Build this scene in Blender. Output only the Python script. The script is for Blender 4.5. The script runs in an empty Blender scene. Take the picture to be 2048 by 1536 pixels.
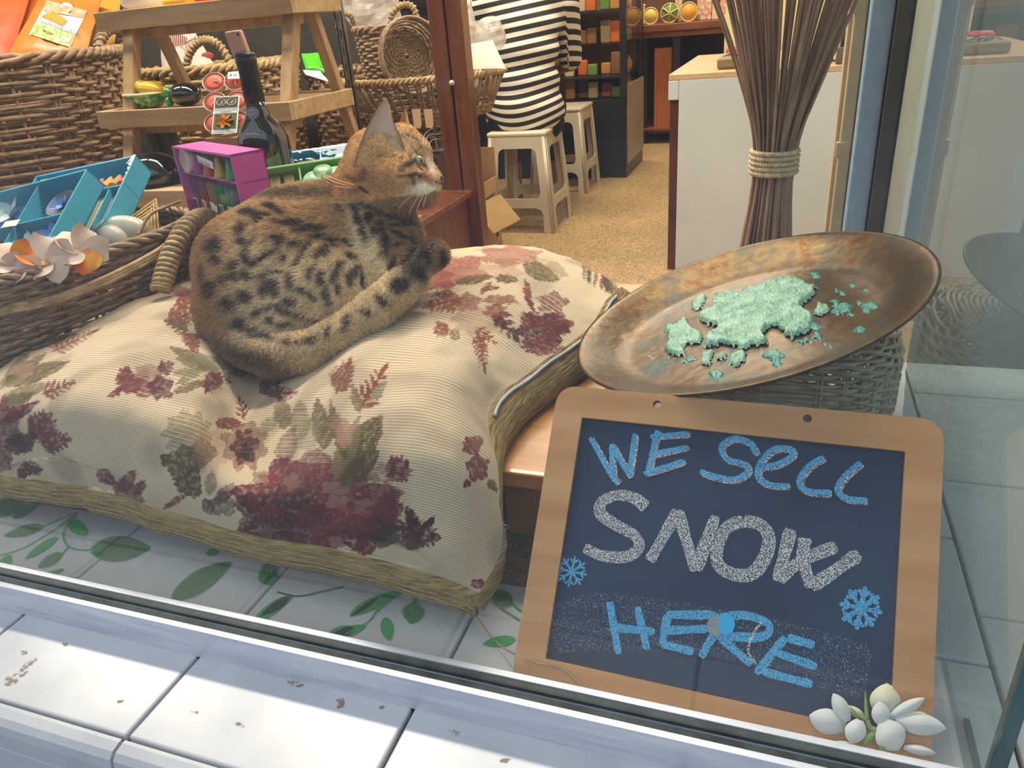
import bpy, bmesh, math, random
import numpy as np
from mathutils import Vector, Matrix
random.seed(7)
RNG = np.random.default_rng(7)

# ------------------------------------------------------------------ camera
# shop frame: x along the window, y into the shop, z up; z = 0 is the window sill level
IW, IH, FOC, EYE = 2048.0, 1536.0, 1480.0, 0.65
_d = np.array([1280 - IW / 2, 3744 - IH / 2, FOC]); _d /= np.linalg.norm(_d)
_up = -_d
_fw = np.array([0, 0, 1.0]); _fw = _fw - _fw.dot(_up) * _up; _fw /= np.linalg.norm(_fw)
_rt = np.cross(_fw, _up)
if _rt[0] < 0: _rt = -_rt
_a = math.radians(20.9)
CM = np.array([[math.cos(_a), -math.sin(_a), 0], [math.sin(_a), math.cos(_a), 0], [0, 0, 1]]) @ np.array([_rt, _fw, _up])
EY = np.array([0.0, 0.0, EYE])
def P(px, py, x=None, y=None, z=None, d=None):
    "photo pixel -> point on the plane x=, y= or z=, or at depth d"
    r = CM @ np.array([px - IW / 2, py - IH / 2, FOC])
    if x is not None: t = x / r[0]
    elif y is not None: t = y / r[1]
    elif z is not None: t = (z - EYE) / r[2]
    else: t = d / FOC
    return EY + t * r
def Q(p):
    p = np.atleast_2d(np.asarray(p, float)); v = (p - EY) @ CM
    return np.stack([v[:, 0] / v[:, 2] * FOC + IW / 2, v[:, 1] / v[:, 2] * FOC + IH / 2], 1)
CR = np.array([math.cos(_a), math.sin(_a), 0.0])      # towards the right, level
CF = np.array([-math.sin(_a), math.cos(_a), 0.0])     # away from the street corner, level
ZU = np.array([0, 0, 1.0])

scene = bpy.context.scene
COL = scene.collection
cam = bpy.data.cameras.new('camera'); camo = bpy.data.objects.new('camera', cam); COL.objects.link(camo)
cam.sensor_width = 36.0; cam.lens = FOC / IW * 36.0; cam.clip_start = 0.02
rx, ux, bx_ = CM @ [1, 0, 0], CM @ [0, -1, 0], CM @ [0, 0, -1]
m = Matrix.Identity(4)
for i in range(3): m[i][0], m[i][1], m[i][2], m[i][3] = rx[i], ux[i], bx_[i], EY[i]
camo.matrix_world = m
scene.camera = camo

# ------------------------------------------------------------------ light
w = bpy.data.worlds.new('sky'); scene.world = w; w.use_nodes = True
bg = w.node_tree.nodes['Background']; bg.inputs[0].default_value = (0.80, 0.90, 1.0, 1); bg.inputs[1].default_value = 1.08
scene.view_settings.view_transform = 'Standard'; scene.view_settings.look = 'None'
scene.view_settings.gamma = 1.0; scene.view_settings.use_curve_mapping = False
scene.view_settings.exposure = 0.06
FLOOR = -0.265
CEIL = 2.05

# ------------------------------------------------------------------ materials
MATS = {}
def L(c): return tuple(((v / 12.92) if v <= 0.04045 else ((v + 0.055) / 1.055) ** 2.4) for v in c[:3])
def hexc(h): h = h.lstrip('#'); return L(tuple(int(h[i:i + 2], 16) / 255 for i in (0, 2, 4)))
def mat(name, col, rough=0.6, col2=None, scale=20.0, stretch=(1, 1, 1), bump=0.0, bscale=None, metal=0.0, spec=0.5, detail=4.0, lo=0.35, hi=0.65, coat=0.0, alpha=None, sheen=0.0, trans=0.0):
    if name in MATS: return MATS[name]
    m = bpy.data.materials.new(name); m.use_nodes = True; nt = m.node_tree; N = nt.nodes; Lk = nt.links
    b = N['Principled BSDF']
    c1 = hexc(col) if isinstance(col, str) else col
    b.inputs['Base Color'].default_value = (*c1, 1); b.inputs['Roughness'].default_value = rough
    b.inputs['Metallic'].default_value = metal; b.inputs['Specular IOR Level'].default_value = spec
    b.inputs['Coat Weight'].default_value = coat; b.inputs['Sheen Weight'].default_value = sheen
    b.inputs['Transmission Weight'].default_value = trans
    if alpha is not None: b.inputs['Alpha'].default_value = alpha
    if col2 is not None or bump:
        tc = N.new('ShaderNodeTexCoord'); mp = N.new('ShaderNodeMapping'); mp.inputs['Scale'].default_value = stretch
        Lk.new(tc.outputs['Object'], mp.inputs[0])
    if col2 is not None:
        c2 = hexc(col2) if isinstance(col2, str) else col2
        nz = N.new('ShaderNodeTexNoise'); nz.inputs['Scale'].default_value = scale; nz.inputs['Detail'].default_value = detail
        cr = N.new('ShaderNodeValToRGB'); cr.color_ramp.elements[0].position = lo; cr.color_ramp.elements[1].position = hi
        cr.color_ramp.elements[0].color = (*c1, 1); cr.color_ramp.elements[1].color = (*c2, 1)
        Lk.new(mp.outputs[0], nz.inputs['Vector']); Lk.new(nz.outputs['Fac'], cr.inputs[0]); Lk.new(cr.outputs[0], b.inputs['Base Color'])
    if bump:
        n2 = N.new('ShaderNodeTexNoise'); n2.inputs['Scale'].default_value = bscale or scale; n2.inputs['Detail'].default_value = 3
        bp = N.new('ShaderNodeBump'); bp.inputs['Strength'].default_value = bump; bp.inputs['Distance'].default_value = 0.004
        Lk.new(mp.outputs[0], n2.inputs['Vector']); Lk.new(n2.outputs['Fac'], bp.inputs['Height']); Lk.new(bp.outputs[0], b.inputs['Normal'])
    MATS[name] = m; return m
def attr_mat(name, attr='Col', rough=0.8, spec=0.3, sheen=0.0, bump=0.0, bscale=300.0):
    m = mat(name, (0.5, 0.5, 0.5), rough=rough, spec=spec, sheen=sheen, bump=bump, bscale=bscale); nt = m.node_tree
    a = nt.nodes.new('ShaderNodeAttribute'); a.attribute_name = attr
    nt.links.new(a.outputs['Color'], nt.nodes['Principled BSDF'].inputs['Base Color']); return m
def clear_mat(name, ior=1.5, tint=(1, 1, 1), rough=0.0, haze=0.0, hazecol=(0.8, 0.85, 0.9), bumpy=0.0):
    "thin clear glass or film: lets light straight through and mirrors by the Fresnel law on its outer faces"
    if name in MATS: return MATS[name]
    m = bpy.data.materials.new(name); m.use_nodes = True; nt = m.node_tree; N = nt.nodes; Lk = nt.links
    N.remove(N['Principled BSDF']); out = N['Material Output']
    tr = N.new('ShaderNodeBsdfTransparent'); tr.inputs[0].default_value = (*tint, 1)
    gl = N.new('ShaderNodeBsdfGlossy'); gl.inputs['Roughness'].default_value = rough
    fr = N.new('ShaderNodeFresnel'); fr.inputs['IOR'].default_value = ior
    ge = N.new('ShaderNodeNewGeometry'); mu = N.new('ShaderNodeMath'); mu.operation = 'SUBTRACT'; mu.inputs[0].default_value = 1.0
    Lk.new(ge.outputs['Backfacing'], mu.inputs[1]); m2 = N.new('ShaderNodeMath'); m2.operation = 'MULTIPLY'
    Lk.new(mu.outputs[0], m2.inputs[0]); Lk.new(fr.outputs[0], m2.inputs[1])
    if bumpy:
        tc = N.new('ShaderNodeTexCoord'); nz = N.new('ShaderNodeTexNoise'); nz.inputs['Scale'].default_value = 25; nz.inputs['Detail'].default_value = 2
        bp = N.new('ShaderNodeBump'); bp.inputs['Strength'].default_value = bumpy; bp.inputs['Distance'].default_value = 0.02
        Lk.new(tc.outputs['Object'], nz.inputs['Vector']); Lk.new(nz.outputs['Fac'], bp.inputs['Height']); Lk.new(bp.outputs[0], gl.inputs['Normal']); Lk.new(bp.outputs[0], fr.inputs['Normal'])
    base = tr.outputs[0]
    if haze:
        df = N.new('ShaderNodeBsdfDiffuse'); df.inputs[0].default_value = (*hazecol, 1)
        hm = N.new('ShaderNodeMixShader'); hm.inputs[0].default_value = haze
        Lk.new(base, hm.inputs[1]); Lk.new(df.outputs[0], hm.inputs[2]); base = hm.outputs[0]
    mx = N.new('ShaderNodeMixShader'); Lk.new(m2.outputs[0], mx.inputs[0]); Lk.new(base, mx.inputs[1]); Lk.new(gl.outputs[0], mx.inputs[2])
    Lk.new(mx.outputs[0], out.inputs[0]); MATS[name] = m; return m
def wood_mat(name, c1, c2, axis=0, rough=0.45, scale=9.0, coat=0.0):
    st = [1.0, 1.0, 1.0]; st = [9.0 if i != axis else 0.9 for i in range(3)]
    return mat(name, c1, rough, c2, scale=scale, stretch=tuple(st), bump=0.08, bscale=scale * 2, detail=6, lo=0.38, hi=0.66, coat=coat)

# ------------------------------------------------------------------ mesh helpers
def nrm(v): v = np.asarray(v, float); n = np.linalg.norm(v); return v / n if n > 1e-12 else v
def frame(ez, hint=None):
    ez = nrm(ez); h = np.array([0, 0, 1.0]) if hint is None else np.asarray(hint, float)
    if abs(nrm(h) @ ez) > 0.98: h = np.array([1.0, 0, 0])
    ex = nrm(np.cross(h, ez)); return ex, np.cross(ez, ex), ez
def catmull(pts, n=8, closed=False):
    p = np.asarray(pts, float); k = len(p); out = []
    if k < 3 and not closed: return np.array([p[0] + (p[-1] - p[0]) * t for t in np.linspace(0, 1, n + 1)])
    segs = k if closed else k - 1
    for i in range(segs):
        a, b, c, e = (p[(i - 1) % k], p[i], p[(i + 1) % k], p[(i + 2) % k]) if closed else (p[max(i - 1, 0)], p[i], p[i + 1], p[min(i + 2, k - 1)])
        for t in np.linspace(0, 1, n, endpoint=False):
            out.append(0.5 * ((2 * b) + (c - a) * t + (2 * a - 5 * b + 4 * c - e) * t * t + (3 * b - a - 3 * c + e) * t ** 3))
    if not closed: out.append(p[-1])
    return np.array(out)
class MB:
    def __init__(s): s.v = []; s.f = []; s.n = 0
    def add(s, v, f):
        v = np.asarray(v, float).reshape(-1, 3); s.v.append(v); s.f += [tuple(i + s.n for i in q) for q in f]; s.n += len(v); return s
    def box(s, c, size, ax=None):
        ax = np.eye(3) if ax is None else np.asarray(ax); h = np.asarray(size) / 2; c = np.asarray(c, float)
        v = [c + sx * h[0] * ax[0] + sy * h[1] * ax[1] + sz * h[2] * ax[2] for sx in (-1, 1) for sy in (-1, 1) for sz in (-1, 1)]
        return s.add(v, [(0, 1, 3, 2), (4, 6, 7, 5), (0, 4, 5, 1), (2, 3, 7, 6), (0, 2, 6, 4), (1, 5, 7, 3)])
    def bb(s, lo, hi): lo = np.asarray(lo, float); hi = np.asarray(hi, float); return s.box((lo + hi) / 2, np.abs(hi - lo))
    def cbox(s, c, size, ax=None, r=0.004, k=2):
        "box with rounded edges and corners"
        ax = np.eye(3) if ax is None else np.asarray(ax); size = np.asarray(size, float); r = min(r, size.min() / 2 * 0.98)
        h = size / 2 - r
        n = 2 * k + 2; V = []; F = []
        g = []
        for i in range(k + 1): g.append((-1, -math.cos(math.pi / 2 * i / k) if k else -1))
        lin = [(-1, math.tan(math.pi / 4 * (i / k - 1))) for i in range(k + 1)] + [(1, math.tan(math.pi / 4 * i / k)) for i in range(k + 1)]
        idx = {}
        def vert(d, sg):
            key = tuple(np.round(d, 5)) + tuple(sg)
            if key not in idx:
                idx[key] = len(V); V.append(np.asarray(c) + sum((sg[j] * h[j] + r * nrm(d)[j]) * ax[j] for j in range(3)))
            return idx[key]
        for a in range(3):
            for sgn in (-1, 1):
                u, w_ = (a + 1) % 3, (a + 2) % 3
                grid = []
                for (su, tu) in lin:
                    row = []
                    for (sw, tw) in lin:
                        d = np.zeros(3); d[a] = sgn; d[u] = tu; d[w_] = tw
                        sg = [0, 0, 0]; sg[a] = sgn; sg[u] = su; sg[w_] = sw
                        row.append(vert(d, sg))
                    grid.append(row)
                for i in range(len(lin) - 1):
                    for j in range(len(lin) - 1):
                        q = (grid[i][j], grid[i + 1][j], grid[i + 1][j + 1], grid[i][j + 1])
                        F.append(q if sgn > 0 else q[::-1])
        return s.add(V, F)
    def tube(s, path, r, k=6, closed=False, cap=True, flat=None):
        p = np.asarray(path, float); n = len(p); r = np.broadcast_to(np.asarray(r, float), (n,))
        t = (np.roll(p, -1, 0) - np.roll(p, 1, 0)) if closed else np.gradient(p, axis=0)
        t /= np.maximum(np.linalg.norm(t, axis=1, keepdims=True), 1e-12)
        ex = frame(t[0])[0]; V = np.zeros((n, k, 3)); ang = np.arange(k) * 2 * math.pi / k
        for i in range(n):
            ex = nrm(ex - ex.dot(t[i]) * t[i]); ey = np.cross(t[i], ex)
            sy = 1.0 if flat is None else flat
            V[i] = p[i] + r[i] * (np.cos(ang)[:, None] * ex + sy * np.sin(ang)[:, None] * ey)
        F = []
        for i in range(n if closed else n - 1):
            a, b = i * k, ((i + 1) % n) * k
            F += [(a + j, a + (j + 1) % k, b + (j + 1) % k, b + j) for j in range(k)]
        if cap and not closed: F += [tuple(range(k - 1, -1, -1)), tuple((n - 1) * k + j for j in range(k))]
        return s.add(V.reshape(-1, 3), F)
    def lathe(s, prof, c=(0, 0, 0), ax=None, k=32, sx=1.0, sy=1.0, close=False):
        "prof: list of (radius, height)"
        ax = np.eye(3) if ax is None else np.asarray(ax); c = np.asarray(c, float); a = np.arange(k) * 2 * math.pi / k
        V = []; n = len(prof)
        for (r, h) in prof: V.append(c + (r * sx * np.cos(a))[:, None] * ax[0] + (r * sy * np.sin(a))[:, None] * ax[1] + h * ax[2])
        F = []
        for i in range(n if close else n - 1):
            i2 = (i + 1) % n
            F += [(i * k + j, i * k + (j + 1) % k, i2 * k + (j + 1) % k, i2 * k + j) for j in range(k)]
        if not close:
            if prof[0][0] > 1e-6: F.append(tuple(range(k - 1, -1, -1)))
            if prof[-1][0] > 1e-6: F.append(tuple((n - 1) * k + j for j in range(k)))
        return s.add(np.concatenate(V), F)
    def ell(s, c, r, ax=None, k=20, rows=12):
        prof = [(max(math.sin(math.pi * i / rows), 1e-5), -math.cos(math.pi * i / rows)) for i in range(rows + 1)]
        ax = np.eye(3) if ax is None else np.asarray(ax)
        return s.lathe(prof, c, np.array([ax[0] * r[0], ax[1] * r[1], ax[2] * r[2]]), k)
    def grid(s, G):
        G = np.asarray(G, float); a, b = G.shape[:2]
        return s.add(G.reshape(-1, 3), [(i * b + j, (i + 1) * b + j, (i + 1) * b + j + 1, i * b + j + 1) for i in range(a - 1) for j in range(b - 1)])
    def prism(s, pts, vec):
        p = np.asarray(pts, float); n = len(p); v = np.concatenate([p, p + np.asarray(vec, float)])
        return s.add(v, [tuple(range(n - 1, -1, -1)), tuple(range(n, 2 * n))] + [(i, (i + 1) % n, n + (i + 1) % n, n + i) for i in range(n)])
    def ribbon(s, path, width, normal, taper=None, lift=0.0):
        p = np.asarray(path, float); n = len(p); w = np.broadcast_to(np.asarray(width, float), (n,)); nn = nrm(normal)
        t = np.gradient(p, axis=0); sd = np.cross(nn, t); sd /= np.maximum(np.linalg.norm(sd, axis=1, keepdims=True), 1e-12)
        v = np.concatenate([p + sd * w[:, None] / 2, p - sd * w[:, None] / 2]) + nn * lift
        return s.add(v, [(i, n + i, n + i + 1, i + 1) for i in range(n - 1)])
    def arrays(s): return np.concatenate(s.v) if s.v else np.zeros((0, 3)), s.f
    def build(s, name, material=None, parent=None, smooth=False, origin=None, kind=None, label=None):
        v, f = s.arrays(); return mkobj(name, v, f, material, parent, smooth, origin, kind, label)
ORIG = {}
def mkobj(name, v, f, material=None, parent=None, smooth=False, origin=None, kind=None, label=None, cols=None, recalc=True):
    v = np.asarray(v, float)
    if parent is not None: o0 = ORIG[parent.name]
    elif origin is not None: o0 = np.asarray(origin, float)
    else: o0 = np.array([(v[:, 0].min() + v[:, 0].max()) / 2, (v[:, 1].min() + v[:, 1].max()) / 2, v[:, 2].min()])
    me = bpy.data.meshes.new(name)
    if isinstance(f, np.ndarray) and f.shape[1] == 4:
        n = len(f); me.vertices.add(len(v)); me.vertices.foreach_set('co', (v - o0).astype(np.float32).ravel())
        me.loops.add(n * 4); me.loops.foreach_set('vertex_index', f.astype(np.int32).ravel())
        me.polygons.add(n); me.polygons.foreach_set('loop_start', np.arange(0, 4 * n, 4, dtype=np.int32))
        me.update(calc_edges=True); me.validate()
    else:
        me.from_pydata((v - o0).tolist(), [], [tuple(int(i) for i in q) for q in f]); me.update()
        if recalc:
            bm = bmesh.new(); bm.from_mesh(me); bmesh.ops.recalc_face_normals(bm, faces=bm.faces); bm.to_mesh(me); bm.free()
    if smooth: me.polygons.foreach_set('use_smooth', [True] * len(me.polygons))
    if cols is not None:
        ca = me.color_attributes.new('Col', 'FLOAT_COLOR', 'POINT')
        c4 = np.ones((len(v), 4), np.float32); c4[:, :3] = cols; ca.data.foreach_set('color', c4.ravel())
    if material is not None: me.materials.append(material)
    o = bpy.data.objects.new(name, me); COL.objects.link(o)
    if parent is not None: o.parent = parent
    else: o.location = o0
    ORIG[o.name] = o0
    if kind: o['kind'] = kind
    if label: o['label'] = label
    return o
def thing(name, loc, label, cat, group=None):
    o = bpy.data.objects.new(name, None); COL.objects.link(o); o.location = tuple(loc); o.empty_display_size = 0.05
    ORIG[o.name] = np.asarray(loc, float); o['label'] = label; o['category'] = cat
    if group: o['group'] = group
    return o
def tag(o, label, cat, group=None):
    o['label'] = label; o['category'] = cat
    if group: o['group'] = group
    return o
def struct(o): o['kind'] = 'structure'; return o
def copy_tree(o, parent=None):
    c = o.copy(); COL.objects.link(c); c.parent = parent
    if o.name in ORIG: ORIG[c.name] = ORIG[o.name]
    for ch in list(o.children): copy_tree(ch, c)
    return c
def plate(outer, holes, thick, org, ex, ey, ez=None, mb=None):
    "flat board with holes: outline and holes in the board's own x, y; thickness along ez from 0 to thick"
    cu = bpy.data.curves.new('tmp', 'CURVE'); cu.dimensions = '2D'; cu.fill_mode = 'BOTH'; cu.extrude = thick / 2
    for ring in [outer] + list(holes):
        sp = cu.splines.new('POLY'); sp.points.add(len(ring) - 1); sp.use_cyclic_u = True
        for p, q in zip(sp.points, ring): p.co = (q[0], q[1], 0, 1)
    ob = bpy.data.objects.new('tmp', cu); COL.objects.link(ob)
    dg = bpy.context.evaluated_depsgraph_get(); me = bpy.data.meshes.new_from_object(ob.evaluated_get(dg))
    bm = bmesh.new(); bm.from_mesh(me); bmesh.ops.remove_doubles(bm, verts=bm.verts, dist=1e-6)
    v = np.array([x.co[:] for x in bm.verts]); bm.verts.index_update(); f = [tuple(x.index for x in q.verts) for q in bm.faces]; bm.free()
    bpy.data.objects.remove(ob); bpy.data.curves.remove(cu); bpy.data.meshes.remove(me)
    ex, ey = np.asarray(ex, float), np.asarray(ey, float); ez = np.cross(ex, ey) if ez is None else np.asarray(ez, float)
    w3 = np.asarray(org, float) + v[:, :1] * ex + v[:, 1:2] * ey + (v[:, 2:3] + thick / 2) * ez
    mb = mb or MB(); return mb.add(w3, f)
def rrect(x0, y0, x1, y1, r, k=5):
    out = []
    for (cx, cy, a0) in ((x1 - r, y1 - r, 0), (x0 + r, y1 - r, 90), (x0 + r, y0 + r, 180), (x1 - r, y0 + r, 270)):
        for i in range(k + 1):
            a = math.radians(a0 + 90 * i / k); out.append((cx + r * math.cos(a), cy + r * math.sin(a)))
    return out
def circ(cx, cy, r, k=16): return [(cx + r * math.cos(2 * math.pi * i / k), cy + r * math.sin(2 * math.pi * i / k)) for i in range(k)]
def text(name, s, size, org, ex, ey, material, parent, depth=0.0002, align='LEFT', shear=0.0):
    cu = bpy.data.curves.new('tmp', 'FONT'); cu.body = s; cu.size = size; cu.align_x = align; cu.extrude = 0; cu.resolution_u = 2; cu.shear = shear
    ob = bpy.data.objects.new('tmp', cu); COL.objects.link(ob); dg = bpy.context.evaluated_depsgraph_get()
    me = bpy.data.meshes.new_from_object(ob.evaluated_get(dg)); v = np.array([x.co[:] for x in me.vertices]).reshape(-1, 3); f = [tuple(q.vertices) for q in me.polygons]
    bpy.data.objects.remove(ob); bpy.data.curves.remove(cu); bpy.data.meshes.remove(me)
    ex, ey = np.asarray(ex, float), np.asarray(ey, float); w3 = np.asarray(org, float) + v[:, :1] * ex + v[:, 1:2] * ey + np.cross(ex, ey) * depth
    return mkobj(name, w3, f, material, parent, recalc=False)
def inpoly(q, poly):
    x, y = q[:, 0], q[:, 1]; r = np.zeros(len(q), bool); p = np.asarray(poly, float); j = len(p) - 1
    for i in range(len(p)):
        c = ((p[i, 1] > y) != (p[j, 1] > y)); dy = p[j, 1] - p[i, 1]; dy = dy if abs(dy) > 1e-9 else 1e-9
        r ^= c & (x < (p[j, 0] - p[i, 0]) * (y - p[i, 1]) / dy + p[i, 0]); j = i
    return r
def segdist(q, a, b):
    a, b = np.asarray(a, float), np.asarray(b, float); ab = b - a
    t = np.clip(((q - a) @ ab) / max(ab @ ab, 1e-12), 0, 1); return np.linalg.norm(q - a - t[..., None] * ab, axis=-1), t
# cheap value noise for painting and shaping
_NT = RNG.random((64, 64, 64)).astype(np.float32)
def vnoise(p, sc):
    g = np.asarray(p) * sc; i = np.floor(g).astype(int); f = g - i; f = f * f * (3 - 2 * f); i %= 63; r = 0
    for a in (0, 1):
        for b in (0, 1):
            for c in (0, 1):
                r = r + _NT[i[..., 0] + a, i[..., 1] + b, i[..., 2] + c] * (f[..., 0] if a else 1 - f[..., 0]) * (f[..., 1] if b else 1 - f[..., 1]) * (f[..., 2] if c else 1 - f[..., 2])
    return r
# signed distance bodies -> one continuous skin
def smin(a, b, k): h = np.clip(0.5 + 0.5 * (b - a) / k, 0, 1); return b * (1 - h) + a * h - k * h * (1 - h)
def surfnet(D, org, h):
    S = D < 0; nx, ny, nz = D.shape
    cnt = np.zeros((nx - 1, ny - 1, nz - 1), np.float32); acc = np.zeros((nx - 1, ny - 1, nz - 1, 3), np.float32)
    off = [(i, j, k) for i in (0, 1) for j in (0, 1) for k in (0, 1)]
    sl = lambda o: (slice(o[0], nx - 1 + o[0]), slice(o[1], ny - 1 + o[1]), slice(o[2], nz - 1 + o[2]))
    for a in range(8):
        for b in range(a + 1, 8):
            if sum(abs(off[a][i] - off[b][i]) for i in range(3)) != 1: continue
            da, db = D[sl(off[a])], D[sl(off[b])]; c = (da < 0) != (db < 0); t = np.where(c, da / np.where(c, da - db, 1), 0)
            cnt += c
            for i in range(3): acc[..., i] += np.where(c, off[a][i] + t * (off[b][i] - off[a][i]), 0)
    act = cnt > 0; idx = -np.ones(cnt.shape, np.int64); idx[act] = np.arange(act.sum())
    cell = np.argwhere(act); V = org + h * (cell + acc[act] / cnt[act][:, None])
    quads = []
    for ax in range(3):
        o = [0, 0, 0]; o[ax] = 1; u, w_ = (ax + 1) % 3, (ax + 2) % 3
        A = S[tuple(slice(0, S.shape[i] - o[i]) for i in range(3))]; B = S[tuple(slice(o[i], S.shape[i]) for i in range(3))]
        for flip, mask in ((False, A & ~B), (True, ~A & B)):
            e = np.argwhere(mask); ok = (e[:, u] > 0) & (e[:, w_] > 0) & (e[:, u] < cnt.shape[u]) & (e[:, w_] < cnt.shape[w_]); e = e[ok]
            def at(du, dw):
                g = e.copy(); g[:, u] -= du; g[:, w_] -= dw; return idx[g[:, 0], g[:, 1], g[:, 2]]
            q = np.stack([at(1, 1), at(0, 1), at(0, 0), at(1, 0)], 1); quads.append(q[:, ::-1] if flip else q)
    return V, np.concatenate(quads)
class Body:
    def __init__(s, lo, hi, h):
        s.h = h; s.org = np.asarray(lo, float); n = np.ceil((np.asarray(hi) - s.org) / h).astype(int) + 1
        s.X = (s.org + h * np.stack(np.meshgrid(*[np.arange(k) for k in n], indexing='ij'), -1)).astype(np.float32); s.D = np.full(n, 9.0, np.float32)
    def _win(s, lo, hi):
        a = np.clip(np.floor((lo - s.org) / s.h).astype(int), 0, np.array(s.D.shape)); b = np.clip(np.ceil((hi - s.org) / s.h).astype(int) + 1, 0, np.array(s.D.shape))
        return tuple(slice(i, j) for i, j in zip(a, b))
    def cap(s, a, b, ra, rb, k=0.02):
        a, b = np.asarray(a, float), np.asarray(b, float); m_ = max(ra, rb) + 3 * k + 0.02
        w_ = s._win(np.minimum(a, b) - m_, np.maximum(a, b) + m_); d, t = segdist(s.X[w_], a, b)
        s.D[w_] = smin(s.D[w_], d - (ra + (rb - ra) * t), k); return s
    def ell(s, c, r, ax=None, k=0.02, sub=False):
        ax = np.eye(3) if ax is None else np.asarray(ax); c = np.asarray(c, float); r = np.asarray(r, float); m_ = r.max() + 3 * k + 0.02
        w_ = s._win(c - m_, c + m_); q = (s.X[w_] - c) @ ax.T; k0 = np.linalg.norm(q / r, axis=-1); k1 = np.linalg.norm(q / (r * r), axis=-1)
        d = k0 * (k0 - 1) / np.maximum(k1, 1e-6)
        s.D[w_] = -smin(-s.D[w_], d, k) if sub else smin(s.D[w_], d, k); return s
    def mesh(s): return surfnet(s.D, s.org, s.h)
# ------------------------------------------------------------------ the setting
M_TILE = mat('white_marble_tile', '#cfd1d6', 0.25, '#b6bac2', scale=7, detail=5, lo=0.45, hi=0.75)
M_TILE2 = mat('white_glazed_tile', '#dedfdf', 0.18, '#d0d3d4', scale=6, detail=4, lo=0.4, hi=0.8)
M_GROUT = mat('grey_grout', '#8d8273', 0.9, '#6f675c', scale=60)
M_TERR = None
def terrazzo(name, base, spk, sc=90.0):
    m = mat(name, base, 0.4, None); nt = m.node_tree; N = nt.nodes; Lk = nt.links; b = N['Principled BSDF']
    tc = N.new('ShaderNodeTexCoord'); v = N.new('ShaderNodeTexVoronoi'); v.inputs['Scale'].default_value = sc
    n = N.new('ShaderNodeTexNoise'); n.inputs['Scale'].default_value = 4
    cr = N.new('ShaderNodeValToRGB'); e = cr.color_ramp.elements; e[0].position = 0.0; e[0].color = (*hexc(spk), 1); e[1].position = 0.55; e[1].color = (*hexc(base), 1)
    sp = N.new('ShaderNodeSeparateColor'); Lk.new(tc.outputs['Object'], v.inputs['Vector']); Lk.new(v.outputs['Color'], sp.inputs[0]); Lk.new(sp.outputs[0], cr.inputs[0])
    mx = N.new('ShaderNodeMixRGB'); mx.blend_type = 'MULTIPLY'; mx.inputs[0].default_value = 0.35; Lk.new(tc.outputs['Object'], n.inputs['Vector'])
    Lk.new(cr.outputs[0], mx.inputs[1]); Lk.new(n.outputs['Fac'], mx.inputs[2]); Lk.new(mx.outputs[0], b.inputs['Base Color']); return m
M_FLOOR = terrazzo('terrazzo_floor', '#c9a874', '#8f6d42', 160)
M_TERR = terrazzo('terrazzo_ledge', '#c2aa80', '#6b583c', 420)
M_ALU = mat('brushed_aluminium', '#dfe4ef', 0.38, '#c6cede', scale=14, stretch=(0.6, 8, 8), metal=0.25, bump=0.03)
M_BLKSEAL = mat('dark_glazing_seal', '#3c4a4c', 0.6, '#202a2c', scale=40)
M_PLAST = mat('white_plaster', '#d9d6cc', 0.85, '#cfcbbf', scale=6)
M_YWALL = mat('pale_yellow_wall', '#d9cf9c', 0.7, '#cfc48e', scale=5)
M_DARK = mat('dark_olive_panel', '#45413a', 0.55, '#3a3630', scale=8)
M_BROWNW = mat('warm_brown_wall', '#7a5236', 0.7, '#68432b', scale=4)
M_CEIL = mat('white_ceiling', '#e6e2d8', 0.9)
M_BLUE = mat('pale_blue_gloss_paint', '#a9c6e0', 0.35, '#9dbbd8', scale=50, bump=0.12, bscale=90)
M_CREAM = mat('cream_trim_paint', '#cdbd9c', 0.5, '#bfae8c', scale=20)
M_POST = mat('dark_bronze_post', '#6a6157', 0.4, '#5b534a', scale=10, metal=0.3)
M_STREET = mat('grey_paving', '#a3acb9', 0.8, '#919aa8', scale=9)
M_GLASS = clear_mat('window_glass', ior=1.55, tint=(0.97, 0.985, 0.985), haze=0.012, hazecol=(0.72, 0.82, 0.92))  # faint blue haze mixed in for dust and the reflected daylight veil
M_GLASS2 = clear_mat('side_window_glass', ior=1.75, tint=(0.90, 0.96, 0.95), haze=0.06, hazecol=(0.6, 0.72, 0.75))  # stronger blue-grey haze brightens the pane like reflected daylight
GY = 0.493            # window glass
PX = 0.2025           # side pane
TX = 0.2825           # tile module

M_ENT = mat('cool_white_paint', '#dde6ea', .7, '#d2dce1', scale=5)
def panel(name, lo, hi, m): return struct(MB().bb(lo, hi).build(name, m))
panel('floor', (-4.0, 1.45, FLOOR - 0.05), (1.6, 6.7, FLOOR), M_FLOOR)
panel('wall_back', (-4.0, 6.7, FLOOR), (1.6, 6.8, CEIL), M_BROWNW)
panel('wall_left', (-4.1, 0.52, FLOOR), (-4.0, 6.8, CEIL), M_PLAST)
panel('wall_right', (0.33, 1.70, FLOOR), (0.43, 6.8, CEIL), M_PLAST)
panel('ceiling', (-4.1, 0.45, CEIL), (1.7, 6.8, CEIL + 0.08), M_CEIL)
panel('wall_front', (-4.1, 0.42, 1.75), (1.7, 0.52, 2.9), M_PLAST)
panel('wall_yellow', (-0.28, 3.75, FLOOR), (0.33, 3.85, CEIL), M_YWALL)
panel('wall_entrance', (1.6, -0.4, -0.9), (1.7, 1.7, 2.9), M_ENT)
panel('wall_entrance_end', (0.26, 1.72, FLOOR), (1.6, 1.8, CEIL), M_ENT)
panel('wall_dark', (-4.0, 2.95, FLOOR), (-1.52, 3.0, 1.75), M_DARK)
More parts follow.
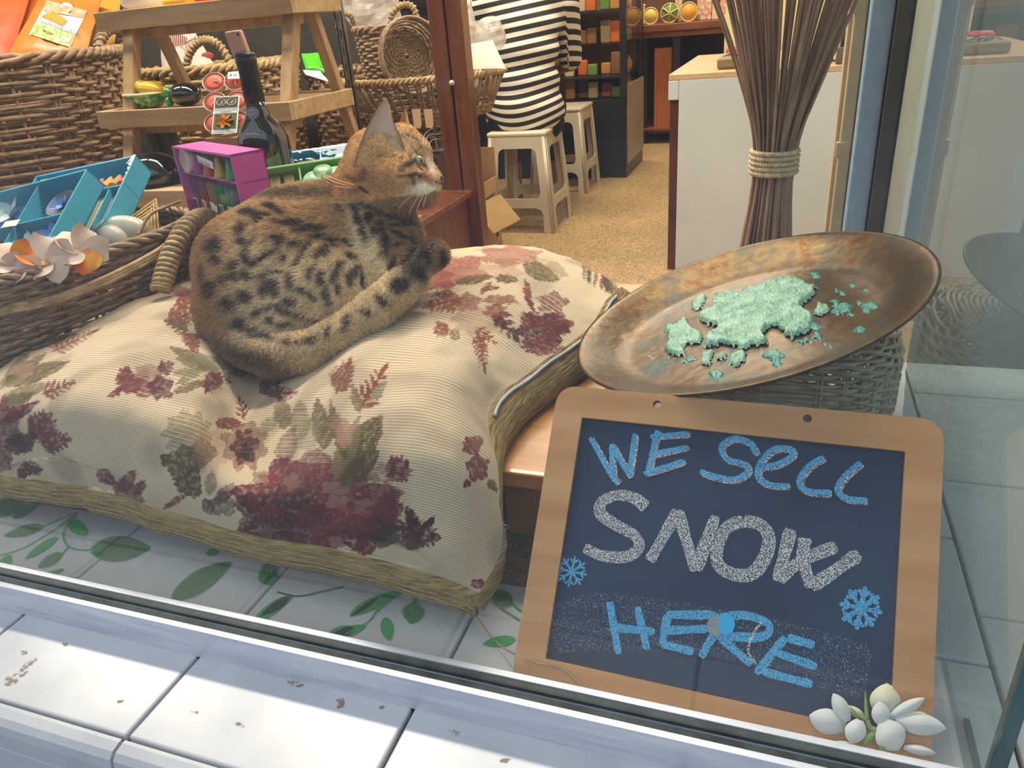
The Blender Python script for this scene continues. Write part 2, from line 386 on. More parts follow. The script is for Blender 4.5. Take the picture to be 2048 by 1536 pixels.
panel('street_pavement', (-30, -9, -0.95), (30, 0.32, -0.9), M_STREET)

panel('wall_across_street', (-30, -9.5, -0.95), (30, -9, 5.0), mat('street_facade', '#6f6a64', 0.9, '#8a857c', scale=0.6))
# raised window ledge with its tiles
ledge = panel('floor_ledge', (-4.0, 0.345, -0.9), (1.6, 1.45, -0.011), M_GROUT)
g = 0.0022
tile_n = 0
def tile(x0, x1, y0, y1, m, r=0.0025, z=0.0):
    b = MB().cbox(((x0 + x1) / 2, (y0 + y1) / 2, z - 0.0055), (x1 - x0 - 2 * g, y1 - y0 - 2 * g, 0.011), r=r, k=1); b.build('tile', m, ledge)
xs = [-0.89 + TX * k for k in range(-6, 9)]
for x0 in xs:
    tile(x0, x0 + TX, 0.358, 0.478, M_TILE)
    b = MB(); pr = [(0.358 - g, -0.011), (0.358 - g, 0.0), (0.352, 0.0), (0.342, -0.002), (0.336, -0.008), (0.334, -0.02), (0.334, -0.045), (0.345, -0.045)]
    b.prism([(x0 + g, y, z) for y, z in pr], (TX - 2 * g, 0, 0)); b.build('tile', M_TILE, ledge)
    for (a, c) in ((-0.34, -0.047), (-0.64, -0.342), (-0.88, -0.642)):
        MB().cbox((x0 + TX / 2, 0.340, (a + c) / 2), (TX - 2 * g, 0.012, c - a), r=0.002, k=1).build('tile', M_TILE, ledge)
    if x0 > 0.19: ys = (0.478, 0.76, 1.04, 1.32, 1.45)
    else: ys = (0.478, 0.682)
    for a, c in zip(ys[:-1], ys[1:]): tile(x0 + (0.012 if abs(x0 - xs[-5]) < 9 else 0), x0 + TX + 0.012, a, c, M_TILE2)
    if x0 <= 0.19 and x0 > -0.2:
        for a, c in ((0.682, 0.90), (0.90, 1.18), (1.18, 1.45)): tile(x0 + 0.012, x0 + TX + 0.012, a, c, M_TILE2)
struct(MB().bb((-4.0, 0.684, -0.011), (-0.032, 1.45, 0.0 - 0.0008)).build('floor_terrazzo', M_TERR))

# window: bottom rail, glass, corner
w1 = bpy.data.objects.new('window_1', None); COL.objects.link(w1); w1['kind'] = 'structure'; ORIG[w1.name] = np.zeros(3)
rail = [(0.472, 0.0), (0.472, 0.040), (0.4735, 0.0425), (0.480, 0.043), (0.482, 0.040), (0.482, 0.034), (0.505, 0.034), (0.505, 0.040), (0.512, 0.040), (0.514, 0.038), (0.514, 0.0)]
MB().prism([(-2.6, y, z) for y, z in rail], (2.6 + PX + 0.012, 0, 0)).build('rail', M_ALU, w1)
MB().bb((-2.6, 0.4822, 0.0338), (PX, GY - 0.003, 0.0395)).build('glazing_seal', M_BLKSEAL, w1)
MB().bb((-2.6, GY + 0.0032, 0.0338), (PX, 0.5048, 0.0385)).build('glazing_seal', M_BLKSEAL, w1)
MB().bb((-2.6, GY - 0.003, 0.034), (PX - 0.004, GY + 0.003, 1.76)).build('pane', M_GLASS, w1)
w2 = bpy.data.objects.new('window_2', None); COL.objects.link(w2); w2['kind'] = 'structure'; ORIG[w2.name] = np.zeros(3)
MB().bb((PX, GY + 0.008, 0.0), (PX + 0.006, 1.69, 1.76)).build('pane', M_GLASS2, w2)
M_EDGE = mat('green_glass_edge', '#3f6468', 0.2, '#27474c', scale=30, stretch=(1, 1, 0.2), spec=0.8)
MB().bb((PX - 0.003, GY - 0.004, 0.034), (PX + 0.008, GY + 0.007, 1.76)).build('glass_edge', M_EDGE, w2)
MB().bb((PX + 0.008, 0.478, 0.0), (PX + 0.013, 0.60, 0.006)).build('sealant', M_BLKSEAL, w2)
# end post and painted jamb of the side pane
struct(MB().bb((0.174, 1.60, 0.0), (0.199, 1.69, CEIL)).build('trim_1', M_POST))
struct(MB().bb((0.1985, 1.598, 0.0), (PX, 1.60, CEIL)).build('trim_2', M_BLKSEAL))
struct(MB().cbox((0.152, 1.66, (CEIL) / 2), (0.040, 0.08, CEIL), r=0.004).build('trim_3', M_BLUE))
b = MB().cbox((0.119, 1.69, CEIL / 2), (0.022, 0.06, CEIL), r=0.003); struct(b.build('trim_4', M_CREAM))
b = MB().cbox((0.1045, 1.71, CEIL / 2), (0.008, 0.05, CEIL), r=0.002); struct(b.build('trim_5', M_CREAM))
for zz in (0.10, 0.36, 0.62):
    MB().cbox((0.115, 1.663, zz), (0.026, 0.008, 0.03), r=0.002, k=1).build('hinge', M_CREAM, bpy.data.objects['trim_4'])

# ceiling lamps of the shop
M_LAMP = mat('lamp_diffuser', '#fff3df', 0.4)
for i, (x, y, e, wh) in enumerate(((-1.5, 1.75, 34, 'above the cushion'), (-0.45, 1.80, 23, 'above the brass tray'), (-1.0, 3.3, 44, 'above the front stool'), (-1.0, 5.3, 46, 'above the brown display table'), (-2.7, 1.75, 26, 'above the tall hamper'))):
    t = thing('ceiling_lamp', (x, y, CEIL - 0.05), 'long white ceiling lamp ' + wh, 'lamp', 'ceiling lamps')
    MB().cbox((x, y, CEIL - 0.02), (1.0, 0.16, 0.04), r=0.006).build('housing', M_CEIL, t)
    MB().cbox((x, y, CEIL - 0.043), (0.96, 0.12, 0.010), r=0.004).build('diffuser', M_LAMP, t)
    li = bpy.data.lights.new('lamp_light', 'AREA'); li.shape = 'RECTANGLE'; li.size = 0.96; li.size_y = 0.2; li.energy = e; li.color = (1.0, 0.88, 0.72)
    lo = bpy.data.objects.new('lamp_light', li); COL.objects.link(lo); lo.location = (x, y, CEIL - 0.055)

# dirt on the outer tiles
M_STAIN = mat('brown_stain', '#9a8a74', .8); nt = M_STAIN.node_tree; N = nt.nodes; nz = N.new('ShaderNodeTexNoise'); nz.inputs['Scale'].default_value = 180; nz.inputs['Detail'].default_value = 5; tc = N.new('ShaderNodeTexCoord'); cr = N.new('ShaderNodeValToRGB'); cr.color_ramp.elements[0].position = .42; cr.color_ramp.elements[1].position = .62
nt.links.new(tc.outputs['Object'], nz.inputs['Vector']); nt.links.new(nz.outputs['Fac'], cr.inputs[0]); nt.links.new(cr.outputs[0], N['Principled BSDF'].inputs['Alpha'])
for i, (px, py, a, b_, rot) in enumerate(((32, 1355, 26, 9, -.5), (55, 1330, 22, 5, -.6), (48, 1305, 8, 4, 0), (680, 1408, 10, 14, .2), (590, 1368, 16, 6, .2), (240, 1403, 7, 3, -.3), (765, 1415, 8, 4, 0), (130, 1288, 5, 4, 0), (910, 1465, 14, 5, .3), (1010, 1520, 10, 5, 0), (480, 1450, 9, 4, .4), (390, 1425, 8, 3, .1))):
    rg_ = np.random.default_rng(i); o = [P(px + a * r_ * math.cos(u) * math.cos(rot) - b_ * r_ * math.sin(u) * math.sin(rot), py + a * r_ * math.cos(u) * math.sin(rot) + b_ * r_ * math.sin(u) * math.cos(rot), z=.0004) for u, r_ in zip(np.linspace(0, 2 * math.pi, 14, endpoint=False), rg_.uniform(.75, 1.25, 14))]
    MB().add(o, [tuple(range(14))]).build('stain', M_STAIN, ledge)
# ------------------------------------------------------------------ chalkboard
B0 = np.array([-0.2337, 0.5287, 0.0]); yw, ln = -0.021, 0.725
BX = np.array([math.cos(yw), math.sin(yw), 0.0]); BN0 = np.array([-math.sin(yw), math.cos(yw), 0.0])
BU = math.cos(ln) * ZU + math.sin(ln) * BN0; BN = np.cross(BX, BU)      # BN points to the viewer
if BN[1] > 0: BN = -BN
BW, BH = 0.405, 0.3395
M_BWOOD = wood_mat('pale_alder_frame', '#cf9f6c', '#bb8654', axis=0, rough=0.5, scale=3.5)
M_SLATE = mat('blue_black_slate', '#34465f', 0.62, '#2c3b52', scale=7, spec=0.3, bump=0.05, bscale=300)
board = thing('chalkboard', B0 + BX * BW / 2, 'wood-framed chalkboard with blue and white chalk lettering leaning towards the brass tray', 'chalkboard')
holes = [rrect(0.034, 0.034, BW - 0.034, BH - 0.036, 0.001, 1), circ(0.118, BH - 0.012, 0.0045), circ(0.277, BH - 0.012, 0.0045)]
plate(rrect(0, 0, BW, BH, 0.022, 6), holes, 0.012, B0 - BN * 0.012, BX, BU, BN).build('frame', M_BWOOD, board)
MB().box(B0 + BX * BW / 2 + BU * BH / 2 - BN * 0.008, (BW - 0.060, BH - 0.062, 0.004), (BX, BU, BN)).build('slate', M_SLATE, board)
SL = B0 - BN * 0.0056                                   # face of the slate
def bpix(X, Y, lift=0.0):
    "pixel of the enlarged board view -> point on the slate"
    px, py = 1000 + X / 2.226, 740 + Y / 2.226
    r = CM @ np.array([px - IW / 2, py - IH / 2, FOC]); t = ((SL + BN * lift - EY) @ BN) / (r @ BN); return EY + t * r
def chalk_mat(name, c, dens, sc=2200):
    m = mat(name, c, 0.95, spec=0.1); nt = m.node_tree; N = nt.nodes; Lk = nt.links
    tc = N.new('ShaderNodeTexCoord'); n = N.new('ShaderNodeTexNoise'); n.inputs['Scale'].default_value = sc / 2.6; n.inputs['Detail'].default_value = 3; n.inputs['Roughness'].default_value = 0.7
    cr = N.new('ShaderNodeValToRGB'); cr.color_ramp.elements[0].position = dens; cr.color_ramp.elements[1].position = dens + 0.12
    Lk.new(tc.outputs['Object'], n.inputs['Vector']); Lk.new(n.outputs['Fac'], cr.inputs[0]); Lk.new(cr.outputs[0], N['Principled BSDF'].inputs['Alpha']); return m
M_CW = chalk_mat('white_chalk', '#e6eaee', 0.45); M_CB = chalk_mat('blue_chalk', '#6abcf0', 0.385); M_CS = chalk_mat('chalk_smudge', '#a9b9c8', 0.56, 1700); M_CG = chalk_mat('grey_chalk', '#9aa2a6', 0.3); M_CB2 = chalk_mat('bright_blue_chalk', '#4cb8f0', 0.25)
pxs = 1.0 / 2.226 * 0.93 / FOC * 1.02                   # enlarged-view pixel in metres on the slate
def chalk(name, strokes, material, lift):
    b = MB()
    for k, (pts, wd) in enumerate(strokes):
        pp = catmull([(x, y, 0) for x, y in pts], 8) if len(pts) > 2 else catmull([(x, y, 0) for x, y in pts], 10)
        path = np.array([bpix(p[0], p[1], lift + 0.00002 * k) for p in pp]); n = len(path)
        ww = wd * pxs * (1 + 0.14 * np.interp(np.arange(n), np.linspace(0, n, 6), np.random.default_rng(k + len(name)).uniform(-1, 1, 6))); ww[0] *= 0.75; ww[-1] *= 0.65
        b.ribbon(path, ww, BN)
    return b.build(name, material, board)
WE = [[(400, 300), (440, 370), (490, 460), (525, 500)], [(500, 480), (495, 330)], [(495, 330), (540, 410), (580, 472)], [(575, 470), (600, 282)]]
EE = [[(700, 268), (655, 462)], [(668, 295), (840, 282)], [(665, 375), (835, 342)], [(640, 460), (820, 405)]]
SE = [[(1140, 375), (1110, 325), (1045, 303), (985, 340), (1005, 392), (1085, 418), (1100, 452), (1040, 485), (950, 472), (890, 450)]]
eE = [[(1155, 430), (1235, 418), (1300, 380), (1285, 350), (1220, 350), (1165, 402), (1145, 470), (1195, 508), (1285, 515)]]
LL = [[(1440, 388), (1370, 432), (1330, 500), (1370, 538), (1470, 545)]]; LL2 = [[(1605, 412), (1535, 470), (1500, 530), (1540, 570), (1630, 580)]]
sell = WE + EE + SE + eE + LL + LL2
off = lambda S, dx, dy: [[(x + dx, y + dy) for x, y in s_] for s_ in S]
chalk('chalk_words_underlayer', [(s_, 26) for s_ in off(sell, 8, 6)], M_CW, 0.0002)
chalk('chalk_words', [(s_, 19) for s_ in sell], M_CB, 0.0004)
chalk('chalk_word', [(s_, 44) for s_ in [
    [(650, 612), (600, 572), (520, 558), (452, 590), (450, 642), (520, 692), (600, 738), (618, 790), (560, 832), (450, 825), (375, 790)],
    [(790, 625), (740, 720), (665, 850)], [(790, 625), (830, 760), (872, 895)], [(872, 890), (960, 650)],
    [(1085, 672), (1010, 702), (968, 790), (975, 870), (1050, 912), (1130, 902), (1185, 820), (1195, 735), (1150, 685), (1085, 672)],
    [(1295, 708), (1235, 940)], [(1240, 935), (1340, 850), (1500, 785)], [(1358, 748), (1350, 850), (1388, 970)], [(1385, 968), (1600, 818)]]], M_CW, 0.0002)
chalk('chalk_smudge', [([(230, 1150), (500, 1120), (900, 1160), (1300, 1250), (1640, 1350)], 190)], M_CS, 0.0001)
chalk('chalk_word', [(s_, 29) for s_ in [[(488, 1032), (528, 1265)], [(612, 1055), (655, 1245)], [(500, 1145), (690, 1165)],
    [(745, 1092), (722, 1220)], [(740, 1090), (960, 1090)], [(735, 1160), (930, 1152)], [(718, 1220), (862, 1255)],
    [(1020, 1105), (940, 1200), (895, 1280)], [(960, 1105), (1090, 1092), (1195, 1132), (1165, 1188), (965, 1182)], [(980, 1190), (1120, 1312)],
    [(1270, 1190), (1140, 1352)], [(1280, 1192), (1400, 1225)], [(1230, 1258), (1410, 1322)], [(1170, 1342), (1390, 1400)]]], M_CB, 0.0003)
b = MB(); b.add([bpix(960 + 40 * math.cos(a), 1140 + 46 * math.sin(a), 0.0009) for a in np.linspace(0, 2 * math.pi, 20, endpoint=False)], [tuple(range(20))]); b.build('chalk_spot', M_CG, board)
b = MB(); b.add([bpix(1008 + 38 * math.cos(a), 1132 + 48 * math.sin(a), 0.0010) for a in np.linspace(0, 2 * math.pi, 20, endpoint=False)], [tuple(range(20))]); b.build('chalk_spot', M_CB2, board)
chalk('chalk_curl', [([(1165, 1120), (1125, 1180), (1105, 1250), (1140, 1310)], 9)], M_CW, 0.0012)
def flake(cx, cy, r, br):
    st = []
    for k in range(8):
        a = math.radians(45 * k + 12); ex, ey = math.cos(a), math.sin(a); st.append(([(cx, cy), (cx + r * ex, cy + r * ey)], br))
        for sg in (-1, 1):
            a2 = a + sg * 0.8; st.append(([(cx + 0.55 * r * ex, cy + 0.55 * r * ey), (cx + 0.55 * r * ex + 0.38 * r * math.cos(a2), cy + 0.55 * r * ey + 0.38 * r * math.sin(a2))], br * 0.8))
    chalk('chalk_snowflake', st, M_CB, 0.0003)
flake(320, 897, 70, 9); flake(1607, 1060, 98, 15)

# ------------------------------------------------------------------ brass tray
TC = np.array([-0.034, 0.973, 0.284]); TR = 0.231; ta, tb = 0.286, 0.055
TX_ = np.array([math.cos(ta), 0, math.sin(ta)]); TY_ = np.array([0, math.cos(tb), math.sin(tb)]); TY_ = nrm(TY_ - TY_ @ TX_ * TX_); TN = np.cross(TX_, TY_)
TA = np.array([TX_, TY_, TN])
def brass(name):
    m = mat(name, '#8a6b36', 0.34, '#5d4a2c', scale=9, metal=0.9, bump=0.2, bscale=60); nt = m.node_tree; N = nt.nodes; Lk = nt.links; b = N['Principled BSDF']
    tc = N.new('ShaderNodeTexCoord'); n = N.new('ShaderNodeTexNoise'); n.inputs['Scale'].default_value = 16; n.inputs['Detail'].default_value = 8; n.inputs['Roughness'].default_value = 0.65
    cr = N.new('ShaderNodeValToRGB'); e = cr.color_ramp.elements; e[0].position = 0.34; e[0].color = (*hexc('#2f4437'), 1); e[1].position = 0.44; e[1].color = (*hexc('#473821'), 1)
    for pos, c in ((0.52, '#5c4a2b'), (0.62, '#4d311a'), (0.74, '#6e5f3e')):
        q = e.new(pos); q.color = (*hexc(c), 1)
    Lk.new(tc.outputs['Object'], n.inputs['Vector']); Lk.new(n.outputs['Fac'], cr.inputs[0]); Lk.new(cr.outputs[0], b.inputs['Base Color'])
    mr = N.new('ShaderNodeMapRange'); mr.inputs[1].default_value = 0.35; mr.inputs[2].default_value = 0.6; mr.inputs[3].default_value = 0.40; mr.inputs[4].default_value = 0.85
    Lk.new(n.outputs['Fac'], mr.inputs[0]); Lk.new(mr.outputs[0], b.inputs['Metallic']); return m
tray = thing('brass_tray', TC - TN * 0.03, 'large round tarnished brass tray tilted on the upturned wicker basket', 'tray')
R_ = TR
prof = [(0.0005, -0.030), (0.10, -0.0300), (0.158, -0.029), (0.172, -0.0265), (0.188, -0.019), (0.208, -0.009), (0.222, -0.002), (R_ - 0.003, 0.0), (R_, 0.0005), (R_ + 0.001, -0.001), (R_, -0.0035), (0.222, -0.006), (0.208, -0.013), (0.188, -0.023), (0.170, -0.0305), (0.155, -0.033), (0.0005, -0.034)]
MB().lathe(prof, TC, TA, 96).build('dish', brass('tarnished_brass'), tray, smooth=True)
# crystals lying on the tray
def tpix(px, py, h=-0.030):
    r = CM @ np.array([px - IW / 2, py - IH / 2, FOC]); t = ((TC + TN * h - EY) @ TN) / (r @ TN); return EY + t * r
M_CRY = mat('pale_teal_crystal', '#6fa58d', 0.22, '#9cc9b2', scale=45, bump=0.6, bscale=320, spec=0.7)
M_CRY2 = mat('deep_teal_crystal', '#27766f', 0.3, '#3d9788', scale=90, bump=0.5, bscale=240, spec=0.6)
def crust(name, outline, hgt, material, label, seed, step=2.6):
    "a flat lump of crystals: ragged outline, rough domed top standing on the dish"
    o = np.array(outline, float); lo, hi = o.min(0) - 6, o.max(0) + 6; gx, gy = np.arange(lo[0], hi[0], step), np.arange(lo[1], hi[1], step * .72); X_, Y_ = np.meshgrid(gx, gy); q = np.stack([X_.ravel(), Y_.ravel()], 1)
    p3 = np.concatenate([q, np.full((len(q), 1), seed * 3.7)], 1); qj = q + np.stack([vnoise(p3, .22) - .5, vnoise(p3 + 9, .22) - .5], 1) * 11; ins = inpoly(qj, o).reshape(X_.shape); e = ins.astype(float)
    for _ in range(3):
        z_ = np.pad(e, 1); e = e * (z_[:-2, 1:-1] + z_[2:, 1:-1] + z_[1:-1, :-2] + z_[1:-1, 2:]) / 4
    H_ = hgt * (0.08 + 0.92 * np.clip(e * 1.15, 0, 1)) * (0.55 + 0.55 * vnoise(p3, .10).reshape(X_.shape) + 0.45 * (vnoise(p3 + 5, .45).reshape(X_.shape) - .5)); idx = -np.ones(X_.shape, int); V_ = []; F_ = []
    for i in range(X_.shape[0]):
        for j in range(X_.shape[1]):
            if ins[i, j]: idx[i, j] = len(V_); V_.append(tpix(X_[i, j], Y_[i, j]) + TN * max(H_[i, j], 0.0006))
    for i in range(X_.shape[0] - 1):
        for j in range(X_.shape[1] - 1):
            f = (idx[i, j], idx[i, j + 1], idx[i + 1, j + 1], idx[i + 1, j]); k_ = tuple(v for v in f if v >= 0)
            if len(k_) >= 3: F_.append(k_)
    n0 = len(V_); V_ = V_ + [v - TN * 1e-9 for v in ()]
    return tag(mkobj(name, np.array(V_), F_, material, smooth=True), label, 'crystals', 'teal crystals on the brass tray')
C2 = lambda pts: [(1100 + x / 2.56, 420 + y / 2.56) for x, y in pts]
big = C2([(830, 460), (880, 425), (980, 430), (1020, 400), (1090, 395), (1180, 350), (1260, 355), (1310, 385), (1365, 400), (1370, 440), (1310, 475), (1290, 510), (1350, 540), (1345, 620), (1280, 650), (1240, 670), (1200, 640), (1150, 600), (1100, 640), (1130, 690), (1060, 705), (990, 720), (900, 700), (820, 710), (780, 720), (800, 660), (870, 610), (780, 590), (755, 540), (820, 510)])
crust('crystal_crust', big, 0.010, M_CRY, 'broad pale green crust of crystals spread across the brass tray', 1)
crust('crystal_crust', C2([(700, 545), (715, 600), (790, 640), (780, 690), (700, 700), (695, 750), (640, 755), (575, 720), (600, 670), (585, 610), (650, 580)]), 0.008, M_CRY, 'jagged pale green crystal patch beside the broad crust', 2)
crust('crystal_crust', C2([(725, 470), (800, 430), (805, 470), (770, 515), (720, 515)]), 0.007, M_CRY, 'small squarish pale crystal flake set apart on the tray', 3)
for i, pl in enumerate(([(790, 730), (840, 715), (850, 745), (820, 800), (770, 795), (765, 755)], [(940, 735), (1000, 725), (1010, 770), (960, 815), (905, 790), (915, 755)], [(850, 745), (905, 735), (895, 775), (850, 780)], [(1370, 490), (1430, 480), (1440, 530), (1390, 550), (1340, 540)])):
    crust('crystal_lump', C2(pl), 0.007, M_CRY, ('loose pale lump of crystals under the jagged patch', 'loose knobbly crystal lump in front of the broad crust', 'tiny squarish crystal lump between two larger lumps', 'ragged crystal lump reaching out towards the dark grains')[i], 10 + i)
for i, (cx, cy, rr) in enumerate(((1140, 750, 42), (1170, 795, 26), (1460, 480, 26), (1500, 510, 40), (1540, 535, 20), (1630, 500, 42), (1580, 480, 20), (1495, 432, 22), (1460, 415, 18), (1620, 412, 22), (1550, 385, 20), (1360, 335, 30), (1590, 620, 28), (1560, 625, 14), (1300, 680, 30), (1370, 655, 30), (1425, 700, 26), (1520, 675, 14), (1730, 520, 22), (850, 845, 30), (510, 750, 18), (370, 825, 24), (610, 755, 12), (720, 765, 26), (1355, 600, 30), (690, 780, 12), (1000, 815, 14))):
    rg = np.random.default_rng(50 + i); pl = [(cx + rr * 1.5 * rg.uniform(0.6, 1.1) * math.cos(a), cy + rr * 0.85 * rg.uniform(0.6, 1.1) * math.sin(a)) for a in np.linspace(0, 2 * math.pi, 9, endpoint=False)]
    crust('crystal_grain', C2(pl), 0.004, M_CRY2, 'small dark teal crystal grain scattered on the brass tray', 60 + i)
# verdigris rings and drips on the dish stay in its metal

# ------------------------------------------------------------------ bench under the cushion, riser behind it
M_PINE = wood_mat('honey_pine', '#c98f4e', '#b3783a', axis=0, rough=0.35, scale=6, coat=0.2)
BZ = 0.140
bench = thing('low_bench', (-0.85, 0.95, 0), 'low honey-coloured wooden bench under the floral cushion', 'bench')
MB().cbox((-0.94, 1.085, BZ - 0.011), (1.44, 0.72, 0.022), r=0.003).build('seat_plank', M_PINE, bench)
for x in (-1.60, -0.30):
    for y in (0.80, 1.40): MB().cbox((x, y, (BZ - 0.022) / 2), (0.045, 0.045, BZ - 0.022), r=0.003).build('leg', M_PINE, bench)
# ------------------------------------------------------------------ clear sheet printed with leaves on the ledge
M_SHEET = clear_mat('clear_vinyl', ior=1.45)
sheet = thing('leaf_print_sheet', (-0.6, 0.95, 0.0), 'clear vinyl sheet printed with green leaves lying on the window ledge', 'vinyl sheet')
MB().bb((-1.42, 0.516, 0.0004), (0.196, 0.772, 0.0010)).build('vinyl', M_SHEET, sheet)
def leaf_green(name, c, al):
    m = mat(name, c, 0.45, spec=.4); m.node_tree.nodes['Principled BSDF'].inputs['Alpha'].default_value = al; return m
M_LF = leaf_green('leaf_wash', '#7fd492', .20); M_LS = leaf_green('leaf_solid', '#35a552', .92); M_LV = leaf_green('leaf_line', '#2fa050', 1.0)
C6 = lambda x, y: (x / 2.926, 960 + y / 2.926); C5 = lambda x, y: (440 + x / 2.926, 700 + y / 2.926); RAW = lambda x, y: (x, y)
gz_ = lambda q, z: P(q[0], q[1], z=z)
def printed_leaf(a, b_, wd, cv, veins=True):
    a, b_ = np.array(cv(*a)), np.array(cv(*b_)); sc = 1 / 2.926 if cv is not RAW else 1; wd = wd * sc; t_ = b_ - a; n_ = np.array([-t_[1], t_[0]]) / np.linalg.norm(t_); w_ = lambda u: wd / 2 * math.sin(math.pi * min(1, u * .97 + .02) ** .85) ** .75
    us = np.linspace(0, 1, 14); z = .0014; up_ = [a + t_ * u + n_ * w_(u) for u in us]; dn_ = [a + t_ * u - n_ * w_(u) for u in us]; G = np.array([[gz_(q, z) for q in up_], [gz_(q, z) for q in dn_]])
    lf = MB().grid(G).build('leaf', M_LF if veins else M_LS, sheet)
    if veins:
        v = MB(); k = max(5, int(wd / 5.5))
        for i in range(k + 1):
            s_ = -1 + 2 * i / k; v.ribbon(np.array([gz_(a + t_ * u + n_ * w_(u) * s_, z + .0002) for u in us]), .0009, ZU)
        v.build('veins', M_LV, lf)
def stem(pts, cv): sheet_ = MB().ribbon(catmull([gz_(cv(*q), .0016) for q in pts], 6), .0024, ZU).build('stem', M_LS, sheet)
for a, b_, w_ in (((530, 410), (875, 395), 150), ((1010, 690), (1350, 480), 130), ((-60, 200), (160, 100), 110), ((70, 220), (250, 115), 60), ((250, 270), (25, 325), 66), ((360, 430), (225, 510), 66), ((200, 600), (370, 520), 44), ((290, 625), (450, 575), 50), ((1548, 520), (1590, 612), 120)): printed_leaf(a, b_, w_, C6)
for a, b_, w_ in (((400, 240), (510, 320), 80), ((335, 335), (145, 462), 48), ((1690, 685), (1500, 830), 56), ((1205, 435), (1290, 400), 44), ((60, 440), (-20, 560), 66), ((2070, 870), (1910, 912), 70)): printed_leaf(a, b_, w_, C6, False)
for s_ in ([(0, 440), (150, 390), (330, 280), (450, 185)], [(440, 200), (370, 300), (390, 380), (450, 405), (530, 410)], [(400, 390), (355, 440)], [(250, 272), (330, 235), (420, 195)], [(935, 745), (965, 710), (1010, 690)], [(1620, 655), (1750, 680), (1900, 650), (2010, 625)], [(1545, 495), (1550, 530)]): stem(s_, C6)
for a, b_, w_ in (((1140, 1480), (1120, 1600), 130), ((1710, 1480), (1575, 1420), 96), ((250, 1260), (330, 1350), 110)): printed_leaf(a, b_, w_, C5)
for a, b_, w_ in (((420, 1440), (210, 1560), 60), ((1060, 1405), (760, 1560), 60), ((1640, 900), (1780, 930), 50), ((1690, 780), (1660, 880), 40), ((1820, 1050), (1730, 1120), 50)): printed_leaf(a, b_, w_, C5, False)
for s_ in ([(340, 1415), (450, 1440), (600, 1410), (720, 1385)], [(1100, 1400), (1000, 1460), (920, 1530)], [(1180, 1400), (1140, 1480)], [(1710, 1480), (1765, 1530)], [(1690, 780), (1665, 870), (1640, 905), (1600, 940)]): stem(s_, C5)
for a, b_, w_, v in (((770, 1235), (779, 1282), 26, False), ((730, 1252), (655, 1276), 20, False), ((1030, 1278), (965, 1288), 22, False), ((1385, 792), (1425, 786), 10, False), ((700, 1230), (760, 1190), 16, False)): printed_leaf(a, b_, w_, RAW, v)
for s_ in ([(765, 1195), (740, 1240), (690, 1268)], [(830, 1180), (828, 1212)], [(1000, 1215), (1040, 1240)]): stem(s_, RAW)

# ------------------------------------------------------------------ artificial white flowers at the board's corner
CFm = lambda x, y: (1600 + x / 6.4, 1340 + y / 6.4)
def fpt(px, py, lift):
    r = CM @ np.array([px - IW / 2, py - IH / 2, FOC]); t_ = ((SL + BN * lift - EY) @ BN) / (r @ BN); p = EY + t_ * r
    if p[1] < 0.503: p = P(px, py, y=0.503)
    return p
M_PET = mat('white_silk_petal', '#dfe0dc', .6, '#d0d6d8', scale=20, sheen=.3); M_PETC = mat('cream_silk_petal', '#e3dfb8', .6, '#d9d8c0', scale=20, sheen=.3); M_STG = mat('green_silk_stem', '#8fa763', .6, '#6f8a50', scale=40)
fl_ = thing('artificial_flower', fpt(1740, 1500, .014), 'white artificial flower spray with a long dry stem at the chalkboard corner', 'artificial flower')
def petal(a, b_, wd, l0, l1, m, bul=.004):
    a, b_ = np.array(a, float), np.array(b_, float); t_ = b_ - a; n_ = np.array([-t_[1], t_[0]]) / np.linalg.norm(t_); G = np.zeros((12, 7, 3))
    for i in range(12):
        u = i / 11; w_ = wd / 2 * max(.10, math.sin(math.pi * min(1, .10 + .9 * u) ** 1.15) ** .7) * (1 if u < 1 else .3)
        for j in range(7):
            v = (j / 6 - .5) * 2; q = CFm(*(a + t_ * u + n_ * w_ * v)); G[i, j] = fpt(q[0], q[1], l0 + (l1 - l0) * u + bul * (1 - v * v) * math.sin(math.pi * u))
    MB().grid(G).grid(G[:, ::-1] - BN * .0006).build('petal', m, fl_, smooth=True)
petal((600, 470), (840, 620), 120, .004, .004, M_PETC); petal((1250, 640), (1690, 560), 190, .003, .004, M_PETC)
petal((1080, 600), (1115, 170), 410, .006, .004, M_PETC, .006); petal((580, 740), (120, 580), 330, .006, .008, M_PET, .006); petal((620, 660), (425, 300), 200, .009, .010, M_PET)
petal((1130, 620), (1600, 360), 170, .009, .010, M_PET); petal((1060, 720), (1010, 400), 240, .012, .012, M_PET); petal((1220, 640), (1870, 750), 280, .010, .010, M_PET, .005); petal((1330, 990), (1740, 1065), 130, .011, .010, M_PET)
petal((1060, 660), (1260, 1030), 400, .014, .013, M_PET, .006); petal((770, 640), (650, 940), 280, .014, .013, M_PET, .005); petal((740, 1010), (190, 1110), 300, .011, .011, M_PET, .006)
for pl, r_ in (([(835, 270), (845, 450), (860, 640)], (.0004, .0016, .0022)), ([(640, 470), (730, 560), (840, 640)], (.0004, .0018, .0022)), ([(860, 640), (900, 740), (1000, 800), (1050, 960), (1075, 1130)], (.0024, .0030, .0036, .0042, .0034)), ([(960, 800), (880, 870), (820, 960)], (.0030, .0036, .0020))):
    pth = np.array([fpt(*CFm(*q), .011) for q in pl]); pp = catmull(pth, 5); MB().tube(pp, np.interp(np.linspace(0, 1, len(pp)), np.linspace(0, 1, len(r_)), r_), 7).build('green_stem', M_STG, fl_, smooth=True)
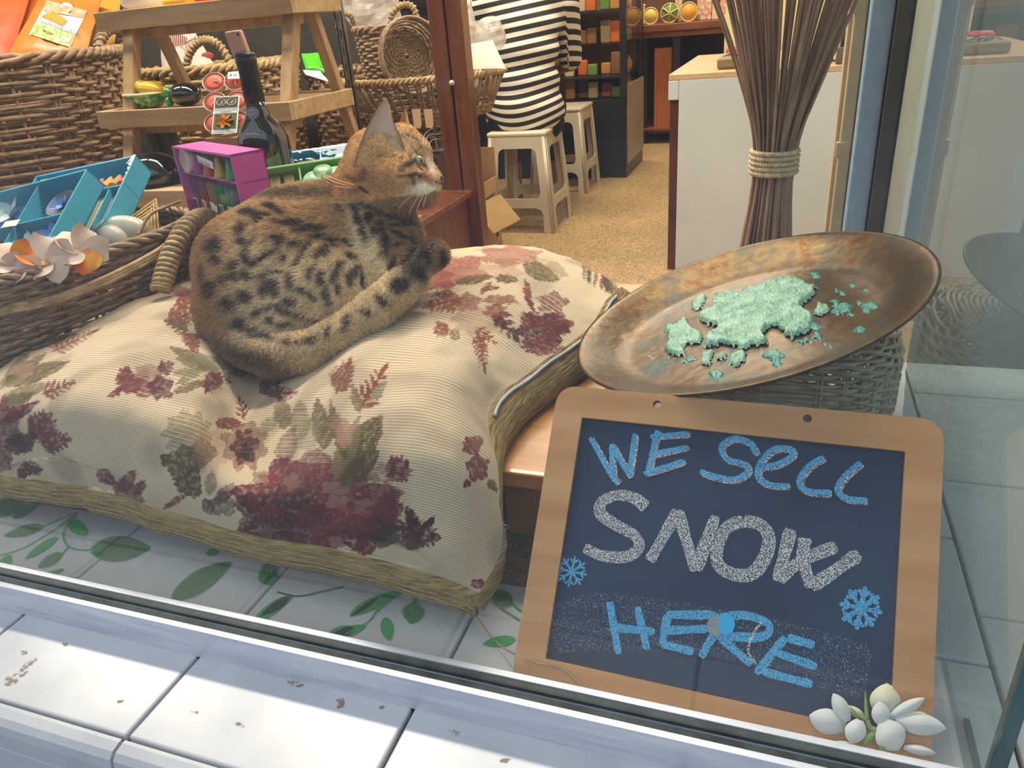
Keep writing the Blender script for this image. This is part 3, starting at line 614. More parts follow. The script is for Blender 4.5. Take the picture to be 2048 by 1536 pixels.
tw_ = [P(935, 1200, z=.045), P(962, 1245, z=.02), P(1000, 1290, z=.006)] + [fpt(a, b_, .009) for a, b_ in ((1060, 1322), (1120, 1336), (1155, 1364), (1200, 1410), (1260, 1432), (1330, 1448), (1450, 1468), (1560, 1484), (1640, 1480), (1725, 1496))]
MB().tube(catmull(tw_, 6), .0011, 5).build('dry_stem', mat('straw_stem', '#b9a079', .8, '#98815c', scale=60), fl_, smooth=True)
# ------------------------------------------------------------------ tapestry cushion
CG = [  # rows front to back, columns left to right: photo pixel and height of the top face
 [(-130, 930, .095), (0, 951, .105), (176, 975, .105), (381, 1036, .10), (520, 1072, .097), (724, 1108, .097), (885, 1158, .085), (958, 1186, .068)],
 [(-160, 865, .150), (0, 875, .170), (176, 895, .175), (381, 950, .165), (520, 990, .150), (724, 1015, .165), (895, 1060, .150), (1004, 1095, .100)],
 [(-110, 790, .175), (60, 790, .225), (210, 800, .235), (380, 835, .222), (490, 885, .160), (740, 890, .232), (905, 915, .225), (1000, 985, .160)],
 [(0, 740, .185), (140, 700, .235), (270, 690, .248), (400, 712, .236), (528, 775, .165), (740, 750, .258), (895, 760, .252), (978, 820, .195)],
 [(110, 675, .190), (235, 632, .236), (340, 610, .242), (450, 630, .222), (600, 680, .190), (790, 635, .250), (950, 660, .245), (1070, 735, .195)],
 [(220, 622, .190), (320, 580, .225), (400, 565, .228), (540, 580, .205), (690, 600, .200), (860, 548, .245), (1030, 572, .250), (1170, 662, .195)],
 [(300, 590, .180), (375, 556, .205), (470, 545, .205), (610, 545, .190), (760, 545, .200), (895, 510, .232), (1050, 500, .243), (1215, 600, .200)],
 [(325, 580, .165), (395, 556, .175), (490, 548, .175), (630, 545, .165), (780, 540, .175), (930, 498, .195), (1090, 500, .205), (1243, 575, .190)]]
CP = np.array([[P(a, b, z=c) for a, b, c in row] for row in CG])
def bicat(G, nu, nv):
    A = np.stack([catmull(G[i], nu) for i in range(len(G))]); return np.stack([catmull(A[:, j], nv) for j in range(A.shape[1])], 1)
TOP = bicat(CP, 64, 56)                       # (rows, cols, 3)
nr, nc = TOP.shape[:2]
# puff and fine unevenness along the surface normal
dn = np.cross(np.gradient(TOP, axis=1), np.gradient(TOP, axis=0)); dn /= np.linalg.norm(dn, axis=2, keepdims=True); dn[dn[..., 2] < 0] *= -1
TOP = TOP + dn * ((vnoise(TOP, 16) - 0.5) * 0.010 + (vnoise(TOP, 45) - 0.5) * 0.0025)[..., None]
def cush_paint(V):
    q = Q(V); n = len(q); nz = vnoise(V, 120) - 0.5; n2 = vnoise(V, 400) - 0.5; n3 = vnoise(V, 14)
    q = q + np.stack([nz, n2], 1) * 6.0
    # woven ribs run along the width: narrow brown lines between cream cords
    base = np.array(hexc('#dcc7a8')); col = np.repeat(base[None], n, 0) * (0.92 + 0.16 * n3)[:, None]
    cov = np.zeros(n)
    def fill(poly, c, a=1.0, ribbed=0.0):
        m = inpoly(q, poly); cc = np.array(hexc(c)); al = np.full(m.sum(), a)
        if ribbed: al = al * (1 - ribbed * (np.sin(RIB[m]) > 0.2))
        al = al * np.clip(0.75 + 1.1 * (vnoise(V[m], 260) - 0.3), 0, 1)
        col[m] = col[m] * (1 - al[:, None]) + cc * al[:, None]
    def leaf(a, b, wd, c, al=1.0, ser=0, ribbed=0.0):
        a, b = np.array(a, float), np.array(b, float); t = b - a; L_ = np.linalg.norm(t); nn = np.array([-t[1], t[0]]) / L_; pl = []
        for s in (1, -1):
            rng_ = np.linspace(0, 1, 15) if s > 0 else np.linspace(1, 0, 15)
            for k, u in enumerate(rng_):
                w_ = wd * math.sin(math.pi * u ** 0.8) ** 0.8 * (1 - (0.45 if ser and k % 2 else 0)); pl.append(a + t * u + nn * s * w_ / 2)
        fill(pl, c, al, ribbed)
    def sprig(a, b, wd, c, k=5, leafw=0.24):
        "serrated frond: a midrib with pointed leaflets either side"
        a, b = np.array(a, float), np.array(b, float); t = b - a; nn = np.array([-t[1], t[0]]) / np.linalg.norm(t); leaf(a, b, wd * 0.16, c)
        for i in range(k):
            o = a + t * (0.12 + 0.78 * i / k); s = wd * (1 - 0.55 * i / k)
            for sg in (1, -1): leaf(o, o + t / np.linalg.norm(t) * s * 0.62 + nn * sg * s * 0.62, s * leafw, c, 0.95)
        leaf(a + t * 0.8, b + t * 0.12, wd * leafw, c)
    def blob(cx, cy, rx_, ry_, c, a=1.0, lob=6, seed=0, ribbed=0.0):
        r = np.random.default_rng(seed); ph = r.uniform(0, 6); fill([(cx + rx_ * (1 + 0.16 * math.sin(lob * u + ph) + 0.06 * math.sin(13 * u)) * math.cos(u), cy + ry_ * (1 + 0.16 * math.sin(lob * u + ph) + 0.06 * math.sin(11 * u)) * math.sin(u)) for u in np.linspace(0, 2 * math.pi, 48, endpoint=False)], c, a, ribbed)
    RED, DRED, OLI, OLI2, RST, GRY, PNK = '#77363a', '#5c2c31', '#6b5a35', '#8a7c55', '#8a4a36', '#9a9272', '#b58a72'
    RIB = np.repeat(np.linspace(0, 1, nr), nc) * 2 * math.pi * 95
    # --- big rose at the front edge, with foliage
    blob(635, 1010, 155, 92, RED, 0.97, 7, 1); blob(560, 1035, 90, 58, DRED, 0.9, 5, 2); blob(700, 1040, 95, 62, RED, 1, 6, 3); blob(640, 950, 80, 45, '#8a4547', 0.85, 6, 4, 0.3)
    for i in range(26):
        r = np.random.default_rng(100 + i); cx, cy = r.uniform(500, 770), r.uniform(930, 1085); blob(cx, cy, r.uniform(12, 34), r.uniform(6, 18), r.choice(['#93393c', '#552a30', '#b08a78', '#7d4038', '#a5484a']), 0.55, 4, i)
    leaf((690, 930), (765, 830), 62, OLI, 0.97); leaf((670, 960), (720, 830), 40, OLI2, 0.9); leaf((680, 975), (760, 900), 44, OLI, .95); leaf((650, 900), (635, 795), 40, OLI, .9); leaf((600, 880), (600, 800), 44, OLI2, .85, 0, .4); leaf((570, 860), (560, 790), 36, OLI, .8); leaf((690, 920), (660, 800), 26, OLI, .9)
    leaf((620, 900), (590, 830), 60, GRY, .6, 0, .5); leaf((560, 930), (590, 850), 40, RED, .7, 0, .4); blob(690, 870, 16, 28, PNK, .8); blob(675, 845, 14, 20, PNK, .7)
    sprig((715, 825), (770, 735), 46, RST, 5); sprig((670, 790), (700, 722), 44, RST, 5); leaf((720, 825), (705, 770), 22, OLI2, .9); leaf((742, 800), (775, 760), 20, GRY, .9)
    sprig((770, 955), (815, 925), 50, RED, 3, .34); sprig((745, 1010), (780, 955), 30, '#a06058', 4)
    sprig((790, 1060), (875, 1075), 56, DRED, 5, .30); sprig((790, 1050), (770, 990), 50, RED, 4, .3); blob(770, 1070, 34, 24, '#4f4030', .9, 5, 9); sprig((740, 1030), (725, 1100), 40, RED, 4); leaf((800, 1080), (840, 1098), 24, OLI, .9); leaf((830, 1060), (815, 1010), 24, DRED); leaf((850, 1065), (870, 1030), 18, DRED)
    # --- round dark foliage, and the tuft's dark crease painted into the colour
    blob(365, 925, 40, 32, OLI, .97, 4, 11); blob(405, 905, 28, 26, OLI, .95, 4, 12); blob(380, 965, 26, 30, '#5d4e30', .97, 3, 13); leaf((375, 985), (325, 1020), 14, RST); blob(375, 865, 46, 42, OLI2, .75, 9, 14, .55); blob(420, 900, 34, 44, PNK, .5, 8, 15, .5); leaf((420, 990), (425, 940), 26, OLI2, .8); leaf((430, 1010), (470, 965), 26, RED, .8); leaf((420, 1030), (410, 995), 24, '#4a4030', .9); blob(445, 1010, 28, 22, '#5a4a48', .75, 5, 16)
    blob(490, 890, 44, 48, '#8f5f4c', .75, 8, 17); blob(490, 892, 26, 34, '#5c3532', .95, 6, 18); blob(492, 905, 13, 17, '#3c2a24', 1, 4, 19); leaf((430, 845), (490, 850), 24, RST); sprig((488, 840), (478, 795), 26, RED, 3); leaf((515, 870), (560, 830), 26, OLI2, .7, 0, .5)
    # --- left rose and leaves
    blob(288, 768, 42, 26, RED, .95, 6, 21, .3); blob(258, 765, 26, 20, '#7a3f3a', .95, 5, 22); blob(322, 775, 24, 24, DRED, .9, 5, 23); blob(296, 742, 26, 14, PNK, .85, 5, 24); leaf((250, 775), (214, 795), 14, RED); sprig((315, 745), (345, 728), 26, RED, 3, .35); sprig((260, 755), (240, 740), 26, RED, 2, .4)
    for a, c2, w_, cc in (((350, 770), (430, 722), 16, OLI2), ((345, 785), (420, 760), 18, OLI), ((430, 735), (338, 694), 26, OLI), ((440, 740), (345, 715), 24, OLI2), ((450, 738), (385, 705), 22, GRY), ((490, 735), (420, 715), 30, OLI2), ((500, 738), (455, 748), 24, OLI), ((400, 745), (345, 745), 18, GRY)): leaf(a, c2, w_, cc, .85)
    sprig((440, 742), (412, 782), 34, RED, 4, .3); sprig((425, 750), (465, 765), 22, RST, 3)
    # --- left edge group
    for a, c2, w_, cc in (((5, 770), (140, 722), 34, OLI), ((0, 780), (60, 700), 24, OLI2), ((10, 765), (95, 705), 20, OLI), ((0, 800), (110, 765), 26, OLI2), ((-10, 820), (70, 785), 30, OLI)): leaf(a, c2, w_, cc, .9)
    sprig((100, 705), (195, 660), 26, RST, 7); sprig((90, 695), (150, 668), 20, RST, 5); sprig((80, 790), (145, 765), 34, RST, 4); blob(45, 740, 24, 14, PNK, .7)
    blob(10, 860, 32, 60, RED, .85, 6, 31); leaf((0, 850), (80, 800), 22, RED); sprig((60, 880), (100, 830), 54, RED, 4, .3); sprig((75, 885), (140, 880), 44, RED, 4, .3); sprig((50, 910), (45, 870), 50, DRED, 4, .3); sprig((50, 920), (60, 950), 44, DRED, 3, .3); blob(0, 925, 24, 20, RED, .8); blob(40, 890, 30, 18, '#5b3a38', .9)
    leaf((195, 940), (230, 970), 30, RED); leaf((240, 985), (270, 940), 30, RED, .9); leaf((225, 965), (290, 1005), 40, RED, .85); leaf((270, 990), (290, 960), 22, RED)
    # --- behind the cat, left
    sprig((330, 650), (400, 615), 44, RST, 4, .3); sprig((345, 610), (400, 600), 36, RST, 4); sprig((380, 665), (330, 640), 26, OLI, 4); leaf((400, 600), (330, 570), 26, '#9a5250', .8); sprig((400, 670), (375, 690), 40, RST, 4)
    # --- right part
    blob(900, 540, 72, 30, '#a2584f', .9, 5, 41); blob(860, 560, 50, 22, '#9a504a', .9, 5, 42); blob(1020, 512, 60, 20, '#a05a4e', .85, 6, 43, .2); blob(1020, 510, 30, 9, PNK, .8); blob(985, 545, 62, 18, PNK, .5, 6, 44)
    leaf((1045, 530), (1120, 560), 34, OLI, .95); leaf((1090, 530), (1135, 550), 30, OLI2, .7, 0, .4); leaf((910, 566), (990, 552), 18, OLI); leaf((990, 556), (1040, 560), 18, OLI); leaf((1000, 575), (960, 580), 8, OLI)
    sprig((930, 595), (850, 615), 40, RST, 5, .3); blob(935, 605, 26, 18, RST, .85, 5, 45); sprig((905, 580), (860, 592), 18, RST, 4); leaf((960, 590), (985, 562), 10, RST); blob(1000, 600, 34, 10, RST, .85, 5, 46)
    blob(955, 640, 50, 30, PNK, .6, 9, 47, .3); sprig((990, 620), (1035, 680), 34, DRED, 3, .34); leaf((985, 630), (1020, 660), 20, DRED); blob(990, 622, 22, 14, RST, .9)
    sprig((955, 660), (970, 740), 30, RST, 7); sprig((950, 655), (990, 685), 24, RST, 3); sprig((900, 650), (870, 665), 30, RST, 4); sprig((920, 680), (900, 660), 22, OLI2, 3)
    leaf((1050, 555), (1062, 620), 12, RST); leaf((1050, 590), (1070, 625), 10, RED); blob(1105, 605, 30, 20, RED, .9, 5, 48, .4); leaf((1060, 590), (1045, 575), 14, RST)
    blob(1085, 660, 50, 34, DRED, .97, 6, 49); blob(1060, 640, 22, 18, RED, .95, 4, 50, .3); blob(1110, 650, 24, 26, RED, .95, 4, 51); blob(1075, 690, 34, 14, RED, .9); leaf((1150, 650), (1120, 640), 12, RST); blob(1090, 700, 40, 10, RED, .9)
    for i in range(16):
        r = np.random.default_rng(300 + i); cx = r.uniform(1165, 1235); leaf((cx, 525 + (cx - 1165) * .6), (cx + r.uniform(-8, 14), 560 + (cx - 1165) * .6), 7, r.choice(['#4d4a38', OLI, RED]), .9)
    sprig((960, 880), (930, 900), 34, RED, 3, .35); blob(955, 935, 22, 26, RED, .95, 5, 52); leaf((960, 870), (950, 900), 26, '#8d5a4c'); leaf((940, 960), (925, 975), 14, RED); leaf((975, 960), (995, 985), 18, OLI, .9); blob(958, 1168, 16, 9, RED, .95)
    sprig((560, 745), (610, 735), 26, RED, 4); leaf((530, 760), (620, 733), 16, RST, .8); sprig((515, 785), (560, 765), 36, RED, 5); sprig((540, 790), (590, 785), 30, RED, 4)
    # grime near the seams
    gr = np.clip((vnoise(V, 22) - 0.55) * 1.2, 0, .25); col *= (1 - gr)[:, None]
    return col
cush = thing('floor_cushion', (CP[..., 0].mean(), CP[..., 1].mean(), BZ), 'large beige tapestry cushion woven with red roses and olive leaves', 'cushion')
V = TOP.reshape(-1, 3); ii = np.arange(nr * nc).reshape(nr, nc)
F = np.stack([ii[:-1, :-1], ii[:-1, 1:], ii[1:, 1:], ii[1:, :-1]], -1).reshape(-1, 4)
M_CUSH = attr_mat('tapestry_weave', rough=0.95, spec=0.1, sheen=0.1, bump=0.25, bscale=700)
nt = M_CUSH.node_tree; N = nt.nodes; Lk = nt.links          # fine brown ribs between the cream cords, along the weave
ra = N.new('ShaderNodeAttribute'); ra.attribute_name = 'rib'; sn = N.new('ShaderNodeMath'); sn.operation = 'SINE'; Lk.new(ra.outputs['Fac'], sn.inputs[0])
mr = N.new('ShaderNodeMapRange'); mr.inputs[1].default_value = 0.0; mr.inputs[2].default_value = 0.8; mr.inputs[3].default_value = 1.0; mr.inputs[4].default_value = 0.60; Lk.new(sn.outputs[0], mr.inputs[0])
ca_ = [n for n in N if n.type == 'ATTRIBUTE' and n.attribute_name == 'Col'][0]; mx = N.new('ShaderNodeMixRGB'); mx.blend_type = 'MULTIPLY'; mx.inputs[0].default_value = 1.0
Lk.new(ca_.outputs['Color'], mx.inputs[1]); Lk.new(mr.outputs[0], mx.inputs[2]); Lk.new(mx.outputs[0], N['Principled BSDF'].inputs['Base Color'])
cov_ = mkobj('cover', V, F, M_CUSH, cush, smooth=True, cols=cush_paint(V))
ra_ = cov_.data.attributes.new('rib', 'FLOAT', 'POINT'); ra_.data.foreach_set('value', (np.repeat(np.linspace(0, 1, nr), nc) * 2 * math.pi * 175).astype(np.float32))
# gusset: brown ribbed side band all round, then a flat underside
loop = np.concatenate([TOP[0, :-1:2], TOP[:-1:2, -1], TOP[-1, :0:-2], TOP[:0:-2, 0]]); nl = len(loop)
ctr = np.array([CP[..., 0].mean(), CP[..., 1].mean(), 0])
tl = np.roll(loop, -1, 0) - np.roll(loop, 1, 0); outw = np.cross(tl, ZU); outw[:, 2] = 0; outw /= np.maximum(np.linalg.norm(outw, axis=1, keepdims=True), 1e-9)
outw *= np.sign(((loop - ctr) * outw).sum(1))[:, None]
for _ in range(6): outw = (outw + np.roll(outw, 1, 0) + np.roll(outw, -1, 0)); outw /= np.linalg.norm(outw, axis=1, keepdims=True)
u1 = len(TOP[0, :-1:2]); front = np.zeros(nl); front[:u1] = 1
for _ in range(12): front = (front + np.roll(front, 1) + np.roll(front, -1)) / 3
gh = 0.075 - 0.037 * front
rows = [(0.0, 0.0, 0.0), (0.10, 0.004, 0), (0.30, 0.009, 0), (0.55, 0.0115, 0), (0.8, 0.009, 0), (1.0, 0.0, 0), (1.05, -0.03, 0)]
yb = np.clip((loop[:, 1] - .66) / .14, 0, 1); yb = yb * yb * (3 - 2 * yb); gh = np.where(front < .98, gh * (.45 + .55 * yb), gh); side = 1 + (1.6 * yb - .75 * (1 - yb)) * (1 - front); GV = np.concatenate([loop + outw * (o * (side if o > 0 else 1 + 0 * side) + (.022 * (1 - front) * yb if h_ == 1.0 else 0))[:, None] - ZU * (gh * h_)[:, None] for h_, o, _ in rows])
overb = (loop[:, 1] > 0.735)
GV = GV.reshape(len(rows), nl, 3); fl = np.where(overb, BZ + 0.001, 0.012); GV[..., 2] = np.maximum(GV[..., 2], fl[None]); GV = GV.reshape(-1, 3)
GF = [(a * nl + i, a * nl + (i + 1) % nl, (a + 1) * nl + (i + 1) % nl, (a + 1) * nl + i) for a in range(len(rows) - 1) for i in range(nl)]
def gusset_cols():
    h_ = np.repeat([r_[0] for r_ in rows], nl); s_ = np.tile(np.arange(nl), len(rows)); n_ = vnoise(GV, 300)
    return np.array(hexc('#7d6a48')) * (0.8 + 0.5 * n_)[:, None]
M_GUS = mat('brown_chenille_band', '#b89f6e', 0.95, '#7d6943', scale=120, stretch=(0.25, 0.25, 3.2), bump=0.9, bscale=140, detail=5, spec=0.1)
mkobj('side_band', GV, GF, M_GUS, cush, smooth=True)
bt = GV.reshape(len(rows), nl, 3)[-1]; cb = bt.mean(0); RINGS = [bt + (cb - bt) * t_ for t_ in (0, .25, .5, .8)]
for r_ in RINGS: r_[:, 2] = np.where(r_[:, 1] > 0.735, np.maximum(r_[:, 2], BZ + 0.001), r_[:, 2])
BV = np.concatenate(RINGS); BF = [(a * nl + i, (a + 1) * nl + i, (a + 1) * nl + (i + 1) % nl, a * nl + (i + 1) % nl) for a in range(3) for i in range(nl)] + [tuple(3 * nl + i for i in range(nl))]
mkobj('underside', BV, BF, M_GUS, cush, smooth=True)
# piping cords of the band, zip and puller
M_PIPE = mat('tan_piping_cord', '#b39c6c', 0.9, '#8d7a52', scale=200)
for hh, oo, rad in ((0.16, 0.0062, 0.0010), (0.30, 0.0095, 0.0011), (0.47, 0.0112, 0.0010), (0.66, 0.0108, 0.0011), (0.82, 0.0090, 0.0010)):
    pth = loop + outw * oo - ZU * (gh * hh)[:, None]; pth[:, 2] = np.maximum(pth[:, 2], fl + .001); seg = pth[: u1 - 4]
    MB().tube(seg, rad, 5).build('band_cord', M_PIPE, cush, smooth=True)
M_ZIP = mat('grey_zip_tape', '#b9c2cf', 0.5, '#a3acb8', scale=300, stretch=(1, 1, 1)); M_STEEL = mat('steel', '#b9bcc0', 0.3, metal=0.9)
zi = np.arange(u1 + int((nr // 2) * 0.42), u1 + int((nr // 2) * 0.90)); zp = loop[zi] + outw[zi] * 0.008 - ZU * 0.003
MB().tube(zp, 0.0026, 6).build('zip', M_ZIP, cush, smooth=True)
zq = P(1010, 1055, z=0.085)
b = MB(); b.tube(catmull([zq, zq + [0.001, -0.004, -0.008], zq + [0.0015, -0.004, -0.030]], 4), 0.0016, 6); b.lathe([(0.003, -0.0008), (0.0045, -0.0008), (0.0045, 0.0008), (0.003, 0.0008)], zq, (CR, ZU, -CF), 14, close=True); b.build('zip_puller', M_STEEL, cush, smooth=True)
# ------------------------------------------------------------------ spotted cat curled on the cushion
def Pd(px, py, d): return P(px, py, d=d)
cb = Body(Pd(380, 760, 1.25) - [0.10, 0.32, 0.06], Pd(900, 190, 1.2) + [0.16, 0.22, 0.08], 0.0036)
def blob(px, py, d, r, k=0.03): cb.ell(Pd(px, py, d), [r * d / FOC] * 3, None, k)
def limb(a, b, k=0.02): cb.cap(Pd(*a[:3]), Pd(*b[:3]), a[3] * a[2] / FOC, b[3] * b[2] / FOC, k)
blob(545, 575, 1.25, 138); blob(625, 535, 1.27, 140, .05); blob(600, 488, 1.28, 104, .05); blob(735, 478, 1.24, 92, .05); blob(792, 490, 1.22, 56, .03)
blob(510, 632, 1.20, 104, .04); blob(575, 670, 1.17, 72, .04); blob(655, 595, 1.19, 104, .012)
blob(480, 520, 1.28, 80, .05); blob(680, 455, 1.26, 74, .05)
limb((770, 505, 1.19, 52), (812, 548, 1.17, 36), .02); limb((812, 545, 1.17, 33), (862, 512, 1.20, 26), .012); blob(870, 508, 1.20, 24, .01); blob(880, 512, 1.195, 13, .006)
limb((720, 560, 1.2, 60), (800, 575, 1.2, 34), .03)
tail = [(470, 680, 1.15, 44), (545, 712, 1.12, 39), (620, 704, 1.10, 37), (690, 668, 1.10, 36), (750, 620, 1.10, 35), (800, 577, 1.11, 32), (830, 552, 1.12, 25)]
for a, c in zip(tail[:-1], tail[1:]): limb(a, c, .006)
# neck and head
blob(735, 425, 1.23, 66, .04); blob(728, 375, 1.22, 50, .03); blob(765, 400, 1.22, 52, .03)
blob(757, 326, 1.20, 66, .02); blob(803, 318, 1.195, 52, .02); blob(800, 358, 1.165, 44, .02); blob(790, 372, 1.18, 46, .02)
limb((834, 318, 1.19, 26), (870, 352, 1.185, 13), .012); blob(847, 372, 1.175, 29, .012); blob(862, 368, 1.18, 21, .01); blob(850, 389, 1.185, 18, .008); limb((815, 385, 1.18, 34), (846, 388, 1.185, 20), .015)
limb((808, 282, 1.19, 34), (838, 300, 1.19, 22), .015)
cb.ell(Pd(842, 325, 1.158), [0.009] * 3, None, 0.006, sub=True)
CV, CFc = cb.mesh()
def smooth_mesh(V, F, it=2):
    for _ in range(it):
        s = np.zeros_like(V); c = np.zeros(len(V))
        for k in range(4):
            a, b_ = F[:, k], F[:, (k + 1) % 4]; np.add.at(s, a, V[b_]); np.add.at(s, b_, V[a]); np.add.at(c, a, 1); np.add.at(c, b_, 1)
        V = 0.5 * V + 0.5 * s / np.maximum(c, 1)[:, None]
    return V
CV = smooth_mesh(CV, CFc, 2)
def coat(V):
    q0 = Q(V); wob = np.stack([vnoise(V, 90) - .5, vnoise(V + 3.3, 90) - .5], 1) * 9; q = q0 + wob; n = len(V)
    x, y = q[:, 0], q[:, 1]; sm = lambda e0, e1, v: np.clip((v - e0) / (e1 - e0), 0, 1) ** 2 * (3 - 2 * np.clip((v - e0) / (e1 - e0), 0, 1))
    H = lambda c: np.array(hexc(c)); col = np.repeat(H('#bba785')[None], n, 0)
    def mixc(c, a): a = np.clip(a, 0, 1)[:, None]; col[...] = col * (1 - a) + H(c) * a
    def g(cx, cy, rx_, ry_, ang=0.0, soft=0.35):
        a = math.radians(ang); dx, dy = x - cx, y - cy; u = (dx * math.cos(a) + dy * math.sin(a)) / rx_; v = (-dx * math.sin(a) + dy * math.cos(a)) / ry_
        return 1 - sm(1 - soft, 1 + soft, np.sqrt(u * u + v * v))
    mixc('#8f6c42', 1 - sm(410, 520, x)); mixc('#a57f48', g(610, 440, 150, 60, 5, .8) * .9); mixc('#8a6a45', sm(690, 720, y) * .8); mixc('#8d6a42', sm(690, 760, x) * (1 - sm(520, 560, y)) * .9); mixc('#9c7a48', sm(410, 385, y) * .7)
    mixc('#dccaa6', g(742, 520, 26, 95, -18, .5) * .9); mixc('#c9b48c', g(690, 600, 90, 60, 0, .9) * .6)
    mixc('#b7a27c', g(660, 690, 130, 40, -22, .6) * .8); mixc('#bba67e', g(780, 600, 60, 34, -45, .6) * .8)
    # spots, read off the enlarged flank
    S = [(480,250,70,34,10),(560,268,60,16,5),(640,210,62,24,20),(700,245,40,15,20),(760,318,105,20,5),(920,365,105,22,-6),(980,420,58,19,-10),(1080,447,66,13,5),(1200,470,55,14,25),(405,365,42,46,0),(520,305,52,20,-40),(400,460,32,30,0),(470,485,80,18,-52),(430,590,36,30,0),(330,645,46,28,-30),(560,585,120,20,-32),(480,632,44,26,0),(690,460,28,42,20),(640,440,42,14,-20),(800,480,50,22,-10),(885,535,22,72,32),(830,612,62,16,-38),(715,590,20,30,0),(1080,505,56,16,-6),(1010,565,66,34,-25),(1225,585,46,22,18),(1120,700,30,78,25),(930,690,25,62,20),(1000,740,22,52,15),(1040,860,22,82,-15),(1260,690,30,46,30),(1210,760,18,52,0),(1130,820,22,36,0),(1312,760,14,62,-10),(560,725,55,16,-40),(680,695,64,13,5),(775,770,24,60,0),(560,840,24,36,0),(660,860,36,22,0),(860,835,52,17,15),(930,890,42,18,30),(340,740,38,36,0),(440,722,42,38,0),(200,490,60,50,0),(300,930,50,45,0),(430,880,50,46,0),(530,1000,54,22,-35),(610,960,42,18,-30),(770,915,42,22,0),(715,985,64,30,18),(830,1030,62,16,25),(950,1060,70,10,10),(610,1065,36,26,0),(380,1085,54,36,0),(730,1095,54,20,0),(560,1190,74,26,10),(470,1130,42,25,0),(110,700,22,62,0),(160,830,42,62,0),(220,600,42,30,-20),(260,760,30,30,0),(620,800,60,46,0),
         (1480,470,18,92,0),(1620,432,62,11,5),(1665,530,17,84,14),(1722,600,22,92,10),(1782,600,20,70,5),(1580,400,62,12,15),(1535,645,20,72,20),(1620,645,10,60,12),(1900,585,26,52,0),(1838,515,9,42,0),(1300,330,20,130,-22),(1360,285,28,40,0),(1400,385,20,30,0),(1500,262,64,11,10),(1585,292,62,10,15),(1400,212,110,13,16),(1655,335,62,10,10),(1240,185,66,14,38),(1125,175,14,72,-20),(1450,340,16,50,-10),(1540,340,50,12,12),(1330,420,16,50,-15),(1560,480,40,12,-15),
         (1590,800,76,50,-30),(1700,690,75,48,-20),(1450,920,60,26,40),(1330,1010,50,20,40),(1180,1090,20,66,18),(1040,1150,18,54,18),(900,1220,60,20,-10),(760,1240,70,20,0)]
    dk = np.zeros(n)
    for (cx, cy, rx_, ry_, a) in S: dk = np.maximum(dk, g(380 + cx / 3.793, 360 + cy / 3.793, rx_ / 3.793 * 1.18, ry_ / 3.793 * 1.25, a, .42) * (1.0 if cx > 1300 or cy < 640 else .9))
    mixc('#34221a', dk * .97); mixc('#3a2617', g(600, 386, 140, 9, -2, .9) * .7); mixc('#4a2f1c', g(700, 372, 60, 8, 10, .6) * .6)
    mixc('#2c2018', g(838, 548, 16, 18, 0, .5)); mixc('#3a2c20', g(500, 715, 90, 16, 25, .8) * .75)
    # head, read off the enlarged head
    hd = (y < 405 - 0.12 * (x - 700)) & (x > 672); hdm = sm(0, 1, hd.astype(float))
    def hmix(c, cx, cy, rx_, ry_, a=0, s=1.0, soft=.4): mixc(c, g(640 + cx / 7.314, 180 + cy / 7.314, rx_ / 7.314, ry_ / 7.314, a, soft) * s * hdm)
    mixc('#b98f58', hdm); hmix('#c9a36c', 560, 950, 200, 320, 0, .8, .9); hmix('#cdb088', 1100, 760, 260, 190, 0, .8, .8); hmix('#7d5a36', 450, 700, 60, 260, 25, .5, .8); hmix('#8f6a44', 850, 1330, 330, 130, 10, .6, .8); hmix('#6f4a2b', 620, 1230, 60, 110, 10, .7); hmix('#5e3d22', 470, 1290, 120, 30, 15, .7)
    hmix('#9a6c33', 930, 940, 90, 60, 0, .7); hmix('#7b4a20', 1090, 960, 70, 22, -10, .8); hmix('#7b4a20', 1185, 1010, 22, 56, 0, .8); hmix('#4a2b18', 1290, 1090, 150, 40, -18, .95); hmix('#4a2b18', 1370, 1030, 44, 70, 0, .9); hmix('#3f2415', 1330, 1250, 190, 26, 4, .95); hmix('#4a2b18', 1480, 1160, 70, 18, 42, .9); hmix('#3f2415', 1500, 1270, 66, 40, -20, .9); hmix('#5a3820', 1360, 1340, 34, 60, 0, .8); hmix('#c39a72', 1230, 1200, 70, 40, -10, .8); hmix('#bd9468', 1430, 1190, 40, 30, 0, .7); hmix('#5b3a20', 1190, 1180, 50, 30, 0, .7)
    hmix('#33261c', 1330, 690, 120, 16, 35, .85); hmix('#33261c', 1420, 880, 56, 14, 40, .8); hmix('#33261c', 1240, 690, 60, 12, 60, .6); hmix('#4a3524', 1480, 800, 70, 12, 52, .7)
    hmix('#d6c6a8', 1620, 1080, 46, 190, -22, .9, .5); hmix('#e3d8c2', 1560, 1450, 190, 90, 5, .95, .4); hmix('#e6dcc8', 1380, 1450, 120, 60, 0, .6, .8); hmix('#8d5a44', 1590, 1290, 90, 60, 30, .8); hmix('#e0d3ba', 1400, 980, 60, 14, -40, .8); hmix('#e3d6bd', 1500, 1150, 60, 10, 50, .9); hmix('#241710', 1480, 1000, 60, 16, 70, .95); hmix('#241710', 1560, 1120, 40, 16, 50, .9)
    for i in range(5): hmix('#6b4632', 1500 + i * 40, 1370 + (i % 2) * 36, 12, 8, 0, .8)
    hmix('#3a2016', 1740, 1370, 50, 12, 30, .9)
    # far flank and underside, out of this view: broad irregular spots
    lum = col.mean(1, keepdims=True); col = col * .92 + lum * .08
    st = vnoise(V * [1, 1, .8], 300); return col * (0.84 + 0.32 * st)[:, None] * 1.5
ccol = coat(CV)
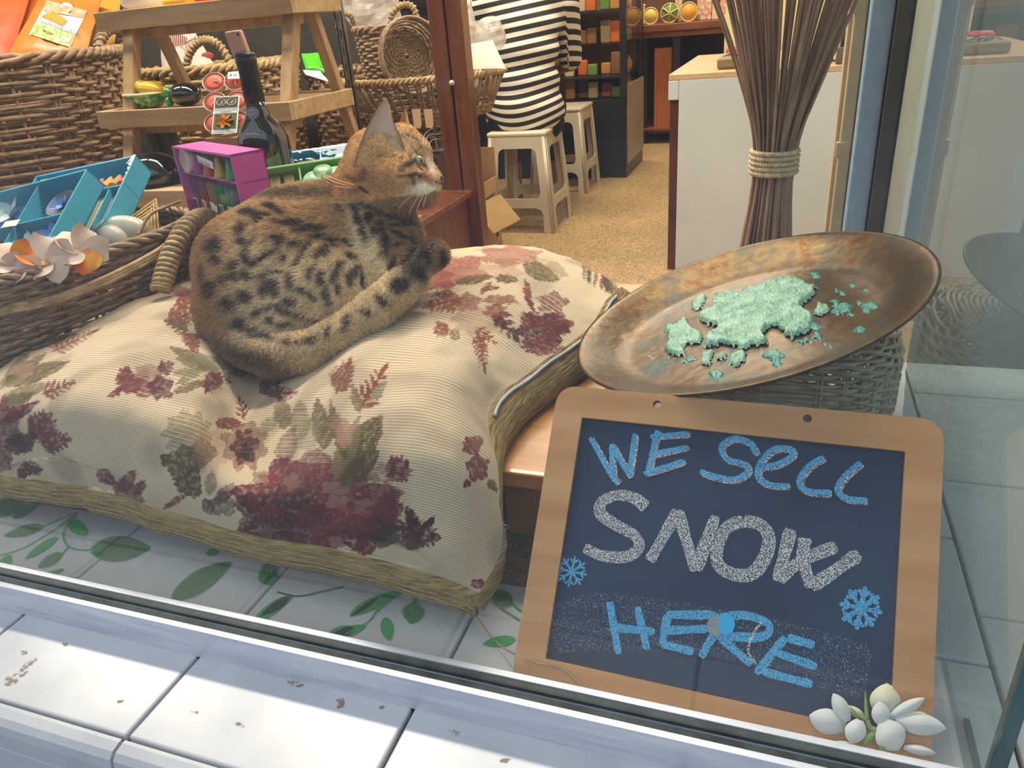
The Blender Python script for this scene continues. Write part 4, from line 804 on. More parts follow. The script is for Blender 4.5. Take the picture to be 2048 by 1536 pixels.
# ears: cupped shells joined to the same skin
def ear(left, right, d0, cup, thick, n=16, m_=14):
    lt, rt_ = catmull([(a, b, 0) for a, b in left], 6), catmull([(a, b, 0) for a, b in right], 6)
    def samp(c, t): i = t * (len(c) - 1); k = min(int(i), len(c) - 2); return c[k] + (c[k + 1] - c[k]) * (i - k)
    out = []
    for layer in (0, 1):
        for j in range(m_ + 1):
            v = j / m_; a, b_ = samp(lt, v), samp(rt_, v)
            for i in range(n + 1):
                u = i / n; p = a + (b_ - a) * u; s = math.sin(math.pi * u); out.append(Pd(p[0], p[1], d0 + 0.026 * (1 - v) ** 3 + 0.026 * v + cup * s * (1 - 0.6 * v) + layer * thick * (0.25 + s)))
    w_ = n + 1; k0 = (m_ + 1) * w_; F = []
    for j in range(m_):
        for i in range(n):
            F.append((j * w_ + i, j * w_ + i + 1, (j + 1) * w_ + i + 1, (j + 1) * w_ + i)); F.append((k0 + j * w_ + i, k0 + (j + 1) * w_ + i, k0 + (j + 1) * w_ + i + 1, k0 + j * w_ + i + 1))
        for i in (0, n): a, b_ = j * w_ + i, (j + 1) * w_ + i; F.append((a, b_, k0 + b_, k0 + a) if i == 0 else (b_, a, k0 + a, k0 + b_))
    return np.array(out), np.array(F), n, m_
E1, F1, n_, m_ = ear([(706, 335), (718, 292), (735, 252), (752, 220), (764, 203), (771, 197)], [(815, 318), (803, 276), (792, 254), (785, 234), (780, 212), (773, 197)], 1.128, 0.016, 0.005)
uu = np.tile(np.arange(n_ + 1) / n_, (m_ + 1) * 2); vv = np.tile(np.repeat(np.arange(m_ + 1) / m_, n_ + 1), 2); lay = np.repeat([0, 1], (n_ + 1) * (m_ + 1))
mixv = lambda a, b_, t: np.array(hexc(a)) * (1 - t[:, None]) + np.array(hexc(b_)) * t[:, None]
c1 = mixv('#e8d2bb', '#e0bdab', np.clip(vv * 1.6, 0, 1)); pocket_shade = np.exp(-((uu - .30) / .10) ** 2 - ((vv - .12) / .18) ** 2); c1 = c1 * (1 - .55 * pocket_shade)[:, None]; edge = np.clip((np.abs(uu - .5) - .40) / .08, 0, 1); c1 = c1 * (1 - edge[:, None]) + np.array(hexc('#a5825a')) * edge[:, None]; bl = np.clip((.30 - vv) / .22, 0, 1)[:, None]; c1 = c1 * (1 - bl) + np.array(hexc('#bd9560')) * bl; c1[lay == 1] = np.array(hexc('#a5793f'))  # fold at the ear's edge gets its shade from darkened colour
E2, F2, n2, m2 = ear([(790, 272), (794, 258), (800, 240), (806, 224), (810, 216)], [(832, 280), (824, 262), (818, 244), (814, 226), (811, 216)], 1.225, 0.014, 0.004)
uu2 = np.tile(np.arange(n2 + 1) / n2, (m2 + 1) * 2); c2 = mixv('#b98b4c', '#e2cda6', np.clip((uu2 - .55) / .3, 0, 1))
AV = np.concatenate([CV, E1, E2]); AF = np.concatenate([CFc, F1 + len(CV), F2 + len(CV) + len(E1)]); AC = np.concatenate([ccol, c1, c2])
cat = thing('cat', (*CV[:, :2].mean(0), CV[:, 2].min()), 'brown spotted cat curled up on the tapestry cushion, looking away', 'cat')
M_CAT = attr_mat('spotted_coat', rough=0.75, spec=0.2, sheen=0.25)
mkobj('body', AV, AF, M_CAT, cat, smooth=True, cols=AC)
# short fur
vn = np.zeros_like(CV); fa = CV[CFc]; fn = np.cross(fa[:, 2] - fa[:, 0], fa[:, 3] - fa[:, 1]); ar = np.linalg.norm(fn, axis=1)
for k in range(4): np.add.at(vn, CFc[:, k], fn)
vn /= np.maximum(np.linalg.norm(vn, axis=1, keepdims=True), 1e-12)
fu = fn / np.maximum(ar, 1e-12)[:, None]
NH = 90000; pick = RNG.choice(len(CFc), NH, p=ar / ar.sum()); w4 = RNG.dirichlet((1, 1, 1, 1), NH)
root = (CV[CFc[pick]] * w4[..., None]).sum(1); hn = (vn[CFc[pick]] * w4[..., None]).sum(1); hc = (ccol[CFc[pick]] * w4[..., None]).sum(1)
hq = Q(root); head = (hq[:, 1] < 400) & (hq[:, 0] > 690); face = head & (hq[:, 0] > 790)
tv = np.array([Pd(a, b_, d) for a, b_, d, _ in tail]); tflow = np.gradient(tv, axis=0)
dt = np.linalg.norm(root[:, None] - tv[None], axis=2); onT = (dt.min(1) < 0.05) & (hq[:, 1] > 540 + (800 - hq[:, 0]) * 0.55)
flow = np.repeat((-CR * 0.85 - ZU * 0.55)[None], NH, 0); flow[head] = -CR * 0.8 - ZU * 0.35; flow[onT] = tflow[dt[onT].argmin(1)]
leg = (hq[:, 0] > 770) & (hq[:, 1] > 470) & ~onT; flow[leg] = CR * 0.6 - ZU * 0.8
flow += RNG.normal(0, 0.42, flow.shape); flow -= (flow * hn).sum(1)[:, None] * hn; flow /= np.linalg.norm(flow, axis=1, keepdims=True)
ln_ = RNG.uniform(0.007, 0.012, NH); ln_[head] *= 0.6; ln_[face] *= 0.5; ln_[onT] *= 1.05
pts = np.stack([root - hn * 0.0008, root + (flow * 0.55 + hn * 0.48) * (ln_ * .55)[:, None], root + (flow * 0.9 + hn * 0.58) * ln_[:, None]], 1)
hcv = bpy.data.hair_curves.new('fur'); hcv.add_curves([3] * NH)
hcv.attributes['position'].data.foreach_set('vector', (pts - ORIG[cat.name]).astype(np.float32).ravel())
ra = hcv.attributes.new('radius', 'FLOAT', 'POINT') if 'radius' not in hcv.attributes else hcv.attributes['radius']; ra.data.foreach_set('value', np.tile([0.00042, 0.00034, 0.00006], NH).astype(np.float32))
hcol = hcv.attributes.new('Col', 'FLOAT_COLOR', 'CURVE'); h4 = np.ones((NH, 4), np.float32); h4[:, :3] = hc * RNG.uniform(0.6, 1.55, (NH, 1)); hcol.data.foreach_set('color', h4.ravel())
fo = bpy.data.objects.new('fur', hcv); COL.objects.link(fo); fo.parent = cat; fo['kind'] = 'stuff'; ORIG[fo.name] = ORIG[cat.name]
hcv.materials.append(attr_mat('fur_strands', rough=0.6, spec=0.25, sheen=0.2))
# eye, nose, whiskers, collar
M_EYE = mat('pale_green_eye', '#a7a878', 0.08, '#c6c391', scale=200, coat=1.0); M_PUP = mat('black_pupil', '#0a0a0a', 0.05, coat=1.0); M_NOSE = mat('brown_pink_nose', '#7d4a40', 0.45, '#5c332d', scale=300); M_WHI = mat('white_whisker', '#f2eee6', 0.4)
ec = Pd(838, 321, 1.166); ef = nrm(Pd(852, 324, 1.150) - ec); exx, eyy, _ = frame(ef)
eye = MB().ell(ec, (0.0078, 0.0078, 0.0078)).build('eye', M_EYE, cat, smooth=True)
MB().ell(ec + ef * 0.0062, (0.0020, 0.0046, 0.0020), (exx, eyy, ef), 14, 8).build('pupil', M_PUP, eye, smooth=True)
b = MB().ell(Pd(879, 357, 1.180), (0.0075, 0.0080, 0.0062), (CR, CF, ZU)); b.ell(Pd(880, 366, 1.178), (0.0045, 0.006, 0.004), (CR, CF, ZU)); b.build('nose', M_NOSE, cat, smooth=True)
for (a, c, e, dd) in (((842, 375), (812, 382), (778, 384), 1.14), ((845, 378), (815, 398), (797, 416), 1.13), ((848, 378), (826, 410), (817, 430), 1.13), ((852, 380), (838, 408), (832, 426), 1.13), ((850, 376), (815, 388), (790, 392), 1.12), ((856, 378), (850, 400), (846, 414), 1.14), ((846, 290), (850, 268), (866, 256), 1.18), ((851, 294), (856, 272), (880, 268), 1.18), ((856, 297), (864, 280), (884, 278), 1.185)):
    pth = catmull([Pd(*a, 1.16), Pd(*c, (1.16 + dd) / 2), Pd(*e, dd)], 6); MB().tube(pth, np.linspace(0.00055, 0.00015, len(pth)), 4).build('whisker', M_WHI, cat, smooth=True)
col_th = []
collar_c = [Pd(a, b_, d) for a, b_, d in ((716, 372, 1.17), (760, 396, 1.165), (812, 402, 1.18), (830, 400, 1.22), (790, 385, 1.27), (720, 362, 1.255))]
M_COLR = mat('brown_cat_collar', '#5b3a26', 0.6)
collar = MB().tube(catmull(collar_c, 8, closed=True), 0.0025, 6, closed=True).build('collar', M_COLR, cat, smooth=True)
for i, (c, pl) in enumerate((('#f26a2e', [(716, 374), (690, 366), (660, 356), (634, 350)]), ('#b9d24a', [(716, 373), (690, 370), (664, 362), (646, 352)]), ('#f2603a', [(718, 378), (690, 374), (668, 372), (652, 362)]), ('#f59a6a', [(712, 370), (680, 362), (655, 352), (640, 347)]), ('#7a5aa0', [(714, 376), (694, 376), (672, 374), (662, 368)]))):
    pth = catmull([Pd(a, b_, 1.165 - 0.004 * i) for a, b_ in pl], 6); b = MB().tube(pth, 0.0024, 4, flat=0.25); b.build('ribbon', mat('neon_ribbon_%s' % c[1:], c, 0.4), collar, smooth=True)
# ------------------------------------------------------------------ wicker
M_WICK = mat('grey_brown_wicker', '#b0977a', 0.7, '#836b52', scale=40, stretch=(1, 1, 3), detail=3)
M_WICK2 = mat('tan_wicker', '#c2a878', 0.65, '#957850', scale=40, stretch=(1, 1, 3), detail=3)
M_WICK3 = mat('dark_wicker', '#a58766', 0.7, '#755a41', scale=40, stretch=(1, 1, 3), detail=3)
M_WICKG = mat('bleached_wicker', '#d8ccb2', 0.7, '#aa9e86', scale=40, stretch=(1, 1, 3), detail=3)
M_STAKE = mat('wicker_stake', '#a88a62', 0.7, '#82684a', scale=30)
def sup(th, n): c, s = np.cos(th), np.sin(th); return np.sign(c) * np.abs(c) ** (2 / n), np.sign(s) * np.abs(s) ** (2 / n)
def basket(t, c, ex, ey, prof, ns, rows, rad, wm, sm=None, n=2.6, amp=None, rim=2, wob=0.25, arc=None, k=5):
    "prof: (height, half length, half width) from the foot upwards; strands weave in and out of the stakes"
    c = np.asarray(c, float); ph = np.array([p[0] for p in prof]); pa = np.array([p[1] for p in prof]); pb = np.array([p[2] for p in prof]); amp = amp or rad * 1.1; sm = sm or M_STAKE
    th = np.linspace(0, 2 * math.pi, ns * 4, endpoint=False); ux_, uy_ = sup(th, n); w_ = MB(); rg = np.random.default_rng(len(wm.name) + ns)
    zs = ph[0] + (ph[-1] - ph[0]) * (np.arange(rows) + 0.5) / rows
    for j, z in enumerate(zs):
        a, b_ = np.interp(z, ph, pa), np.interp(z, ph, pb); o = amp * np.cos(ns / 2 * th + math.pi * j); zz = z + rad * wob * np.sin(3 * th + rg.uniform(0, 6)) + rad * 0.3 * np.cos(ns / 4 * th + j)
        path = c + ((a + o) * ux_)[:, None] * ex + ((b_ + o) * uy_)[:, None] * ey + zz[:, None] * ZU
        w_.tube(path, rad * rg.uniform(0.85, 1.15), k, closed=True)
    w_.build('weave', wm, t, smooth=True, kind='stuff')
    s_ = MB()
    for i in range(ns):
        t0 = 2 * math.pi * i / ns
        for dd in (-1, 1):
            x0, y0 = sup(np.array([t0 + dd * 0.012]), n); s_.tube(np.array([c + np.interp(z, ph, pa) * x0[0] * ex + np.interp(z, ph, pb) * y0[0] * ey + z * ZU for z in np.linspace(ph[0], ph[-1], 5)]), rad * 0.9, 4)
    s_.build('stakes', sm, t, smooth=True, kind='stuff')
    if rim:
        r_ = MB(); z = ph[-1]; tw = ns * 0.55
        for q in range(rim):
            o = rad * 1.5
            path = c + ((pa[-1] + o * np.cos(tw * th + 2 * math.pi * q / rim)) * ux_)[:, None] * ex + ((pb[-1] + o * np.cos(tw * th + 2 * math.pi * q / rim)) * uy_)[:, None] * ey + (z + rad + o * np.sin(tw * th + 2 * math.pi * q / rim))[:, None] * ZU
            r_.tube(path, rad * 1.25, k, closed=True)
        r_.build('rim', wm, t, smooth=True)
    f_ = MB(); a, b_ = pa[0], pb[0]; x0, y0 = sup(np.linspace(0, 2 * math.pi, 40, endpoint=False), n)
    f_.prism(c + (a * x0)[:, None] * ex + (b_ * y0)[:, None] * ey + (ph[0] if ph[0] < ph[-1] else ph[0]) * ZU, (0, 0, 0.006)); f_.build('base', sm, t)
def handle(t, pts, r, turns, wm, name='handle'):
    pth = catmull(pts, 10); b = MB().tube(pth, r * 0.82, 8); n = len(pth); m_ = turns * 10; tt = np.linspace(0, n - 1, m_); base = np.stack([np.interp(tt, np.arange(n), pth[:, i]) for i in range(3)], 1)
    tg = np.gradient(base, axis=0); tg /= np.linalg.norm(tg, axis=1, keepdims=True); e1 = frame(tg[0])[0]; out = []
    for i in range(m_):
        e1 = nrm(e1 - e1.dot(tg[i]) * tg[i]); e2 = np.cross(tg[i], e1); a = 2 * math.pi * turns * i / m_; out.append(base[i] + r * 0.86 * (math.cos(a) * e1 + math.sin(a) * e2))
    b.tube(np.array(out), r * 0.34, 5); return b.build(name, wm, t, smooth=True)

# upturned basket under the tray
t = thing('wicker_basket', (0.04, 1.16, 0), 'upturned grey wicker basket under the raised side of the brass tray', 'basket')
basket(t, (0.035, 1.150, 0), np.array([1, 0, 0.]), np.array([0, 1., 0]), [(0.002, 0.142, 0.150), (0.10, 0.150, 0.156), (0.18, 0.150, 0.156), (0.21, 0.140, 0.148), (0.222, 0.120, 0.13)], 34, 34, 0.0030, M_WICKG, M_WICKG, n=3.6, rim=0)
b = MB()
for j in range(16):
    a = 0.120 * (1 - j / 16.5); th = np.linspace(0, 2 * math.pi, 80, endpoint=False); x0, y0 = sup(th, 3.0); b.tube(np.array([0.035, 1.15, 0.2225]) + (a * x0)[:, None] * [1, 0, 0] + (a * 1.06 * y0)[:, None] * [0, 1, 0] + (0.002 * np.cos(17 * th + math.pi * j))[:, None] * ZU, 0.0032, 5, closed=True)
b.build('bottom', M_WICKG, t, smooth=True, kind='stuff')

# oval basket with the gift boxes
ax_ = nrm([0.24, 0.97, 0]); an_ = nrm([0.97, -0.24, 0]); oc = np.array([-1.290, 0.985, BZ + 0.001])
t = thing('wicker_basket', oc, 'low oval wicker basket with a thick wrapped handle, filled with blue gift boxes', 'basket')
basket(t, oc, ax_, an_, [(0, 0.24, 0.100), (0.06, 0.26, 0.130), (0.13, 0.28, 0.152), (0.186, 0.292, 0.166)], 36, 25, 0.0040, M_WICK, n=2.4, rim=3)
handle(t, [P(322, 580, d=1.33), P(332, 540, d=1.34), P(350, 492, d=1.36), P(380, 448, d=1.40), P(412, 434, d=1.44), P(440, 450, d=1.48), P(452, 490, d=1.50), P(455, 530, d=1.50)], 0.0165, 34, M_WICK2)
b = MB()
for s_ in range(3):
    b.tube(catmull([P(-30, 620 + 6 * s_, d=1.205), P(90, 600 + 5 * s_, d=1.24), P(200, 560 + 6 * s_, d=1.285), P(300, 510 + 6 * s_, d=1.36), P(345, 478 + 5 * s_, d=1.44)], 8), 0.0042, 5)
b.build('border_braid', M_WICK2, t, smooth=True)

# big basket with the orange pouches
hx, hy = np.array([.654, .756, 0.]), np.array([-.756, .654, 0.]); bc = P(250, 105, y=1.95) - hx * .36 + hy * .27; bc[2] = FLOOR
t = thing('wicker_basket', bc, 'tall brown wicker hamper holding orange tea pouches beside the ladder shelf', 'basket')
basket(t, bc, hx, hy, [(0.0, 0.29, 0.21), (0.4, 0.33, 0.24), (0.905, 0.365, 0.27)], 40, 58, 0.0072, M_WICK3, n=4.0, rim=3)
handle(t, [P(196, 118, d=2.62), P(200, 84, d=2.62), P(214, 62, d=2.66), P(230, 57, d=2.70), P(244, 68, d=2.74), P(250, 104, d=2.76)], 0.017, 16, M_WICK)

def pouch(name, corners, bulge, m, label=None, cat_='pouch', group=None, parent=None, n=12, crease=0.3, seed=0):
    "soft bag from four corners (top left, top right, bottom right, bottom left)"
    A, B_, C_, D_ = [np.asarray(c, float) for c in corners]; nn = nrm(np.cross(B_ - A, D_ - A)); nn = nn if nn @ (EY - A) > 0 else -nn; G = [np.zeros((n + 1, n + 1, 3)) for _ in range(2)]
    for i in range(n + 1):
        for j in range(n + 1):
            u, v = j / n, i / n; p = (A * (1 - u) + B_ * u) * (1 - v) + (D_ * (1 - u) + C_ * u) * v; h_ = bulge * (4 * u * (1 - u)) ** 0.6 * min(1, 3.2 * v) * (0.25 + 0.75 * v) * (1 if v < 1 else 0.6)
            w_ = bulge * crease * (vnoise(np.array([[p[0] * 25 + seed, p[1] * 25, p[2] * 25]]), 1.0)[0] - 0.5)
            G[0][i, j] = p + nn * (h_ + w_ + 0.0012); G[1][i, j] = p - nn * (h_ * 0.8 + 0.0012)
    b = MB().grid(G[0]); b.grid(G[1][:, ::-1])
    for s_ in (G,):
        e0 = np.concatenate([s_[0][0], s_[0][:, -1], s_[0][-1, ::-1], s_[0][::-1, 0]]); e1 = np.concatenate([s_[1][0], s_[1][:, -1], s_[1][-1, ::-1], s_[1][::-1, 0]]); b.grid(np.stack([e0, e1]))
    o = b.build(name, m, parent, smooth=True)
    if label: tag(o, label, cat_, group)
    return o, G[0]
M_ORG = mat('orange_foil', '#e8842f', 0.35, '#d96f22', scale=9, spec=0.6); M_ORG2 = mat('deep_orange_foil', '#cf5f22', 0.4, '#b94f1b', scale=8); M_YEL = mat('mustard_foil', '#c9952f', 0.38, '#b5832a', scale=8); M_WHT = mat('white_label_paper', '#eeece6', 0.6); M_INK = mat('black_ink', '#1c1c1e', 0.6); M_GRN = mat('leaf_green_print', '#6f9d35', 0.6, '#9fc257', scale=200); M_TUR = mat('turmeric_print', '#e8a025', 0.6, '#c9781c', scale=150); M_PINKINK = mat('maroon_print', '#7d3f3a', 0.6)
def wallpt(px, py, y): return P(px, py, y=y)
t = thing('tea_pouch', P(120, 100, d=2.660), 'bright orange foil tea pouch with a printed turmeric label', 'pouch', 'pouches in the tall hamper')
_, G = pouch('bag', [P(98, -40, d=2.740), P(205, -10, d=2.740), P(168, 125, d=2.640), P(10, 125, d=2.640)], 0.035, M_ORG, parent=t)
def on(G, u, v, lift=0.0015):
    n = G.shape[0] - 1; i, j = min(v * n, n - 1e-6), min(u * n, n - 1e-6); a, c = int(i), int(j); fi, fj = i - a, j - c; p = (G[a, c] * (1 - fj) + G[a, c + 1] * fj) * (1 - fi) + (G[a + 1, c] * (1 - fj) + G[a + 1, c + 1] * fj) * fi
    nn = nrm(np.cross(G[a, c + 1] - G[a, c], G[a + 1, c] - G[a, c])); nn = nn if nn @ (EY - p) > 0 else -nn; return p + nn * lift
def onpix(G, px, py, lift=0.0015):
    qs = Q(G.reshape(-1, 3)).reshape(G.shape[0], G.shape[1], 2); d = ((qs - [px, py]) ** 2).sum(2); i, j = np.unravel_index(d.argmin(), d.shape); p = G[i, j]; k = 0.006
    cn = nrm(np.cross(G[min(i + 1, len(G) - 1), j] - G[max(i - 1, 0), j], G[i, min(j + 1, len(G) - 1)] - G[i, max(j - 1, 0)])); r = CM @ np.array([px - IW / 2, py - IH / 2, FOC]); tt = ((p - EY) @ cn) / (r @ cn); q = EY + tt * r; return q + nrm(EY - q) * lift
def patch(name, G, quad, m, parent, lift=0.0015, n=6):
    g_ = np.zeros((n + 1, n + 1, 3))
    for i in range(n + 1):
        for j in range(n + 1):
            u, v = j / n, i / n; q = (np.array(quad[0]) * (1 - u) + np.array(quad[1]) * u) * (1 - v) + (np.array(quad[3]) * (1 - u) + np.array(quad[2]) * u) * v; g_[i, j] = onpix(G, q[0], q[1], lift)
    return MB().grid(g_).build(name, m, parent, smooth=True)
C3 = lambda x, y: (40 + x / 9.309, y / 9.309)
lab = patch('label', G, [C3(510, 10), C3(1255, 205), C3(920, 890), C3(170, 640)], M_WHT, t, 0.003)
for nm, pl, m_ in (('label_sky', [(480, 10), (1250, 200), (1170, 330), (440, 200)], mat('label_sky_print', '#d9b394', 0.6, '#c98a5a', scale=40)), ('label_turmeric', [(390, 300), (620, 190), (880, 380), (790, 480)], M_TUR), ('label_leaves', [(320, 420), (1010, 640), (900, 870), (190, 640)], mat('label_herb_print', '#c8d690', 0.6, '#7fa644', scale=60)), ('label_cup', [(420, 540), (640, 640), (610, 730), (430, 660)], M_PINKINK), ('label_price', [(700, 670), (940, 710), (920, 790), (690, 740)], M_WHT), ('label_bar', [(440, 700), (720, 805), (710, 830), (420, 715)], M_INK)):
    patch(nm, G, [C3(*q) for q in pl], m_, lab, 0.0045 + 0.0008 * len(pl), 3)
pp = [onpix(G, *C3(850 + 145 * math.cos(a), 140 + 100 * math.sin(a)), lift=0.006) for a in np.linspace(0, 2 * math.pi, 24, endpoint=False)]
MB().add(pp, [tuple(range(24))]).build('label_seal', M_WHT, lab)
MB().tube(np.array(pp), 0.0012, 4, closed=True).build('label_seal_ring', M_INK, lab)
e_x = nrm(onpix(G, *C3(900, 590)) - onpix(G, *C3(370, 410))); e_y = nrm(onpix(G, *C3(510, 10)) - onpix(G, *C3(170, 640))); e_y = nrm(e_y - e_y @ e_x * e_x)
text('label_text', 'ชาเขียวกลิ่นขมิ้นชัน', 0.021, onpix(G, *C3(365, 425), lift=0.009), e_x, e_y, M_INK, lab, shear=0.1)
text('price_text', '฿ 49', 0.012, onpix(G, *C3(715, 715), lift=0.0115), e_x, e_y, M_INK, lab)
pouch('tea_pouch', [P(-60, -50, d=2.800), P(70, -40, d=2.800), P(20, 125, d=2.680), P(-90, 125, d=2.680)], 0.03, M_ORG2, 'deep orange foil tea pouch slumped behind the bright orange one', 'pouch', 'pouches in the tall hamper')
pouch('tea_pouch', [P(40, -60, d=2.870), P(150, -50, d=2.870), P(110, 100, d=2.780), P(0, 100, d=2.780)], 0.03, M_ORG, 'plain orange foil tea pouch pressed against the hamper wall', 'pouch', 'pouches in the tall hamper')
pp_, G2 = pouch('tea_pouch', [P(190, -40, d=2.840), P(248, -40, d=2.840), P(225, 115, d=2.740), P(160, 115, d=2.740)], 0.018, M_YEL, 'mustard yellow foil pouch with a leafy label beside the hamper handle', 'pouch', 'pouches in the tall hamper')
patch('label', G2, [(190, 42), (212, 38), (198, 92), (172, 90)], mat('leafy_label_print', '#b59a78', 0.6, '#7f9150', scale=60), pp_, 0.003, 4)

# ------------------------------------------------------------------ gift boxes
def unit_frame(TL, TR, BR):
    ex = nrm(TR - TL); ey = BR - TR; ey = nrm(ey - ey @ ex * ex); ez = np.cross(ex, ey); ez = ez if ez @ (EY - TR) > 0 else -ez; return ex, ey, ez
def open_box(name, TL, TR, BR, depth, m, label, vdiv=(), hdiv=(), wall=0.004, group=None, film=True):
    "shallow open-faced card box: ex to the right, ey down the face, ez to the viewer"
    ex, ey, ez = unit_frame(TL, TR, BR); W_ = np.linalg.norm(TR - TL); H_ = abs((BR - TR) @ ey); O = TL.copy(); Ax = (ex, ey, ez)
    t = thing(name, O + ex * W_ / 2 + ey * H_ - ez * depth / 2, label, 'gift box', group); pt = lambda u, v, w_: O + ex * u + ey * v - ez * w_
    MB().box(pt(W_ / 2, H_ / 2, depth - 0.001), (W_, H_, 0.002), Ax).build('back', m, t)
    for nm, c, s in (('top', pt(W_ / 2, wall / 2, depth / 2), (W_, wall, depth)), ('bottom', pt(W_ / 2, H_ - wall / 2, depth / 2), (W_, wall, depth)), ('side', pt(wall / 2, H_ / 2, depth / 2), (wall, H_, depth)), ('side', pt(W_ - wall / 2, H_ / 2, depth / 2), (wall, H_, depth))): MB().box(c, s, Ax).build(nm, m, t)
    for (u, v0, v1) in vdiv: MB().box(pt(u * W_, (v0 + v1) / 2 * H_, depth * .55), (0.003, (v1 - v0) * H_, depth * .9), Ax).build('divider', m, t)
    for (v, u0, u1) in hdiv: MB().box(pt((u0 + u1) / 2 * W_, v * H_, depth * .55), ((u1 - u0) * W_, 0.003, depth * .9), Ax).build('divider', m, t)
    if film: MB().box(pt(W_ / 2, H_ / 2, -0.0012), (W_, H_, 0.0006), Ax).build('clear_film', M_FILM, t)
    return t, pt, ex, ey, ez, W_, H_
M_FILM = clear_mat('clear_film', ior=1.22, bumpy=0.06)
M_BOXB = mat('turquoise_card', '#4fb3cf', 0.4, '#45a7c4', scale=6); M_BOXP = mat('magenta_card', '#d767b6', 0.4, '#c957a6', scale=6); M_BOXG = mat('lime_card', '#8cc86a', 0.4, '#7fbb5c', scale=6)
M_WAXW = mat('frosted_wax', '#c6dcda', 0.35, '#aac8d6', scale=40, spec=0.6); M_WAXB = mat('blue_wax', '#4f83d6', 0.3, '#6b9be0', scale=40); M_STONE = mat('grey_stone_dish', '#8d9698', 0.7, '#767f82', scale=60, bump=.2); M_WAXG = mat('mint_wax', '#a6d8a8', 0.35, '#8cc890', scale=40)
def flower5(b, c, ex, ey, ez, r, cup=0.35, petals=5, wide=0.42):
    for k in range(petals):
        a = 2 * math.pi * k / petals; dx = ex * math.cos(a) + ey * math.sin(a); dy = np.cross(ez, dx); G = np.zeros((6, 5, 3))
        for i in range(6):
            v = i / 5; wv = wide * r * math.sin(math.pi * (0.12 + 0.80 * v)) ** 0.8
            for j in range(5):
                u = (j / 4 - .5) * 2; G[i, j] = c + dx * r * v + dy * wv * u + ez * (cup * r * v * v + 0.12 * r * u * u - 0.10 * r * u)
        b.grid(G); b.grid(G[:, ::-1] - ez * 0.0012)
# front blue box
t, pt, ex, ey, ez, W_, H_ = open_box('gift_box', P(-75, 402, d=1.54), P(175, 337, d=1.43), P(84, 512, d=1.31), 0.045, M_BOXB, 'turquoise gift box with blue wax flowers and a stone dish, propped in front of another', [(0.62, 0, 1.0)], [(0.5, 0, 1)])
b = MB(); flower5(b, pt(W_ * .42, H_ * .24, .022), ex, ey, ez, .034); b.build('wax_flower', M_WAXW, t, smooth=True)
b = MB(); flower5(b, pt(W_ * .40, H_ * .27, .036), ex, -ey, ez, .036); b.build('wax_flower', M_WAXB, t, smooth=True)
b = MB().lathe([(0.004, 0), (0.026, 0.001), (0.033, 0.008), (0.034, 0.014), (0.031, 0.014), (0.028, 0.006), (0.004, 0.004)], pt(W_ * .82, H_ * .25, .034), (ex, ey, ez), 28); dish = b.build('stone_dish', M_STONE, t, smooth=True)
b = MB(); flower5(b, pt(W_ * .82, H_ * .25, .026), ex, ey, ez, .022); b.build('wax_flower', M_WAXB, t, smooth=True)
for (u, v, w_, m_, r_) in ((.74, .72, .024, M_WAXW, .030), (.86, .84, .020, M_WAXW, .026), (.88, .64, .026, M_WAXB, .028), (.72, .90, .030, M_WAXB, .026), (.92, .92, .024, M_WAXW, .022), (.20, .75, .03, M_WAXB, .03), (.45, .8, .03, M_WAXW, .03)):
    b = MB(); flower5(b, pt(W_ * u, H_ * v, w_), nrm(ex + ey * u), nrm(ey - ex * u), ez, r_); b.build('wax_flower', m_, t, smooth=True)
MB().box(pt(W_ * .62, H_ * .52, -0.003), (0.042, 0.016, 0.0006), (nrm(ex + .1 * ey), nrm(ey - .1 * ex), ez)).build('price_sticker', M_WHT, t)
# rear blue box
t, pt, ex, ey, ez, W_, H_ = open_box('gift_box', P(72, 352, d=1.64), P(272, 310, d=1.56), P(172, 520, d=1.42), 0.050, M_BOXB, 'turquoise gift box of incense cones and sticks leaning behind the wax flower box', [(0.72, .3, 1), (.86, .3, 1)], [(0.28, 0, 1)])
for i, c in enumerate(('#8d7a70', '#8f4a66', '#d06a92', '#d8a24a', '#e88a4e', '#d8604a')):
    MB().lathe([(0.013, 0), (0.012, 0.004), (0.003, 0.034)], pt(W_ * (.50 + .085 * i), H_ * .235, .018), (ex, np.cross(-ey, ex), -ey), 16).build('incense_cone', mat('incense_%s' % c[1:], c, 0.8), t, smooth=True)
for i in range(8): MB().tube([pt(W_ * (.74 + .03 * i), H_ * .32, .02), pt(W_ * (.74 + .03 * i), H_ * .95, .02)], 0.0022, 5).build('incense_stick', mat('stick_tan%d' % (i % 3), ('#c9b894', '#e3ddc8', '#8fb0b8')[i % 3], 0.7), t)
MB().box(pt(W_ * .16, H_ * .10, -0.003), (0.03, 0.012, 0.0006), (ex, ey, ez)).build('price_sticker', M_WHT, t)
